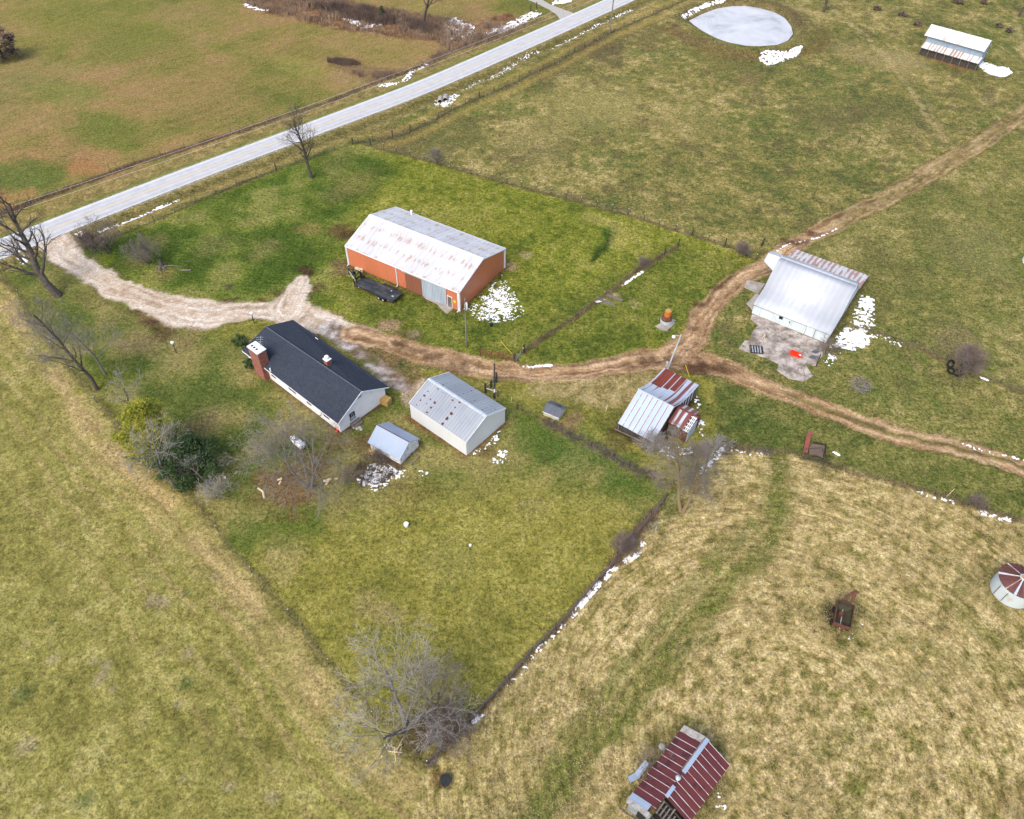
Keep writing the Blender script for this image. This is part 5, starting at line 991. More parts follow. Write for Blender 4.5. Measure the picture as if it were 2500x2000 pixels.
# ---- maroon roofed shed in the hay field
def maroon_shed():
    hf, hr = 2.3, 3.5
    A_ = np.array(G(1670.4, 1769.8, hf)); B_ = np.array(G(1528.4, 1958.4, hf)); u = (B_-A_)/np.hypot(*(B_-A_)); a = math.atan2(u[1], u[0]); L = float(np.hypot(*(B_-A_)))
    v = np.array([-u[1], u[0]]); D_ = np.array(G(1788.5, 1858, hf)); R_ = np.array(G(1725.5, 1803.6, hr)); W = float((D_-A_) @ v); ry0 = float((R_-A_) @ v)
    c = A_+u*L/2+v*W/2; f = Frame(c[0], c[1], a); X, Y = L/2, W/2; ry = ry0-Y; s = (D_-A_) @ u
    t = thing('field_shed', 'field shed with maroon rusted metal roof and broken open front corner', 'shed', (c[0], c[1], 0), a)
    xr = float((np.array(G(1627.6, 1947.3, hr))-A_) @ u)-X        # right slope ends here at the ridge
    xr = min(max(xr, X-3.2), X-1.0); x_s = float((np.array(G(1725.5, 1803.6, hr))-A_) @ u)-X
    r = MB(); r.slab([(-X+.75, -Y, hf), (X-.95, -Y, hf), (X-.95, ry, hr), (-X+.75, ry, hr)][::-1], .04); r.build('roof_left', 'maroon_roof', t)
    r = MB(); r.slab([(-X+.2, ry, hr+.04), (xr, ry, hr+.04), (xr+.05, Y, hf), (-X+.2, Y, hf)], .04); r.build('roof_right', 'maroon_roof', t)
    def strips(y0, z0, y1, z1, xs, wdt=.026):
        b = MB()
        for x in xs: b.hexa([(x-wdt, y0, z0), (x+wdt, y0, z0), (x+wdt, y1, z1), (x-wdt, y1, z1), (x-wdt, y0, z0+.035), (x+wdt, y0, z0+.035), (x+wdt, y1, z1+.035), (x-wdt, y1, z1+.035)])
        return b
    strips(-Y, hf+.002, ry, hr+.002, np.arange(-X+.78, X-.9, .79)).build('seam_ribs', 'seam', t)
    strips(ry+.05, hr+.042, Y, hf+.002, np.arange(-X+.24, xr+.01, .74)).build('seam_ribs', 'seam', t)
    b = MB(); b.slab([(-X, -Y, hf-.02), (-X+.74, -Y, hf-.02), (-X+.74, ry, hr-.02), (-X, ry, hr-.02)][::-1], .06); b.build('shingle_strip', 'shingle', t); b = MB(); b.slab([(X-.45, -Y-.05, hf-.04), (X, -Y-.05, hf-.04), (X, ry-.2, hr-.16), (X-.45, ry-.2, hr-.16)][::-1], .06); b.build('shingle_strip', 'shingle', t)
    b = MB(); b.slab([(X-1.1, -Y-.05, hf+.05), (X-.4, -Y-.05, hf+.05), (X-.4, ry-.5, hr-.12), (X-1.1, ry-.5, hr-.12)][::-1], .03); b.build('pale_sheet', 'shed_roof', t)
    b = MB(); b.box(-X+.1, xr-2.9, ry-.10, ry+.30, hr+.045, hr+.09); b.box(xr-1.3, xr, ry-.05, ry+.3, hr+.045, hr+.09); b.build('ridge_flashing', 'shed_roof', t)
    b = MB(); b.box(-X+.2, xr-3.0, ry-.22, ry-.10, hr+.005, hr+.07); b.build('ridge_board', 'wood', t)
    MB().lathe([(.16, hr), (.16, hr+.5), (.26, hr+.52), (.05, hr+.7)], 10, xr-2.0, ry).build('flue', 'galv', t)
    MB().prism([(-Y+.15, -.2), (ry, -.2), (ry, hr-.12), (-Y+.15, hf-.0)], X-.4, X-.3).build('end_wall', 'bluepaint', t)
    MB().box(X-.29, X-.26, ry-1.2, ry-.3, .2, 1.9).build('doorway', 'dark_inside', t)
    b = MB(); b.box(-X+.2, X-.3, -Y+.15, -Y+.25, -.2, hf-.06); b.build('side_wall', 'wood', t)
    b = MB(); b.box(-X+.2, X-.3, Y-.35, Y-.25, -.2, hf-.12); b.build('side_wall', 'stone', t)
    MB().prism([(-Y+.26, -.2), (Y-.36, -.2), (Y-.36, hf-.1), (ry, hr-.12), (-Y+.26, hf-.1)], -X+.2, -X+.3).build('end_wall', 'wood', t)
    b = MB()
    for k in range(4): x = xr+.35+k*(X-xr-.6)/3; b.hexa([(x-.05, ry, hr-.14), (x+.05, ry, hr-.14), (x+.05, Y-.2, hf-.05), (x-.05, Y-.2, hf-.05), (x-.05, ry, hr-.02), (x+.05, ry, hr-.02), (x+.05, Y-.2, hf+.05), (x-.05, Y-.2, hf+.05)])
    b.build('bare_rafters', 'darkwood', t)
    b = MB(); rnd = random.Random(5)
    for k in range(7): y = ry+.15+k*.36; q = (y-ry)/(Y-ry); z = hr-.0+(hf-hr)*q; b.box(xr+.1+rnd.uniform(0, .5), X-.3-rnd.uniform(0, .6), y, y+.14, z-.02, z+.03)
    b.build('lath_strips', 'wood', t)
    MB().box(xr-1, X-.35, ry, Y-.36, .02, .3).build('dark_floor_box', 'dark_inside', t)  # near-black box on the floor below the bare rafters
    # debris: bent sheet, stone, pole
    q = G(1560, 1888); o = MB(); o.add([(-1.6, -.4, .1), (-.4, -.5, .05), (.6, -.2, .3), (1.4, .1, .55), (1.3, .7, .5), (.5, .5, .25), (-.5, .25, .08), (-1.5, .3, .12)], [(0, 1, 6, 7), (1, 2, 5, 6), (2, 3, 4, 5)]); oo = o.build('bent_sheet', 'shed_roof'); oo.location = (*q, .15); oo.rotation_euler = (0, 0, .55); oo.scale = (.85, .85, 1); tag(oo, 'bent pale sheet metal lying left of the field shed', 'sheet')
    m_ = oo.modifiers.new('s', 'SOLIDIFY'); m_.thickness = .02
    q0, q1 = G(1511, 1974, .2), G(1562, 2010, .2); b = MB(); b.tube([(*q0, .2), (*q1, .2)], .07, 6); tag(b.build('fallen_pole', 'wood'), 'pole on the ground at the near end of the field shed', 'pole')
maroon_shed()
rocks('stone', 'pale boulder beside the upper left eave of the field shed', 'stone', [(1617, 1824, .42)], seed=8)

# ---- far shed
def far_shed():
    a = math.radians(-39.42); A_ = G(2247.6, 115.3, 1.9); L = 14.17; u = (math.cos(a), math.sin(a)); v = (-u[1], u[0])
    c = (A_[0]+u[0]*L/2+v[0]*3.8, A_[1]+u[1]*L/2+v[1]*3.8); t = thing('monitor_shed', 'far pale metal shed with raised centre roof and streaked lower roof', 'shed', (*c, 0), a)
    X = L/2; Y = 3.8
    zz = [(-Y, 1.9), (-Y+1.6, 2.75), (-Y+1.6, 4.1), (-Y+1.2, 4.35), (0.3, 6.2)]
    r = MB(); r.slab([(-X, -Y, 1.9), (X, -Y, 1.9), (X, -Y+1.75, 2.8), (-X, -Y+1.75, 2.8)], .08); r.slab([(X, Y, 1.9), (-X, Y, 1.9), (-X, Y-1.75, 2.8), (X, Y-1.75, 2.8)], .08); r.build('lower_roof', 'far_roof_low', t)
    r = MB(); e = -.5; r.slab([(-X+e, -Y+1.2, 4.35), (X+e+.4, -Y+1.2, 4.35), (X+e+.4, 0.2, 6.2), (-X+e, 0.2, 6.2)], .08); r.slab([(X+e+.4, Y-1.2, 4.35), (-X+e, Y-1.2, 4.35), (-X+e, 0.2, 6.2), (X+e+.4, 0.2, 6.2)], .08); r.build('upper_roof', 'far_roof', t)
    MB().prism([(-Y+1.8, 0), (Y-1.8, 0), (Y-1.8, 4.3), (.2, 5.9), (-Y+1.8, 4.3)], -X+.2, X-.3).build('wall', 'far_wall', t)
    MB().box(-X+.1, X-.1, -Y+.5, -Y+1.79, -.1, 2.1).build('stall_wall', 'darkwood', t)
    for k in range(8): x = -X+.15+k*(L-.3)/7; MB().box(x-.08, x+.08, -Y+.12, -Y+.28, 0, 1.84).build('post', 'wood', t)
far_shed()

# ---- grain bin
def grain_bin():
    def cost(p):
        cx, cy, R, h, ha = p; th = np.linspace(0, 2*np.pi, 73); bx, by = proj(cx+R*np.cos(th), cy+R*np.sin(th), 0*th); tx, ty = proj(cx+R*np.cos(th), cy+R*np.sin(th), 0*th+h); ax, ay = proj(cx, cy, ha)
        return ((min(bx.min(), 9e9)-2418.4)**2+(max(by)-1488)**2+(tx.min()-2441)**2+(ty.min()-1377)**2+(ax-2497)**2+(ay-1408)**2+(ty.max()-1463)**2)
    p = np.array([*G(2480, 1435), 2.6, 3.0, 3.9]); rnd = np.random.RandomState(1); c = cost(p); s = np.array([1, 1, .5, .5, .5])
    for k in range(4000):
        q = p+s*rnd.randn(5)*(.5*.9985**k+.002); cq = cost(q)
        if cq < c: p, c = q, cq
    cx, cy, R, h, ha = p; print('bin', p.round(2), 'cost', round(float(c), 1))
    t = thing('grain_bin', 'round pale grain bin with maroon radial-ribbed cone roof', 'grain bin', (cx, cy, 0), 0)
    b = MB(); prof = []
    for k in range(20): z = h*k/19; prof.append((R+(.012 if k % 2 else 0), z))
    b.lathe(prof, 48); b.build('wall', 'bin_wall', t)
    b = MB(); b.lathe([(R+.1, h+.01), (.32, ha)], 48); ro = b.build('roof', 'bin_roof', t)
    for k in range(28):
        an = 2*math.pi*k/28; c_, s_ = math.cos(an), math.sin(an); b = MB(); w_ = .05 if k % 3 else .10
        p0 = (R+.11, h+.02); p1 = (.33, ha+.01); vs = []
        for (r_, z_), ww in ((p0, w_*1.4), (p1, w_*.5)):
            for q in (-1, 1):
                vs += [(r_*c_-q*ww*s_, r_*s_+q*ww*c_, z_), (r_*c_-q*ww*s_, r_*s_+q*ww*c_, z_+.05)]
        b.add(vs, [(0, 2, 6, 4), (1, 5, 7, 3), (0, 4, 5, 1), (2, 3, 7, 6), (0, 1, 3, 2), (4, 6, 7, 5)]); b.build('rib', 'seam' if k % 4 == 0 else ('galv' if k % 4 == 2 and k > 14 else 'rust'), ro)
    MB().lathe([(.42, ha), (.45, ha+.1), (.36, ha+.16), (.32, ha+.12)], 20).build('collar', 'galv', ro); MB().lathe([(.31, ha+.05), (.26, ha+.22), (.05, ha+.25)], 16).build('hatch', 'timber', ro)
    an = math.radians(205)
    for kk, (da, m_) in enumerate(((0, 'bin_wall'),)):
        b = MB(); vs = []; a0, a1 = an-.22, an+.22
        for q in (a0, a1): vs += [((R+.03)*math.cos(q), (R+.03)*math.sin(q), .3), ((R+.03)*math.cos(q), (R+.03)*math.sin(q), h-.35), ((R+.12)*math.cos(q), (R+.12)*math.sin(q), .3), ((R+.12)*math.cos(q), (R+.12)*math.sin(q), h-.35)]
        b.add(vs, [(2, 6, 7, 3), (0, 2, 3, 1), (4, 5, 7, 6), (1, 3, 7, 5), (0, 4, 6, 2)]); d = b.build('door', m_, t)
        for q in (a0, a1): MB().tube([((R+.14)*math.cos(q), (R+.14)*math.sin(q), .3), ((R+.14)*math.cos(q), (R+.14)*math.sin(q), h-.35)], .04, 5).build('door_edge', 'rust', d)
grain_bin()

# ---- rusted hopper wagon
def hopper():
    z = 1.6; P_ = [np.array(G(px, py, z)) for px, py in ((2048.1, 1462.5), (2085.4, 1478), (2078.5, 1534.5), (2035.5, 1518))]
    c = sum(P_)/4; d = ((P_[2]+P_[3])-(P_[0]+P_[1])); a = math.atan2(d[1], d[0]); L = float(np.hypot(*d))/2; w_ = ((P_[1]+P_[2])-(P_[0]+P_[3])); W = float(np.hypot(*w_))/2
    t = thing('hopper_wagon', 'rusted open grain hopper wagon with folded auger spout', 'wagon', (*c, 0), a); X, Y = L/2, W/2
    b = MB()
    top = [(-X, -Y, z), (X, -Y, z), (X, Y, z), (-X, Y, z)]; mid = [(-X, -Y, .95), (X, -Y, .95), (X, Y, .95), (-X, Y, .95)]; bot = [(-X+.5, -.3, .35), (X-.5, -.3, .35), (X-.5, .3, .35), (-X+.5, .3, .35)]
    def shell(k): 
        g = lambda p, q: (p[0]*(1-q), p[1]*(1-q), p[2]+q*.6)
        return [g(p, k) for p in top], [g(p, k) for p in mid], [g(p, k) for p in bot]
    vs = top+mid+bot; fs = []
    for lv in (0, 4):
        for i in range(4): j = (i+1) % 4; fs.append((lv+i, lv+4+i, lv+4+j, lv+j))
    fs.append((8, 11, 10, 9)); b.add(vs, fs); b.build('hopper', 'rust', t)
    b = MB(); q = .045; vs = [(p[0]*(1-q), p[1]*(1-q), p[2]+.0) for p in top+mid]+[(p[0]*(1-q), p[1]*(1-q), p[2]+.05) for p in bot]; b.add(vs, [f_[::-1] for f_ in fs]); b.build('lining', 'rust_inner', t)
    b = MB(); r_ = .05
    for i in range(4): b.tube([top[i], top[(i+1) % 4]], r_, 6)
    b.build('rim', 'rust', t)
    MB().tube([(-X+.1, 0, .55), (X-.1, 0, .55)], .05, 6).build('cross_shaft', 'galv', t)
    MB().lathe([(.24, .55), (.26, .6), (.26, 1.05), (.1, 1.09)], 16, -.25, -.22).build('drum', 'rust', t)
    f = Frame(c[0], c[1], a)
    e0, e1, e2 = f.px(2062, 1461, 1.7), f.px(2089, 1443, 2.6), f.px(2082, 1467, 1.7)
    b = MB(); b.tube([(*e0, 1.55), (*e1, 2.6)], .16, 10); b.build('auger_tube', 'rust', t); b = MB(); b.tube([(*e1, 2.6), (*e2, 1.5)], .19, 10); b.build('spout', 'rust', t)
    for sx in (-.55, .55):
        for sy in (-1, 1): b = MB(); b.tube([(sx*X, sy*(Y-.1), .36), (sx*X, sy*(Y+.12), .36)], .36, 16); b.build('wheel', 'rubber', t)
    b = MB(); b.box(-X, X, -.4, -.3, .3, .4); b.box(-X, X, .3, .4, .3, .4); b.tube([(X, -.35, .35), (X+1.0, 0, .3), (X, .35, .35)], .05, 6); b.build('chassis', 'rust', t)
hopper()

# ---- red sheet frame (old machine) at the field edge
def red_frame():
    base = G(1968, 1108); t = thing('feeder_wreck', 'collapsed rusty feeder with upright narrow red sheet', 'feeder', (*base, 0), -.3)
    f = Frame(*base, -.3)
    p0 = f.px(1967, 1106, .5); p1 = f.px(1980, 1053, 2.2)
    b = MB(); pts = [(1966, 1106, .5), (1970, 1086, 1.1), (1973, 1070, 1.7), (1981, 1053, 2.2)]; vs = []
    for px, py, z in pts:
        x, y = f.px(px, py, z); vs += [(x-.28, y, z), (x+.28, y+.05, z)]
    b.add(vs, [(0, 1, 3, 2), (2, 3, 5, 4), (4, 5, 7, 6)]); o = b.build('red_sheet', 'red_rust', t); o.modifiers.new('s', 'SOLIDIFY').thickness = .05
    x0, y0 = f.px(1963, 1123, 0); b = MB(); b.tube([(x0, y0, 0), (*p0, .6)], .07, 6); x1, y1 = f.px(2010, 1132, 0); x2, y2 = f.px(2008, 1092, .9); x3, y3 = f.px(1965, 1095, .9)
    b.tube([(x1, y1, 0), (*f.px(2016, 1118, .8), .8)], .07, 6); b.tube([(x0, y0, .3), (x1, y1, .35)], .06, 6); b.tube([(x2, y2, .8), (x1+.3, y1+.2, .3)], .06, 6); b.tube([(x2, y2, .8), (x3, y3, .8)], .05, 6); b.tube([(*f.px(1985, 1110, .3), .35), (*f.px(2006, 1118, .3), .35)], .07, 6); b.build('pipe_frame', 'tpost', t)
    xa, ya = f.px(1997, 1100, .3); b = MB(); b.add([(xa-1.0, ya-.9, .10), (xa+.7, ya-.9, .12), (xa+.9, ya+1.1, .2), (xa-.6, ya+1.2, .25), (xa-1.2, ya+.2, .35)], [(0, 1, 2, 3, 4)]); o = b.build('dark_sheet', 'brush_dark', t); o.modifiers.new('s', 'SOLIDIFY').thickness = .04
    b = MB(); b.tube([(xa-.7, ya+1.2, .3), (xa+.9, ya+1.1, .7)], .1, 6); b.tube([(xa+.9, ya+1.1, .7), (xa+.9, ya-.9, .3)], .1, 6); b.build('frame_edge', 'dark_inside', t)
red_frame()

# ---- gooseneck trailer
def trailer():
    cx, cy, a = -22.35, 98.76, -.548; t = thing('gooseneck_trailer', 'black gooseneck flatbed trailer parked along the orange barn', 'trailer', (cx, cy, 0), a)
    X, Y = 3.95, 1.27; z = .92
    b = MB(); b.box(-X, X, -Y+.02, Y-.02, z-.06, z); b.build('deck', 'deck', t)
    b = MB(); b.box(-X, X, -Y-.06, -Y+.015, z-.24, z+.012); b.box(-X, X, Y-.015, Y+.06, z-.24, z+.012); b.box(X+.002, X+.1, -Y-.06, Y+.06, z-.24, z+.012); b.box(-X-.1, -X-.002, -Y-.06, Y+.06, z-.24, z+.012)
    b.box(-X, X, -.6, -.48, z-.36, z-.061); b.box(-X, X, .48, .6, z-.36, z-.061); b.build('frame', 'black_steel', t)
    b = MB(); b.box(-.05, .0, -Y+.03, Y-.03, z+.002, z+.02); b.box(2.4, 2.43, -Y+.03, Y-.03, z+.002, z+.015); b.build('deck_bars', 'black_steel', t)
    # gooseneck: uprights, sloping neck beams, coupler and jacks
    b = MB()
    for s in (-1, 1):
        b.box(-X-.22, -X-.1, s*.62-.09, s*.62+.09, z-.3, 2.25); b.tube([(-X-.16, s*.62, 2.2), (-X-1.2, s*.4, 2.3), (-X-2.15, 0.05*s, 2.25)], .10, 6)
    b.box(-X-.24, -X-.08, -.53, .53, 1.35, 1.5); b.box(-X-.24, -X-.08, -.9, .9, 2.26, 2.36); b.build('neck', 'black_steel', t)
    MB().tube([(-X-2.15, 0, 2.4), (-X-2.15, 0, 1.15)], .09, 8).build('coupler', 'black_steel', t)
    MB().tube([(-X-2.0, -.1, 2.1), (-X-.3, -.62, 1.0)], .06, 6).build('chrome_strut', 'galv', t)
    for s in (-1, 1): MB().box(-X-.38, -X-.24, s*.95-.07, s*.95+.07, .03, 1.6).build('jack', 'black_steel', t)
    MB().tube([(-X-1.35, .15, 1.75), (-X-1.1, .15, 1.75)], .36, 16).build('spare_wheel', 'rubber', t)
    for s in (-1, 1): MB().box(-X-.1+.002, -X+.28, s*.85-.18, s*.85+.18, z+.022, z+.5).build('tool_box', 'black_steel', t) if s > 0 else None
    for sx in (1.15, 2.05):
        for s in (-1, 1):
            wl_ = MB().tube([(sx, s*(Y-.12), .40), (sx, s*(Y+.16), .40)], .40, 20).build('wheel', 'rubber', t); MB().tube([(sx, s*(Y+.15), .40), (sx, s*(Y+.175), .40)], .18, 12).build('rim', 'galv', wl_)
    for s in (-1, 1): MB().box(.6, 2.6, s*(Y+.20)-.12, s*(Y+.20)+.12, z-.08, z-.03).build('fender', 'black_steel', t)
    MB().box(-.1, 2.7, Y+.1, Y+.42, z-.05, z+.05).build('side_ramp', 'black_steel', t)
    for k, x in enumerate((-3.7, -3.0, -2.3, 3.1, 3.6)): MB().box(x-.07, x+.07, -Y-.075, -Y-.062, z-.18, z-.10).build('reflector', 'white_paint' if k % 2 else 'red_plastic', t)
    MB().box(3.0, 3.35, -.35, -.1, z+.003, z+.03).build('mount_plate', 'galv', t)
    for k, (x, y) in enumerate(((1.8, .9), (2.2, .7))): MB().box(x-.12, x+.12, y-.08, y+.08, z+.003, z+.09).build('chain_pile', 'galv' if k else 'rust', t)
    for (px, py, lb) in ((872, 654, 'left of two timber blocks between trailer neck and orange barn'), (881, 657, 'right of two timber blocks between trailer neck and orange barn')):
        x, y = G(px, py, .4); o = MB().box(-.4, .4, -.2, .2, 0, .4).build('timber_block', 'cut_wood'); o.location = (x, y, 0); o.rotation_euler = (0, 0, a); tag(o, lb, 'timber block')
trailer()

# ---- propane tank
def propane():
    A_, B_ = G(710, 1068, .9), G(742, 1090, .9); c = ((A_[0]+B_[0])/2, (A_[1]+B_[1])/2); a = math.atan2(B_[1]-A_[1], B_[0]-A_[0]); h = math.hypot(B_[0]-A_[0], B_[1]-A_[1])/2
    t = thing('propane_tank', 'white cylindrical propane tank on the lawn under the bare tree', 'gas tank', (*c, 0), a); b = MB(); r = .52
    pts = [(-h, 0, .85), (-h+.12, 0, .85), (-h+.4, 0, .85), (h-.4, 0, .85), (h-.12, 0, .85), (h, 0, .85)]; b.tube(pts, [.15, .38, r, r, .38, .15], 20); b.build('tank', 'white_paint', t, True)
    MB().lathe([(.22, 1.36), (.22, 1.5), (.16, 1.6), (.02, 1.62)], 14).build('valve_dome', 'galv', t)
    for s in (-1, 1): MB().box(s*h*.6-.1, s*h*.6+.1, -.35, .35, 0, .42).build('saddle', 'stone', t)
propane()

# ---- orange topped waterer on a broken slab
def waterer():
    c = G(1626, 787); m = MB(); m.slab([(*G(*p), .08) for p in ((1600, 797), (1618, 787), (1635, 780), (1648, 788), (1640, 797), (1628, 808), (1612, 806))], .2); m.slab([(*G(*p), .09) for p in ((1637, 777), (1650, 783), (1642, 786), (1630, 780))], .2)
    tag(m.build('concrete_slab', 'concrete'), 'broken concrete slab under the orange barrel', kind='structure')
    t = thing('cattle_waterer', 'cattle waterer made of an orange barrel over a rusty galvanised ring', 'waterer', (*c, .085), 0)
    MB().lathe([(.95, 0), (.98, .25), (.98, .62), (.9, .62)], 24).build('galvanised_ring', 'galv', t)
    MB().lathe([(.92, .55), (.88, .85), (.55, 1.25), (.5, 1.3)], 24).build('rusty_cone', 'rust', t)
    b = MB(); b.lathe([(.5, 1.28), (.52, 1.6), (.48, 1.63), (.52, 1.9), (.48, 1.93), (.51, 2.25), (.44, 2.3)], 20); bb = b.build('barrel', 'orange_barrel', t); MB().lathe([(.49, 2.301), (.49, 2.35), (.42, 2.35), (.42, 2.31), (.02, 2.31)], 20).build('barrel_lid', 'timber', bb)
waterer()
for k, (px, py, a, lb) in enumerate(((1480, 738, -.5, 'left weathered board platform in the grass by the loop fence'), (1500, 728, -.5, 'right weathered board platform in the grass by the loop fence'))):
    x, y = G(px, py); b = MB()
    for j in range(3): b.box(-1.5, 1.5, -.3+j*.22, -.12+j*.22, 0, .10)
    o = b.build('board_platform', 'wood'); o.location = (x, y, .03); o.rotation_euler = (0, 0, a); tag(o, lb, 'boards')

# ------------------------------------------------------------------ utility poles, lamps, guys, wires
def upole(label, px, py, H, lean=(0, 0), arm=None, extra=None, mat_='pole', r=.17, armw=2.4):
    x, y = G(px, py); t = thing('utility_pole', label, 'utility pole', (x, y, hz(x, y)-.1)); top = (lean[0], lean[1], H)
    MB().tube([(0, 0, 0), (lean[0]*.5, lean[1]*.5, H*.5), top], [r, r*.88, r*.72], 10).build('pole', mat_, t)
    if arm is not None:
        ca, sa = math.cos(arm), math.sin(arm); za = H-.5; lx, ly = lean[0]*.95, lean[1]*.95
        b = MB(); w_ = armw/2; b.hexa([(lx-ca*w_+sa*q, ly-sa*w_-ca*q, za+dz) if False else (lx+s*ca*w_+q*sa*.06, ly+s*sa*w_-q*ca*.06, za+dz) for dz in (0, .12) for s, q in ((-1, -1), (1, -1), (1, 1), (-1, 1))]); b.build('crossarm', 'wood', t)
        for s in (-.9, -.45, .45, .9): MB().tube([(lx+s*ca*w_, ly+s*sa*w_, za+.121), (lx+s*ca*w_, ly+s*sa*w_, za+.32)], .05, 6).build('insulator', 'stone', t)
    if extra == 'transformer':
        MB().lathe([(.26, H-2.3), (.28, H-2.2), (.28, H-1.4), (.1, H-1.3)], 14, -.45, 0).build('transformer', 'galv', t)
    if extra == 'lamp':
        MB().tube([(lean[0], lean[1], H-.3), (lean[0]-.7, lean[1], H-.1), (lean[0]-1.0, lean[1], H-.2)], .04, 6).build('lamp_arm', 'galv', t); MB().lathe([(.05, H-.15), (.24, H-.3), (.26, H-.5), (.1, H-.6)], 14, lean[0]-1.0, lean[1]).build('lamp_head', 'white_paint', t)
        MB().box(-.35, -.1, -.2, .2, .9, 1.7).build('meter_box', 'galv', t)
    return (x+top[0], y+top[1], H), t
ra = math.atan2(rC[40][1]-rC[30][1], rC[40][0]-rC[30][0])+math.pi/2
tA, _ = upole('tall grey utility pole beside the road fence near the pond', 1489, 81, 11.0, arm=ra)
tB, _ = upole('thin grey utility pole in the grass below the orange barn corner', 1139, 843.7, 9.4, r=.13)
tC, _ = upole('pale leaning utility pole with a yard lamp behind the old barn', 1629, 903, 6.9, (.9, .3), extra='lamp', mat_='galv', r=.13)
tD, _ = upole('leaning utility pole with a crossarm beside the dead roadside tree', 76, 640, 9.0, (-2.0, .6), arm=ra)
tE, _ = upole('dark short utility pole beside the wooden corral corner near the garage', 1207, 972, 7.0, mat_='darkwood', r=.15)
MB().box(-.1, .1, -.25, -.16, 1.5, 2.1).build('notice', 'white_paint', _)
def wire(label, a, b, sag=1.0, r=.022, n=24):
    pts = []
    for k in range(n+1): q = k/n; pts.append((a[0]+(b[0]-a[0])*q, a[1]+(b[1]-a[1])*q, a[2]+(b[2]-a[2])*q-4*sag*q*(1-q)))
    tag(MB().tube(pts, r, 4, False).build('power_line', 'cable'), label, 'power line')
ends = []
dirA = np.array([tA[0]-tD[0], tA[1]-tD[1]]); dirA = dirA/np.hypot(*dirA)
lft = (tD[0]-60, tD[1]-46, 9.0)
nrm = np.array([-dirA[1], dirA[0]])
for s, lb in ((1.0, 'upper of the two power lines strung beside the far side of the road'), (-1.0, 'lower of the two power lines strung beside the far side of the road')):
    a = (tD[0]+nrm[0]*s, tD[1]+nrm[1]*s, 8.9); b = (tA[0]+nrm[0]*s, tA[1]+nrm[1]*s, 10.8); wire(lb, a, b, 1.6, .028, 40)
def guy(label, x0, y0, x1, y1, h):
    a = G(x0, y0, h); b = G(x1, y1); tag(MB().tube([(*b, 0), (*a, h)], .05, 6).build('guy_guard', 'yellow'), label, 'guy guard')
guy('yellow guy wire guard above the rusty pipe gate', 1223, 834, 1249, 863, 2.2)
guy('yellow guy wire guard beside the dirt track behind the old barn', 1674, 892, 1683, 920, 2.0)
def post_lamp(label, px, py, H=2.1):
    x, y = G(px, py); t = thing('lamp_post', label, 'lamp post', (x, y, 0)); MB().tube([(0, 0, 0), (0, 0, H-.3)], .07, 8).build('post', 'tpost', t); MB().lathe([(.12, H-.3), (.24, H-.05), (.26, H+.1), (.1, H+.22)], 12).build('globe', 'white_paint', t)
post_lamp('white globed lamp post at the edge of the driveway behind the farmhouse', 621, 790)
post_lamp('white globed lamp post alone on the lawn left of the farmhouse', 431, 862)

# ------------------------------------------------------------------ fences
def fence(label, L_, sp, hp=1.25, m='tpost', r=.045, wires=4, big=(), mesh=False, bigm='darkwood', wr=.011, tops=False, jit=.12, seed=1):
    P_ = resample(L_, max(int(sum(math.hypot(L_[i+1][0]-L_[i][0], L_[i+1][1]-L_[i][1]) for i in range(len(L_)-1))/sp), 2)+1); rnd = random.Random(seed)
    t = thing('fence', label, 'fence', (0, 0, 0)); pz = []
    step = max(1, math.ceil(len(P_)/95))
    for k, (x, y) in enumerate(P_):
        z = hz(x, y); pz.append((x, y, z))
        if k % step: continue
        bg = any(math.hypot(x-bx, y-by) < sp*.6 for bx, by in big); h = hp*(1.25 if bg else rnd.uniform(.92, 1.08)); rr = r*(2.6 if bg else 1); dx, dy = rnd.uniform(-jit, jit), rnd.uniform(-jit, jit)
        b = MB(); b.tube([(x, y, z-.2), (x+dx, y+dy, z+h)], rr, 6 if bg else 4); b.build('post', bigm if bg else m, t)
        if tops and not bg: MB().tube([(x+dx, y+dy, z+h), (x+dx, y+dy, z+h+.12)], rr*1.15, 4).build('post_tip', 'white_paint', t)
    b = MB()
    for w_ in range(wires):
        z0 = hp*(w_+1)/(wires+.3); b.tube([(x, y, z+z0) for x, y, z in pz], wr, 3, False)
    b.build('wire', 'wire', t)
    return t
bigr = [G(*p) for p in ((694, 409), (874, 348), (985, 330), (1176, 237))]
fence('wire fence running along the near side of the road', wF['road'], 4.3, big=bigr, wires=6, seed=1)
fence('post and wire fence between the orange barn grass and the large pasture', wF['past'], 3.1, big=[G(1693, 577), G(1781, 604), G(902, 355)], tops=True, seed=2)
fence('wire fence crossing the grass from the pipe gate towards the white barn', wF['loop'], 3.6, big=[G(1640, 613), G(1655, 602), G(1279, 862)], m='rust', seed=3)
fence('overgrown fence bounding the meadow beyond the road', wF['north'], 5.0, seed=4, wires=3)
fence('sparse wire fence between the left field and the house yard', wF['left'], 7.5, m='tpost', r=.04, wires=2, seed=5, tops=True)
fence('dark weedy fence between the house yard and the straw field', wF['hay'], 3.8, m='darkwood', r=.055, wires=5, wr=.02, seed=6, hp=1.1)
fence('thin fence from the garage towards the lichen covered tree', wF['mid'], 5.0, wires=2, seed=7, hp=1.1)
fence('low broken fence along the top of the straw field', wF['strip'], 9.0, wires=2, seed=8, hp=1.0)
fence('wire fence running right from the white gambrel barn', wF['east'], 6.5, seed=9, wires=4)
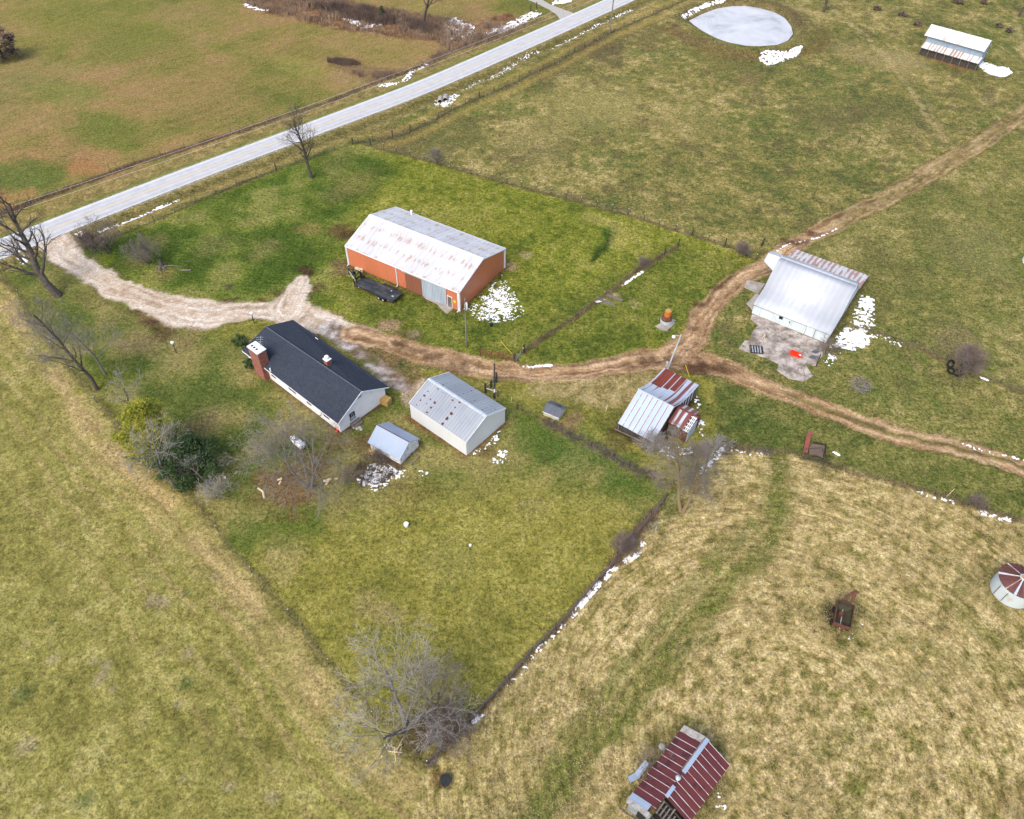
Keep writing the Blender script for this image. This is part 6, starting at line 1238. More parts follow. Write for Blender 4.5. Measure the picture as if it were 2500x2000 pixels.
# single posts and corral pieces
def single(label, px, py, h, r=.10, lean=(0, 0), m='darkwood', cat='post', name='wooden_post'):
    x, y = G(px, py); o = MB().tube([(0, 0, -.2), (lean[0], lean[1], h)], r, 7).build(name, m); o.location = (x, y, hz(x, y)); tag(o, label, cat)
single('dark leaning gate post left of the dirt track near the white barn', 1858, 601, 1.7, .17, (.25, 0))
single('left of two thin posts close together in the far pasture', 2096, 350, 1.5, .10)
single('right of two thin posts close together in the far pasture', 2141, 356, 1.8, .08, (.4, 0))
single('thin leaning post alone in the pasture north of the white barn', 1984, 479, 1.8, .06, (.5, 0))
single('short post by the lawn right of the garage', 1264, 1000, 1.1, .04, m='tpost')
single('pale stake in the straw grass left of the old barn', 1479, 1005, 1.4, .05, (.1, 0), m='cut_wood')
single('pale stake beside the corral near the garage', 1249, 979, .9, .04, m='cut_wood')
single('roadside marker post under the dead tree', 8, 658, 1.3, .05, m='tpost')
single('pale stake leaning in the right strip pasture', 2310, 1213, 1.5, .035, (.5, .2), m='cut_wood')
def gate():
    A_, B_ = G(1174, 870), G(1253, 882); c = ((A_[0]+B_[0])/2, (A_[1]+B_[1])/2); a = math.atan2(B_[1]-A_[1], B_[0]-A_[0]); h = math.hypot(B_[0]-A_[0], B_[1]-A_[1])/2
    t = thing('pipe_gate', 'rusty red pipe gate beside the dirt track', 'gate', (*c, 0), a)
    b = MB()
    for k in range(6): b.tube([(-h, 0, .25+k*.22), (h, 0, .25+k*.22)], .03, 5)
    b.build('rails', 'red_rust', t); b = MB()
    for k in range(4): x = -h+2*h*k/3; b.tube([(x, 0, .15), (x, 0, 1.45)], .05, 6)
    b.build('uprights', 'red_rust', t); MB().tube([(h+.2, 0, -.2), (h+.2, 0, 1.7)], .16, 8).build('hinge_post', 'darkwood', t); MB().tube([(-h-.15, 0, -.2), (-h-.1, 0, 1.9)], .05, 6).build('latch_post', 'tpost', t)
    q0, q1 = G(1258, 884), G(1279, 862); t = thing('corner_brace', 'grey rail brace with wire mesh beside the rusty pipe gate', 'fence', (0, 0, 0))
    MB().tube([(*q0, .9), (*q1, 1.1)], .07, 6).build('rail', 'wood', t); MB().tube([(*q1, -.2), (*q1, 1.9)], .12, 7).build('post', 'darkwood', t); MB().tube([(*q0, .2), (*q1, 1.3)], .03, 4).build('brace_wire', 'galv', t)
    b = MB()
    for k in range(7): q = k/6; x = q0[0]+(q1[0]-q0[0])*q; y = q0[1]+(q1[1]-q0[1])*q; b.tube([(x, y, .0), (x, y, 1.0)], .015, 3)
    b.build('mesh', 'wire', t)
gate()
def corral():
    t = thing('corral_corner', 'weathered wooden corral corner beside the short dark pole', 'fence', (0, 0, 0)); ps = [G(1185, 959), G(1199, 946), G(1212, 934)]; hs = [1.9, 1.5, 2.0]
    for p, h in zip(ps, hs): MB().tube([(*p, -.2), (*p, h)], .16, 7).build('post', 'darkwood', t)
    p4 = G(1215, 968); MB().tube([(*p4, -.2), (*p4, 1.2)], .12, 7).build('post', 'wood', t)
    for a_, b_, z0, z1, m in ((ps[0], ps[2], 1.5, 1.4, 'wood'), (ps[0], ps[2], .8, .8, 'darkwood'), (ps[0], p4, 1.0, .9, 'galv')): MB().tube([(*a_, z0), (*b_, z1)], .07, 6).build('rail', m, t)
corral()
# culverts
for k, (px, py, lb) in enumerate(((1075, 248, 'left of the twin corrugated culvert pipes in the roadside ditch'), (1088, 244, 'right of the twin corrugated culvert pipes in the roadside ditch'))):
    x, y = G(px, py); d = un[int(np.argmin(np.hypot(rC[:, 0]-x, rC[:, 1]-y)))]; t = thing('culvert_pipe', lb, 'culvert', (x, y, hz(x, y)), 0, 'culvert pipes')
    MB().tube([(d[0]*1.2, d[1]*1.2, .35), (-d[0]*.8, -d[1]*.8, .30)], .58, 14, False).build('pipe', 'concrete', t).modifiers.new('s', 'SOLIDIFY').thickness = .08
    MB().tube([(d[0]*.1, d[1]*.1, .33), (-d[0]*.45, -d[1]*.45, .31)], .50, 14).build('dark_mouth', 'dark_inside', t)
# driveway beyond the road (field entrance)
m = MB(); m.add([(*G(px, py), .04) for px, py in ((1367, 48), (1402, 33), (1372, 22), (1345, 12), (1320, -2), (1290, -14), (1284, -2), (1312, 10), (1340, 24), (1358, 36))], [tuple(range(10))]); tag(m.build('field_entrance', 'stone'), 'pale gravel field entrance on the far side of the road', kind='structure')
MB_ = MB(); 
for k, (px, py) in enumerate(((1296, 26), (1310, 20))): single(('left' if k == 0 else 'right')+' dark gate post at the field entrance beyond the road', px, py, 1.6, .12)
# small white things
def bucket(label, px, py, r, h, m='white_paint', name='bucket', cat='bucket'):
    x, y = G(px, py); t = thing(name, label, cat, (x, y, 0)); MB().lathe([(r*.85, 0), (r, h), (r*.92, h), (r*.8, .06)], 14).build('body', m, t); MB().lathe([(r*1.04, h+.002), (r*1.04, h+.04), (.02, h+.05)], 14).build('lid', m, t)
bucket('white lidded bucket alone in the middle of the yard grass', 992, 1284, .30, .45)
bucket('tiny white pot on the yard grass right of the lidded bucket', 1148, 1333, .16, .2, name='pot', cat='pot')
bucket('black bucket in the snow fan by the orange barn', 1199, 796, .28, .5, 'black_steel')
bucket('black feed tub at the lower fence corner of the straw field', 1088, 1908, .55, .5, 'black_steel', 'feed_tub', 'tub')
bucket('small white pot on the lawn beside the evergreens', 550, 1168, .14, .2, name='pot', cat='pot')
# tyres by the brown bush
for k, (px, py, tilt, lb) in enumerate(((2316, 897, 1.0, 'upper black tractor tyre leaning on the brown fence bush'), (2322, 909, .15, 'middle black tyre lying under the brown fence bush'), (2336, 914, .15, 'lower black tyre lying under the brown fence bush'))):
    x, y = G(px, py); b = MB(); R_, r_ = .55, .17; n1, n2 = 22, 8; vs = [((R_+r_*math.cos(2*math.pi*j/n2))*math.cos(2*math.pi*i/n1), (R_+r_*math.cos(2*math.pi*j/n2))*math.sin(2*math.pi*i/n1), r_*math.sin(2*math.pi*j/n2)) for i in range(n1) for j in range(n2)]
    b.add(vs, [(i*n2+j, ((i+1) % n1)*n2+j, ((i+1) % n1)*n2+(j+1) % n2, i*n2+(j+1) % n2) for i in range(n1) for j in range(n2)]); o = b.build('tyre', 'rubber', None, True); o.location = (x, y, .2+.6*math.sin(tilt)); o.rotation_euler = (tilt, 0, .4); tag(o, lb, 'tyre')
# right edge box
def edge_box():
    x, y = G(2500, 640); t = thing('stock_box', 'white box with green edge at the right border of the photo', 'box', (x+.6, y, 0), -.3); MB().box(-.8, .8, -.6, .6, 0, 1.0).build('box', 'white_paint', t); MB().box(-.85, .85, -.65, .65, 1.002, 1.1).build('lid', 'cedar_d', t)
edge_box()
# cut wood
def logs(spots):
    for k, (px, py, an, l, r, lb) in enumerate(spots):
        x, y = G(px, py); o = MB().tube([(-l/2, 0, r), (l/2, 0, r)], r, 9).build('cut_log', 'cut_wood'); o.location = (x, y, 0); o.rotation_euler = (0, 0, an); tag(o, lb, 'log')
logs([(795, 1176, .2, .55, .18, 'left cut log of the pale trio right of the propane tree'), (804, 1173, .6, .6, .18, 'right cut log of the pale trio right of the propane tree'), (799, 1181, 1.2, .5, .15, 'lowest cut log of the pale trio right of the propane tree'), (821, 1171, .3, .4, .13, 'single small cut log right of the pale trio'),
      (683, 1172, .4, .6, .15, 'upper split log on the leaf litter left of the propane tree'), (684, 1180, 1.3, .5, .13, 'lower split log on the leaf litter left of the propane tree'), (637, 1198, -.6, 1.0, .13, 'pale plank-like log near the lower left of the propane tree'), (644, 1209, -1.2, 1.1, .14, 'pale split log lying lowest left of the propane tree')])
single('weathered broken limb on the ground beside the dead stump', 425, 658, .2, .12, (3.0, -.3), 'bark_grey', 'limb', 'fallen_limb')
def stump():
    x, y = G(398, 655); t = thing('uprooted_stump', 'weathered uprooted stump with splayed roots on the lawn', 'stump', (x, y, 0)); rnd = random.Random(9)
    MB().tube([(0, 0, 0), (-.1, .1, .8), (-.3, .2, 1.5)], [.5, .38, .3], 9).build('trunk', 'bark_dark', t)
    b = MB()
    for k in range(11):
        an = k*.57+rnd.uniform(-.2, .2); l = rnd.uniform(.7, 1.6); b.tube([(0, 0, .5), (math.cos(an)*l*.5, math.sin(an)*l*.5, .35+rnd.uniform(0, .3)), (math.cos(an)*l, math.sin(an)*l, .05)], [.13, .08, .03], 5)
    b.tube([(0, 0, .5), (1.6, .5, .25), (3.4, .3, .1)], [.10, .06, .02], 5); b.build('roots', 'bark_grey', t)
stump()
def debris(name, label, px, py, n, r, m, seed, cat='brush pile', hgt=.5):
    x, y = G(px, py); rnd = random.Random(seed); b = MB()
    for k in range(n):
        an = rnd.uniform(0, 6.28); a2 = rnd.uniform(0, 6.28); rr = r*rnd.random()**.6; cx_, cy_ = rr*math.cos(an), rr*math.sin(an); l = rnd.uniform(.3, 1.0)*r*.6; z = rnd.uniform(.03, hgt)*(1-rr/r*.7)
        b.tube([(cx_-l*math.cos(a2), cy_-l*math.sin(a2), z*.6), (cx_+l*math.cos(a2), cy_+l*math.sin(a2), z)], rnd.uniform(.02, .06), 4)
    o = b.build(name, m); o.location = (x, y, 0); tag(o, label, cat)
debris('brush_pile', 'grey pile of old branches in the grass right of the concrete yard', 2100, 941, 60, 1.6, 'bark_grey', 3)
debris('brush_pile', 'small dark stick pile on the lawn below the stump', 558, 700, 14, .9, 'bark_dark', 4, hgt=.2)
debris('brush_pile', 'stick litter on the driveway verge near the spur', 580, 729, 10, .7, 'bark_dark', 5, hgt=.2)
debris('brush_pile', 'heap of cut brush on the verge left of the fallen grey tree', 1592, 1158, 18, .8, 'rust', 6, hgt=.3)
debris('fallen_limb', 'pale broken limbs beside the straw field fence', 1597, 1285, 8, 1.3, 'bark_pale', 7, 'limb', .2)
debris('fallen_limb', 'yellowish fallen branch under the large bottom tree', 955, 1832, 9, 1.2, 'cut_wood', 8, 'limb', .15)

# ------------------------------------------------------------------ bare trees
def bare_tree(name, label, px, py, H, spread, r0, m_tr, m_tw, seed=1, lean=(0, 0), levels=4, nch=(9, 7, 6, 5), droop=0.0, forks=1, twr=.013, clear=.25, up=.35, cat='tree', group=None, ft=.42, jag=.16, z0=0, thin=1.0):
    rnd = random.Random(seed); x, y = G(px, py); t = thing(name, label, cat, (x, y, hz(x, y)-.1)); tr, cr = MB(), MB(); U, Rn, C_, S_ = rnd.uniform, rnd.random, math.cos, math.sin
    def nrm(v): l = math.sqrt(v[0]**2+v[1]**2+v[2]**2) or 1; return (v[0]/l, v[1]/l, v[2]/l)
    def grow(p, d, l, r, lev):
        n = 6 if lev == 0 else (5 if lev == 1 else (4 if lev == 2 else 3)); pts = [p]; rs = [r]; q = p; dd = d
        endr = max(twr*.7, r*(.35 if lev == 0 else .22))
        for k in range(n):
            g = up*.10*(1 if lev < 2 else .5)-droop*.10*lev
            dd = nrm((dd[0]+U(-jag, jag), dd[1]+U(-jag, jag), dd[2]+U(-jag, jag)*.7+g))
            q = (q[0]+dd[0]*l/n, q[1]+dd[1]*l/n, q[2]+dd[2]*l/n)
            if q[2] < .15: q = (q[0], q[1], .15)
            pts.append(q); rs.append(r+(endr-r)*((k+1)/n)**.8)
        (tr if lev <= (0 if levels <= 3 else 1) and r > .05 else cr).tube(pts, rs, 8 if r > .12 else (5 if r > .04 else 3), False)
        if lev >= levels: return
        m = nch[min(lev, len(nch)-1)]; m = max(2, int(m*U(.75, 1.25)*thin+.5))
        for j in range(m):
            f = (clear+(1-clear)*(j+U(.1, .9))/m) if lev == 0 else (.22+.78*(j+U(0, 1))/m)
            f = min(f, .99); k = min(int(f*n), n-1); w_ = f*n-k; a, b = pts[k], pts[k+1]; s = (a[0]+(b[0]-a[0])*w_, a[1]+(b[1]-a[1])*w_, a[2]+(b[2]-a[2])*w_)
            az = j*2.4+U(-.6, .6); tilt = U(.55, 1.05) if lev == 0 else U(.4, .95)
            bd = nrm((b[0]-a[0], b[1]-a[1], b[2]-a[2])); e = nrm((-bd[1], bd[0], .01)); g = (bd[1]*e[2]-bd[2]*e[1], bd[2]*e[0]-bd[0]*e[2], bd[0]*e[1]-bd[1]*e[0])
            ca, sa, ct, s_t = C_(az), S_(az), C_(tilt), S_(tilt)
            nd = nrm((bd[0]*ct+(e[0]*ca+g[0]*sa)*s_t, bd[1]*ct+(e[1]*ca+g[1]*sa)*s_t, bd[2]*ct+(e[2]*ca+g[2]*sa)*s_t+(up*.2 if lev < 2 else 0)))
            rr = rs[k]+(rs[k+1]-rs[k])*w_
            if lev == 0: nl = spread*U(.75, 1.1)*(1.05-.45*(f-clear)/(1-clear))*1.0
            else: nl = l*U(.42, .68)*(1.1-.45*f)
            grow(s, nd, nl, max(rr*U(.45, .65), twr), lev+1)
    for k in range(forks):
        if forks == 1: d = nrm((lean[0], lean[1], 1)); l = H
        else: an = k*6.283/forks+U(-.3, .3); d = nrm((lean[0]+ft*C_(an), lean[1]+ft*S_(an), 1)); l = H*U(.8, 1.05)
        grow((.15*C_(k*2) if forks > 1 else 0, .15*S_(k*2) if forks > 1 else 0, z0), d, l, r0*(1 if forks == 1 else .75), 0)
    tr.build('trunk', m_tr, t); cr.build('crown', m_tw, t); return t
bare_tree('dead_tree', 'large gnarled dark tree with heavy limbs at the driveway mouth', 143, 722, 15.5, 7.2, .70, 'bark_dark', 'bark_dark', 57, (-.10, .02), 3, (15, 7, 5, 4), jag=.30, clear=.20, twr=.020, forks=1, up=.25)
bare_tree('bare_tree', 'grey bare tree leaning left along the left field fence', 238, 952, 14.5, 5.6, .30, 'bark_dark', 'twig_grey', 12, (-.06, .02), 4, (17, 7, 6, 4), clear=.22, up=.25, twr=.015)
bare_tree('bare_tree', 'slender pale bare tree on the lawn left of the farmhouse lamp post', 257, 914, 9.5, 4.6, .17, 'bark_grey', 'twig_pale', 13, (-.02, 0), 4, (10, 6, 5, 4), clear=.25, twr=.014)
bare_tree('bare_tree', 'small spreading bare tree just above the yellow-green cedar', 322, 1000, 4.2, 4.2, .15, 'bark_dark', 'twig_pale', 14, (0, .1), 4, (7, 4, 4, 3), clear=.2, up=.2)
bare_tree('bare_tree', 'pale bare tree in front of the two evergreens', 430, 1192, 8.8, 5.0, .24, 'bark_grey', 'twig_pale', 15, (-.28, .12), 4, (11, 5, 4, 3), clear=.45, up=.12, twr=.017)
bare_tree('bare_tree', 'small leaning bare tree right of the evergreens', 512, 1190, 4.8, 2.7, .16, 'bark_grey', 'twig_pale', 16, (-.35, .2), 4, (8, 5, 4, 3), clear=.5, twr=.016)
bare_tree('bare_shrub', 'low pale bare shrub at the lower right of the evergreens', 533, 1216, 2.6, 2.2, .08, 'bark_grey', 'twig_pale', 17, (0, 0), 3, (8, 6, 5), forks=4, clear=.2, cat='shrub')
bare_tree('bare_tree', 'wide multi-stemmed bare tree arching over the propane tank', 757, 1190, 8.6, 7.0, .26, 'bark_grey', 'twig_grey', 18, (-.05, .02), 4, (10, 6, 5, 4), forks=3, clear=.35, droop=.5, up=.1, twr=.016)
bare_tree('bare_tree', 'huge pale bare tree at the bottom fence corner', 992, 1778, 9.4, 7.0, .34, 'bark_grey', 'twig_pale', 19, (-.04, .05), 4, (8, 6, 5, 3), forks=3, clear=.35, up=.15, twr=.015)
bare_tree('bare_tree', 'dark-stemmed bare tree just right of the huge pale tree', 1042, 1762, 6.6, 4.6, .2, 'bark_dark', 'twig_grey', 20, (.10, .08), 4, (10, 6, 5, 4), clear=.4, up=.3, twr=.014)
bare_tree('bare_tree', 'dark upright bare tree standing alone before the road', 761, 435, 12.2, 5.2, .36, 'bark_dark', 'bark_dark', 21, (.0, .0), 4, (12, 6, 4, 3), clear=.22, up=.5, twr=.018)
bare_tree('bare_tree', 'dark bare tree growing in the brown brush at the top edge', 1034, 62, 14, 6.5, .42, 'bark_dark', 'bark_dark', 22, (0, 0), 4, (12, 6, 4, 3), clear=.3, up=.4, twr=.022)
bare_tree('bare_tree', 'dark bare tree at the top edge right of the pond', 2010, 30, 9, 4.5, .34, 'bark_dark', 'twig_grey', 23, (0, 0), 4, (10, 6, 4, 3), clear=.25, up=.3, twr=.02)
bare_tree('bare_tree', 'dark bare tree at the top right corner', 2487, 41, 9, 4.5, .28, 'bark_dark', 'bark_dark', 24, (0, 0), 4, (10, 6, 4, 3), clear=.25, up=.3, twr=.02)
bare_tree('bare_tree', 'multi-stemmed brown bare tree between driveway mouth and lawn', 266, 618, 4.6, 3.9, .17, 'bark_dark', 'twig_brown', 26, (.0, 0), 4, (8, 6, 5, 4), forks=3, clear=.25, up=.2)
bare_tree('bare_shrub', 'dense brown thicket shrub at the inside bend of the driveway mouth', 228, 608, 2.8, 2.3, .08, 'bark_dark', 'twig_brown', 27, (0, 0), 3, (9, 7, 6), forks=6, clear=.1, cat='shrub')
bare_tree('bare_shrub', 'round blue-grey bare shrub on the lawn left of the stump', 363, 642, 4.2, 2.6, .1, 'bark_dark', 'twig_grey', 28, (0, 0), 4, (9, 6, 5, 4), forks=4, clear=.12, cat='shrub', up=.5)
bare_tree('lichen_tree', 'tall yellow lichened tree in front of the old barn, the thicker of two', 1664, 1250, 11.5, 4.0, .36, 'bark_lichen', 'twig_grey', 29, (-.10, .14), 4, (10, 6, 5, 4), jag=.20, forks=2, ft=.14, thin=1.25, clear=.34, up=.15, twr=.013, droop=.2)
bare_tree('lichen_tree', 'thin yellow lichened tree just right of the thicker one', 1698, 1200, 9.5, 2.6, .18, 'bark_lichen', 'twig_grey', 30, (.0, .05), 3, (9, 5, 4), clear=.5, up=.3)
bare_tree('fallen_tree', 'fallen grey twiggy tree top at the straw field corner', 1716, 1150, 6.0, 2.6, .15, 'bark_pale', 'twig_pale', 31, (1.6, 2.4), 3, (12, 7, 6), clear=.3, up=-.4, twr=.015)
bare_tree('bare_shrub', 'round brown fence bush with tyres beneath on the eastern fence', 2348, 903, 3.2, 2.9, .09, 'bark_dark', 'twig_brown', 32, (0, 0), 4, (8, 6, 5, 4), forks=6, clear=.08, cat='shrub')
bare_tree('bare_shrub', 'thin brown shrub at the front right corner of the white gambrel barn', 2012, 868, 2.6, 1.9, .05, 'bark_dark', 'twig_brown', 33, (.1, .1), 3, (8, 6, 5), forks=4, clear=.1, cat='shrub', twr=.012)
bare_tree('bare_shrub', 'grey bush on the fence between barn grass and pasture', 1066, 398, 2.2, 1.9, .06, 'bark_grey', 'twig_grey', 34, (0, 0), 3, (8, 6, 5), forks=5, clear=.1, cat='shrub')
bare_tree('bare_shrub', 'leafless sapling touching the left eave of the field shed', 1592, 1885, 2.9, 1.6, .06, 'bark_grey', 'twig_brown', 35, (0, 0), 3, (9, 6, 5), forks=3, clear=.2, cat='shrub')
bare_tree('bare_shrub', 'brown brush clump left of the snow behind the small shed', 852, 1172, 2.0, 1.6, .05, 'bark_dark', 'twig_brown', 36, (0, 0), 3, (6, 5, 5), forks=4, clear=.1, cat='shrub')
bare_tree('bare_shrub', 'dry vine clump under the eave of the small blue-roofed shed', 925, 1120, 1.5, 1.5, .05, 'bark_dark', 'twig_brown', 37, (0, 0), 3, (6, 5, 4), forks=3, clear=.1, cat='shrub')
bare_tree('bare_shrub', 'grey bramble at the old barn near corner', 1592, 1098, 2.2, 2.2, .05, 'bark_grey', 'twig_pale', 38, (0, 0), 3, (8, 7, 6), forks=6, clear=.1, cat='shrub')
bare_tree('bare_shrub', 'low grey bush on the yard fence at the field corner left', 1250, 1500-0, .01, .01, .001, 'bark_grey', 'twig_pale', 39, (0, 0), 1, (1,), cat='shrub') if False else None
bare_tree('bare_shrub', 'dark dead weed at the right fence of the straw field', 2378, 1236, 1.4, 1.3, .04, 'bark_dark', 'twig_brown', 40, (0, 0), 3, (7, 6, 5), forks=5, clear=.1, cat='shrub')
bare_tree('bare_shrub', 'purple-brown bush on the bottom fence beside the huge tree', 1085, 1800, 3.0, 2.8, .06, 'bark_dark', 'twig_brown', 41, (.1, .1), 4, (8, 6, 5, 4), forks=5, clear=.08, cat='shrub', up=0)
bare_tree('bare_shrub', 'dark fence-line bush halfway along the straw field fence', 1525, 1345, 1.8, 1.7, .05, 'bark_dark', 'twig_brown', 42, (0, 0), 3, (8, 7, 6), forks=6, clear=.05, cat='shrub')
bare_tree('bare_shrub', 'brown bush at the gate end of the pasture fence', 1812, 622, 1.9, 1.6, .05, 'bark_dark', 'twig_brown', 43, (0, 0), 3, (8, 7, 6), forks=5, clear=.05, cat='shrub')
bare_tree('bare_shrub', 'grey weed clump on the loop fence', 1570, 655, 1.6, 1.5, .04, 'bark_grey', 'twig_brown', 44, (0, 0), 3, (8, 6, 5), forks=5, clear=.05, cat='shrub')

# ---- evergreens: a trunk and thousands of small sprays
def evergreen(label, px, py, H, R, m, seed, n=4200, shape='round', leaf=.26, name='cedar_tree', offs=(0, 0)):
    rnd = random.Random(seed); x, y = G(px, py); t = thing(name, label, 'tree' if H > 2.5 else 'shrub', (x, y, 0)); MB().tube([(0, 0, -.1), (offs[0]*.5, offs[1]*.5, H*.5), (offs[0], offs[1], H*.92)], [.26*R/3, .15*R/3, .04], 7).build('trunk', 'bark_dark', t)
    b = MB(); cl = []
    for k in range(int(70*R/3)):
        f = rnd.random()**.8; z = H*(.08+.9*f); rr = R*((1-f)**.65 if shape == 'cone' else math.sqrt(max(.05, 1-(2*f*.95-.75)**2)))*rnd.uniform(.45, 1.0); an = rnd.uniform(0, 6.283)
        cl.append((rr*math.cos(an)+offs[0]*f, rr*math.sin(an)+offs[1]*f, z, rnd.uniform(.35, .8)*R/3))
    for k in range(n):
        c = cl[k % len(cl)]; g = lambda: rnd.gauss(0, 1)*c[3]*.5; p = (c[0]+g(), c[1]+g(), max(c[2]+g()*.6, .1)); s = leaf*rnd.uniform(.6, 1.4); a = rnd.uniform(0, 6.283); e = rnd.uniform(-.5, .9)
        d = (math.cos(a)*math.cos(e)*s, math.sin(a)*math.cos(e)*s, math.sin(e)*s); w_ = (-math.sin(a)*s*.35, math.cos(a)*s*.35, rnd.uniform(-.2, .2)*s)
        b.add([(p[0]-w_[0], p[1]-w_[1], p[2]-w_[2]), (p[0]+w_[0], p[1]+w_[1], p[2]+w_[2]), (p[0]+d[0], p[1]+d[1], p[2]+d[2])], [(0, 1, 2)])
    b.build('crown', m, t)
evergreen('yellow-green cedar behind the pale bare tree', 398, 1118, 9.8, 4.0, 'cedar_y', 1, 11000, 'round', offs=(-.6, .3))
evergreen('dark green cedar right of the yellow-green one', 468, 1160, 6.2, 4.1, 'cedar_d', 2, 11000, 'round', offs=(.2, .2))
evergreen('small dark evergreen shrub against the farmhouse beside the tall chimney', 615, 900, 2.0, 1.1, 'cedar_d', 3, 900, name='evergreen_shrub', leaf=.2)
evergreen('low blackish shape, built as a shrub, off the far left corner of the farmhouse roof', 600, 850, 1.6, .9, 'cedar_d', 4, 900, name='evergreen_shrub', leaf=.2)  # unidentified dark shape, built as a low shrub
evergreen('second low blackish shape, built as a shrub, beyond the farmhouse corner one', 586, 838, 1.5, 1.0, 'cedar_d', 5, 900, name='evergreen_shrub', leaf=.2)  # other half of the unidentified dark shape
evergreen('tiny green cedar in the brown thicket at the top', 935, 50, 3.6, 1.4, 'cedar_d', 6, 900, 'cone')
evergreen('dark brown leafed tree at the left edge of the far meadow', 10, 144, 7.6, 4.2, 'brush_dark', 7, 6500, name='leafy_oak', leaf=.34)
for k, (px, py, r, lb) in enumerate(((2338, 8, 1.8, 'widest dark clump near the top edge above the far shed'), (2403, 10, 1.2, 'dark clump right of the widest one at the top edge'), (2140, 24, 1.1, 'lone dark clump left above the far shed'), (2203, 39, 1.2, 'flat dark clump between lone clump and far shed'), (2240, 62, 1.1, 'dark clump just left of the far shed roof'), (2463, 78, 1.0, 'dark clump right of the far shed'), (2437, 66, .9, 'faint clump right above the far shed'))):
    evergreen(lb, px, py, .9, r, 'brush_dark', 60+k, 500, name='weed_clump', leaf=.3)

# ------------------------------------------------------------------ brush, weeds and grass as stuff
def weeds(label, zones, m, seed, name='weeds', lean=.35):
    """zones: (polyline px or polygon px, width or None, count, height, stems)"""
    rs = np.random.RandomState(seed); V = []; Fc = []
    for pts, wd, cnt, hh, ns in zones:
        Wp = GP(pts)
        if wd is not None:
            P_ = resample(Wp, 400); idx = rs.randint(0, 400, cnt); c = P_[idx]+rs.randn(cnt, 2)*wd
        else:
            xs = [p[0] for p in Wp]; ys = [p[1] for p in Wp]; c = np.stack([rs.uniform(min(xs), max(xs), cnt*3), rs.uniform(min(ys), max(ys), cnt*3)], 1); keep = inside(c[:, 0], c[:, 1], Wp)
            dens = fbm(c[:, 0], c[:, 1], 6, 3, seed+5); c = c[keep & (dens+rs.rand(len(dens))*.35 > .55)]
        z = height(c[:, 0], c[:, 1]); clump = fbm(c[:, 0], c[:, 1], 3.5, 2, seed+9)
        for s in range(ns):
            n = len(c); h = hh*(.35+1.3*np.clip(clump-.25, 0, 1))*rs.uniform(.5, 1.2, n); a = rs.uniform(0, 6.283, n); l = rs.uniform(.1, lean*1.6, n)*h; w_ = rs.uniform(.02, .05, n)*(1+hh*.4)
            bx = c[:, 0]+rs.randn(n)*.2*hh; by = c[:, 1]+rs.randn(n)*.2*hh; pa = rs.uniform(0, 6.283, n)
            p0 = np.stack([bx-np.cos(pa)*w_, by-np.sin(pa)*w_, z-.05], 1); p1 = np.stack([bx+np.cos(pa)*w_, by+np.sin(pa)*w_, z-.05], 1); p2 = np.stack([bx+np.cos(a)*l, by+np.sin(a)*l, z+h], 1)
            V.append(np.stack([p0, p1, p2], 1).reshape(-1, 3))
    V = np.concatenate(V).astype(np.float32); n = len(V)//3; me = bpy.data.meshes.new(name); me.vertices.add(len(V)); me.vertices.foreach_set('co', V.ravel()); me.loops.add(len(V)); me.loops.foreach_set('vertex_index', np.arange(len(V), dtype=np.int32))
    me.polygons.add(n); me.polygons.foreach_set('loop_start', np.arange(0, len(V), 3, dtype=np.int32)); me.polygons.foreach_set('loop_total', np.full(n, 3, np.int32)); me.update(calc_edges=True); me.materials.append(M[m])
    o = bpy.data.objects.new(name, me); COL.objects.link(o); tag(o, label, kind='stuff')
weeds('brown leafless brush and saplings in the gully beyond the meadow', [([(590, -60), (600, 12), (700, 42), (850, 74), (970, 88), (1060, 98), (1095, 118), (1200, 94), (1240, 60), (1160, 58), (1080, 45), (1000, 30), (900, 12), (800, -10), (760, -60)], None, 4200, 1.5, 9),
       ([(1040, 160), (1100, 122), (1180, 98), (1260, 68)], .9, 700, 1.0, 8), ([(850, 170), (900, 175), (970, 180), (940, 195), (880, 190)], None, 500, 1.0, 9)], 'brush', 1, 'brush')
weeds('dark thicket clumps within the brown brush', [([(770, 18), (830, 22), (900, 30), (950, 40), (960, 58), (900, 60), (830, 40)], None, 1500, 2.4, 14), ([(800, 150), (850, 148), (880, 158), (840, 160)], None, 240, 1.3, 12), ([(960, 40), (1010, 52), (1080, 70), (1060, 85), (980, 66)], None, 500, 1.6, 10)], 'brush_dark', 2, 'thicket')
weeds('dry brown weeds along the meadow fence beyond the road', [(F_NORTH, .3, 1500, .6, 4)], 'brush', 3)
weeds('dry weeds along the near road fence', [(F_ROAD, .22, 1000, .5, 4)], 'brush', 4)
weeds('dark weeds and vines along the straw field fence', [(F_HAY, .16, 700, .55, 4), ([(1500, 1375), (1555, 1300), (1600, 1250)], .4, 350, .8, 5)], 'brush', 5)
weeds('straw coloured tufts along pasture and yard fences', [(F_LOOP, .25, 900, .5, 5), (F_PAST, .3, 900, .5, 4), (F_LEFT, .5, 700, .4, 3), (F_EAST, .3, 500, .5, 5), (F_STRIP, .4, 700, .45, 5)], 'straw', 6)
weeds('brown brambles from the garage fence to the lichen covered tree', [([(1330, 1030), (1400, 1066), (1460, 1096), (1502, 1122), (1550, 1146), (1600, 1166)], .5, 480, .7, 5), ([(1700, 1100), (1800, 1098), (1880, 1104)], .5, 220, .6, 5)], 'twig_grey', 7, 'brambles')
weeds('rough brown growth behind the small blue-roofed shed', [([(885, 1110), (930, 1105), (985, 1140), (940, 1180), (880, 1190), (868, 1150)], None, 380, .7, 5)], 'brush_w', 8, 'rough_growth')
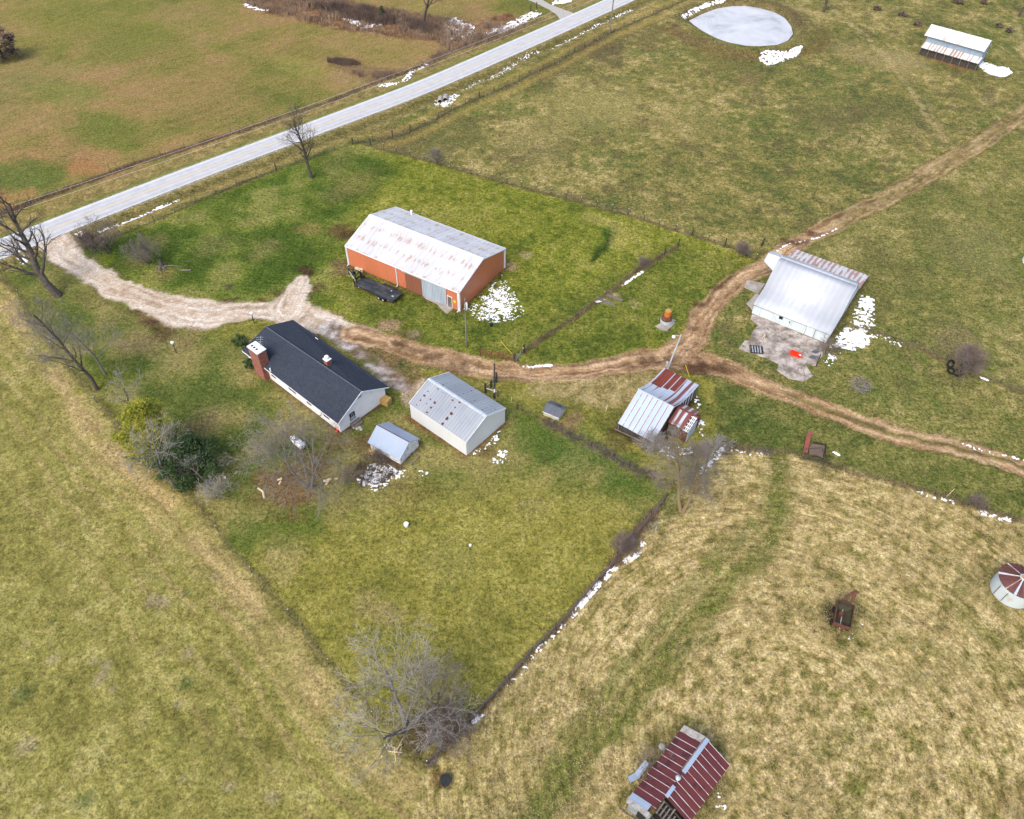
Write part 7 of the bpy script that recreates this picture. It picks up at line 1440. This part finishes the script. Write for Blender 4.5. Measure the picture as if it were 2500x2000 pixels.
weeds('dry stubble standing on the pond bank', [([(1640, 60), (1700, 95), (1790, 125), (1850, 138), (1850, 150), (1760, 140), (1680, 110), (1630, 75)], None, 1800, .5, 5)], 'straw', 9, 'stubble')
M['tuft_straw'] = mottled('straw_tufts', (0.46, 0.36, 0.20), (0.17, 0.15, 0.065), 1.1, 0.95, 0.0, .42, .58)
M['tuft_green'] = mottled('grass_tufts', (0.16, 0.16, 0.05), (0.085, 0.10, 0.03), 0.9, 0.95, 0.0, .42, .58)
M['tuft_olive'] = mottled('olive_tufts', (0.26, 0.23, 0.10), (0.13, 0.13, 0.05), 0.9, 0.95, 0.0, .42, .58)
HAYP = [(1060, 1860), (1135, 1780), (1300, 1600), (1440, 1452), (1557, 1312), (1650, 1215), (1740, 1115), (1850, 1105), (2008, 1134), (2190, 1188), (2368, 1243), (2540, 1285), (2560, 2040), (1000, 2040)]
LOOPP = [(215, 618), (354, 556), (694, 414), (874, 353), (1064, 403), (1434, 505), (1693, 582), (1850, 642), (1735, 730), (1680, 795), (1620, 845), (1480, 872), (1297, 888), (1054, 842), (915, 800), (800, 700), (590, 735), (400, 710), (250, 655)]
PASTP = [(900, 335), (1180, 250), (1500, 95), (1700, 5), (2540, 5), (2540, 250), (2280, 395), (1990, 555), (1860, 590), (1693, 570), (1434, 492), (1064, 392)]
EASTP = [(2010, 590), (2300, 420), (2540, 270), (2540, 1120), (2352, 1078), (2092, 1004), (1900, 930), (2000, 900), (2130, 800), (2130, 690)]
YARDP = [(150, 780), (330, 800), (560, 830), (600, 930), (820, 1080), (1000, 1130), (1200, 1130), (1300, 1030), (1590, 1175), (1620, 1210), (1557, 1295), (1440, 1434), (1300, 1580), (1135, 1760), (1046, 1850), (900, 1730), (762, 1560), (675, 1455), (480, 1222), (320, 1075), (200, 900)]
LEFTP = [(-40, 660), (20, 710), (130, 870), (320, 1100), (480, 1245), (620, 1420), (762, 1585), (900, 1755), (1030, 1875), (1000, 2040), (-40, 2040)]
weeds('short straw tufts covering the mown field at the lower right', [(HAYP, None, 62000, .16, 2)], 'tuft_straw', 21, 'straw_tufts', 1.4)
weeds('olive and tan tufts over the big pastures', [(PASTP, None, 26000, .22, 2), (EASTP, None, 16000, .2, 2)], 'tuft_olive', 22, 'grass_tufts', 1.2)
weeds('green grass tufts round the orange barn', [(LOOPP, None, 26000, .18, 2)], 'tuft_green', 23, 'grass_tufts', 1.0)
weeds('short olive tufts in the house yard and left field', [(YARDP, None, 24000, .13, 2), (LEFTP, None, 40000, .12, 2)], 'tuft_olive', 24, 'grass_tufts', 1.2)
print('objects', len(bpy.data.objects))
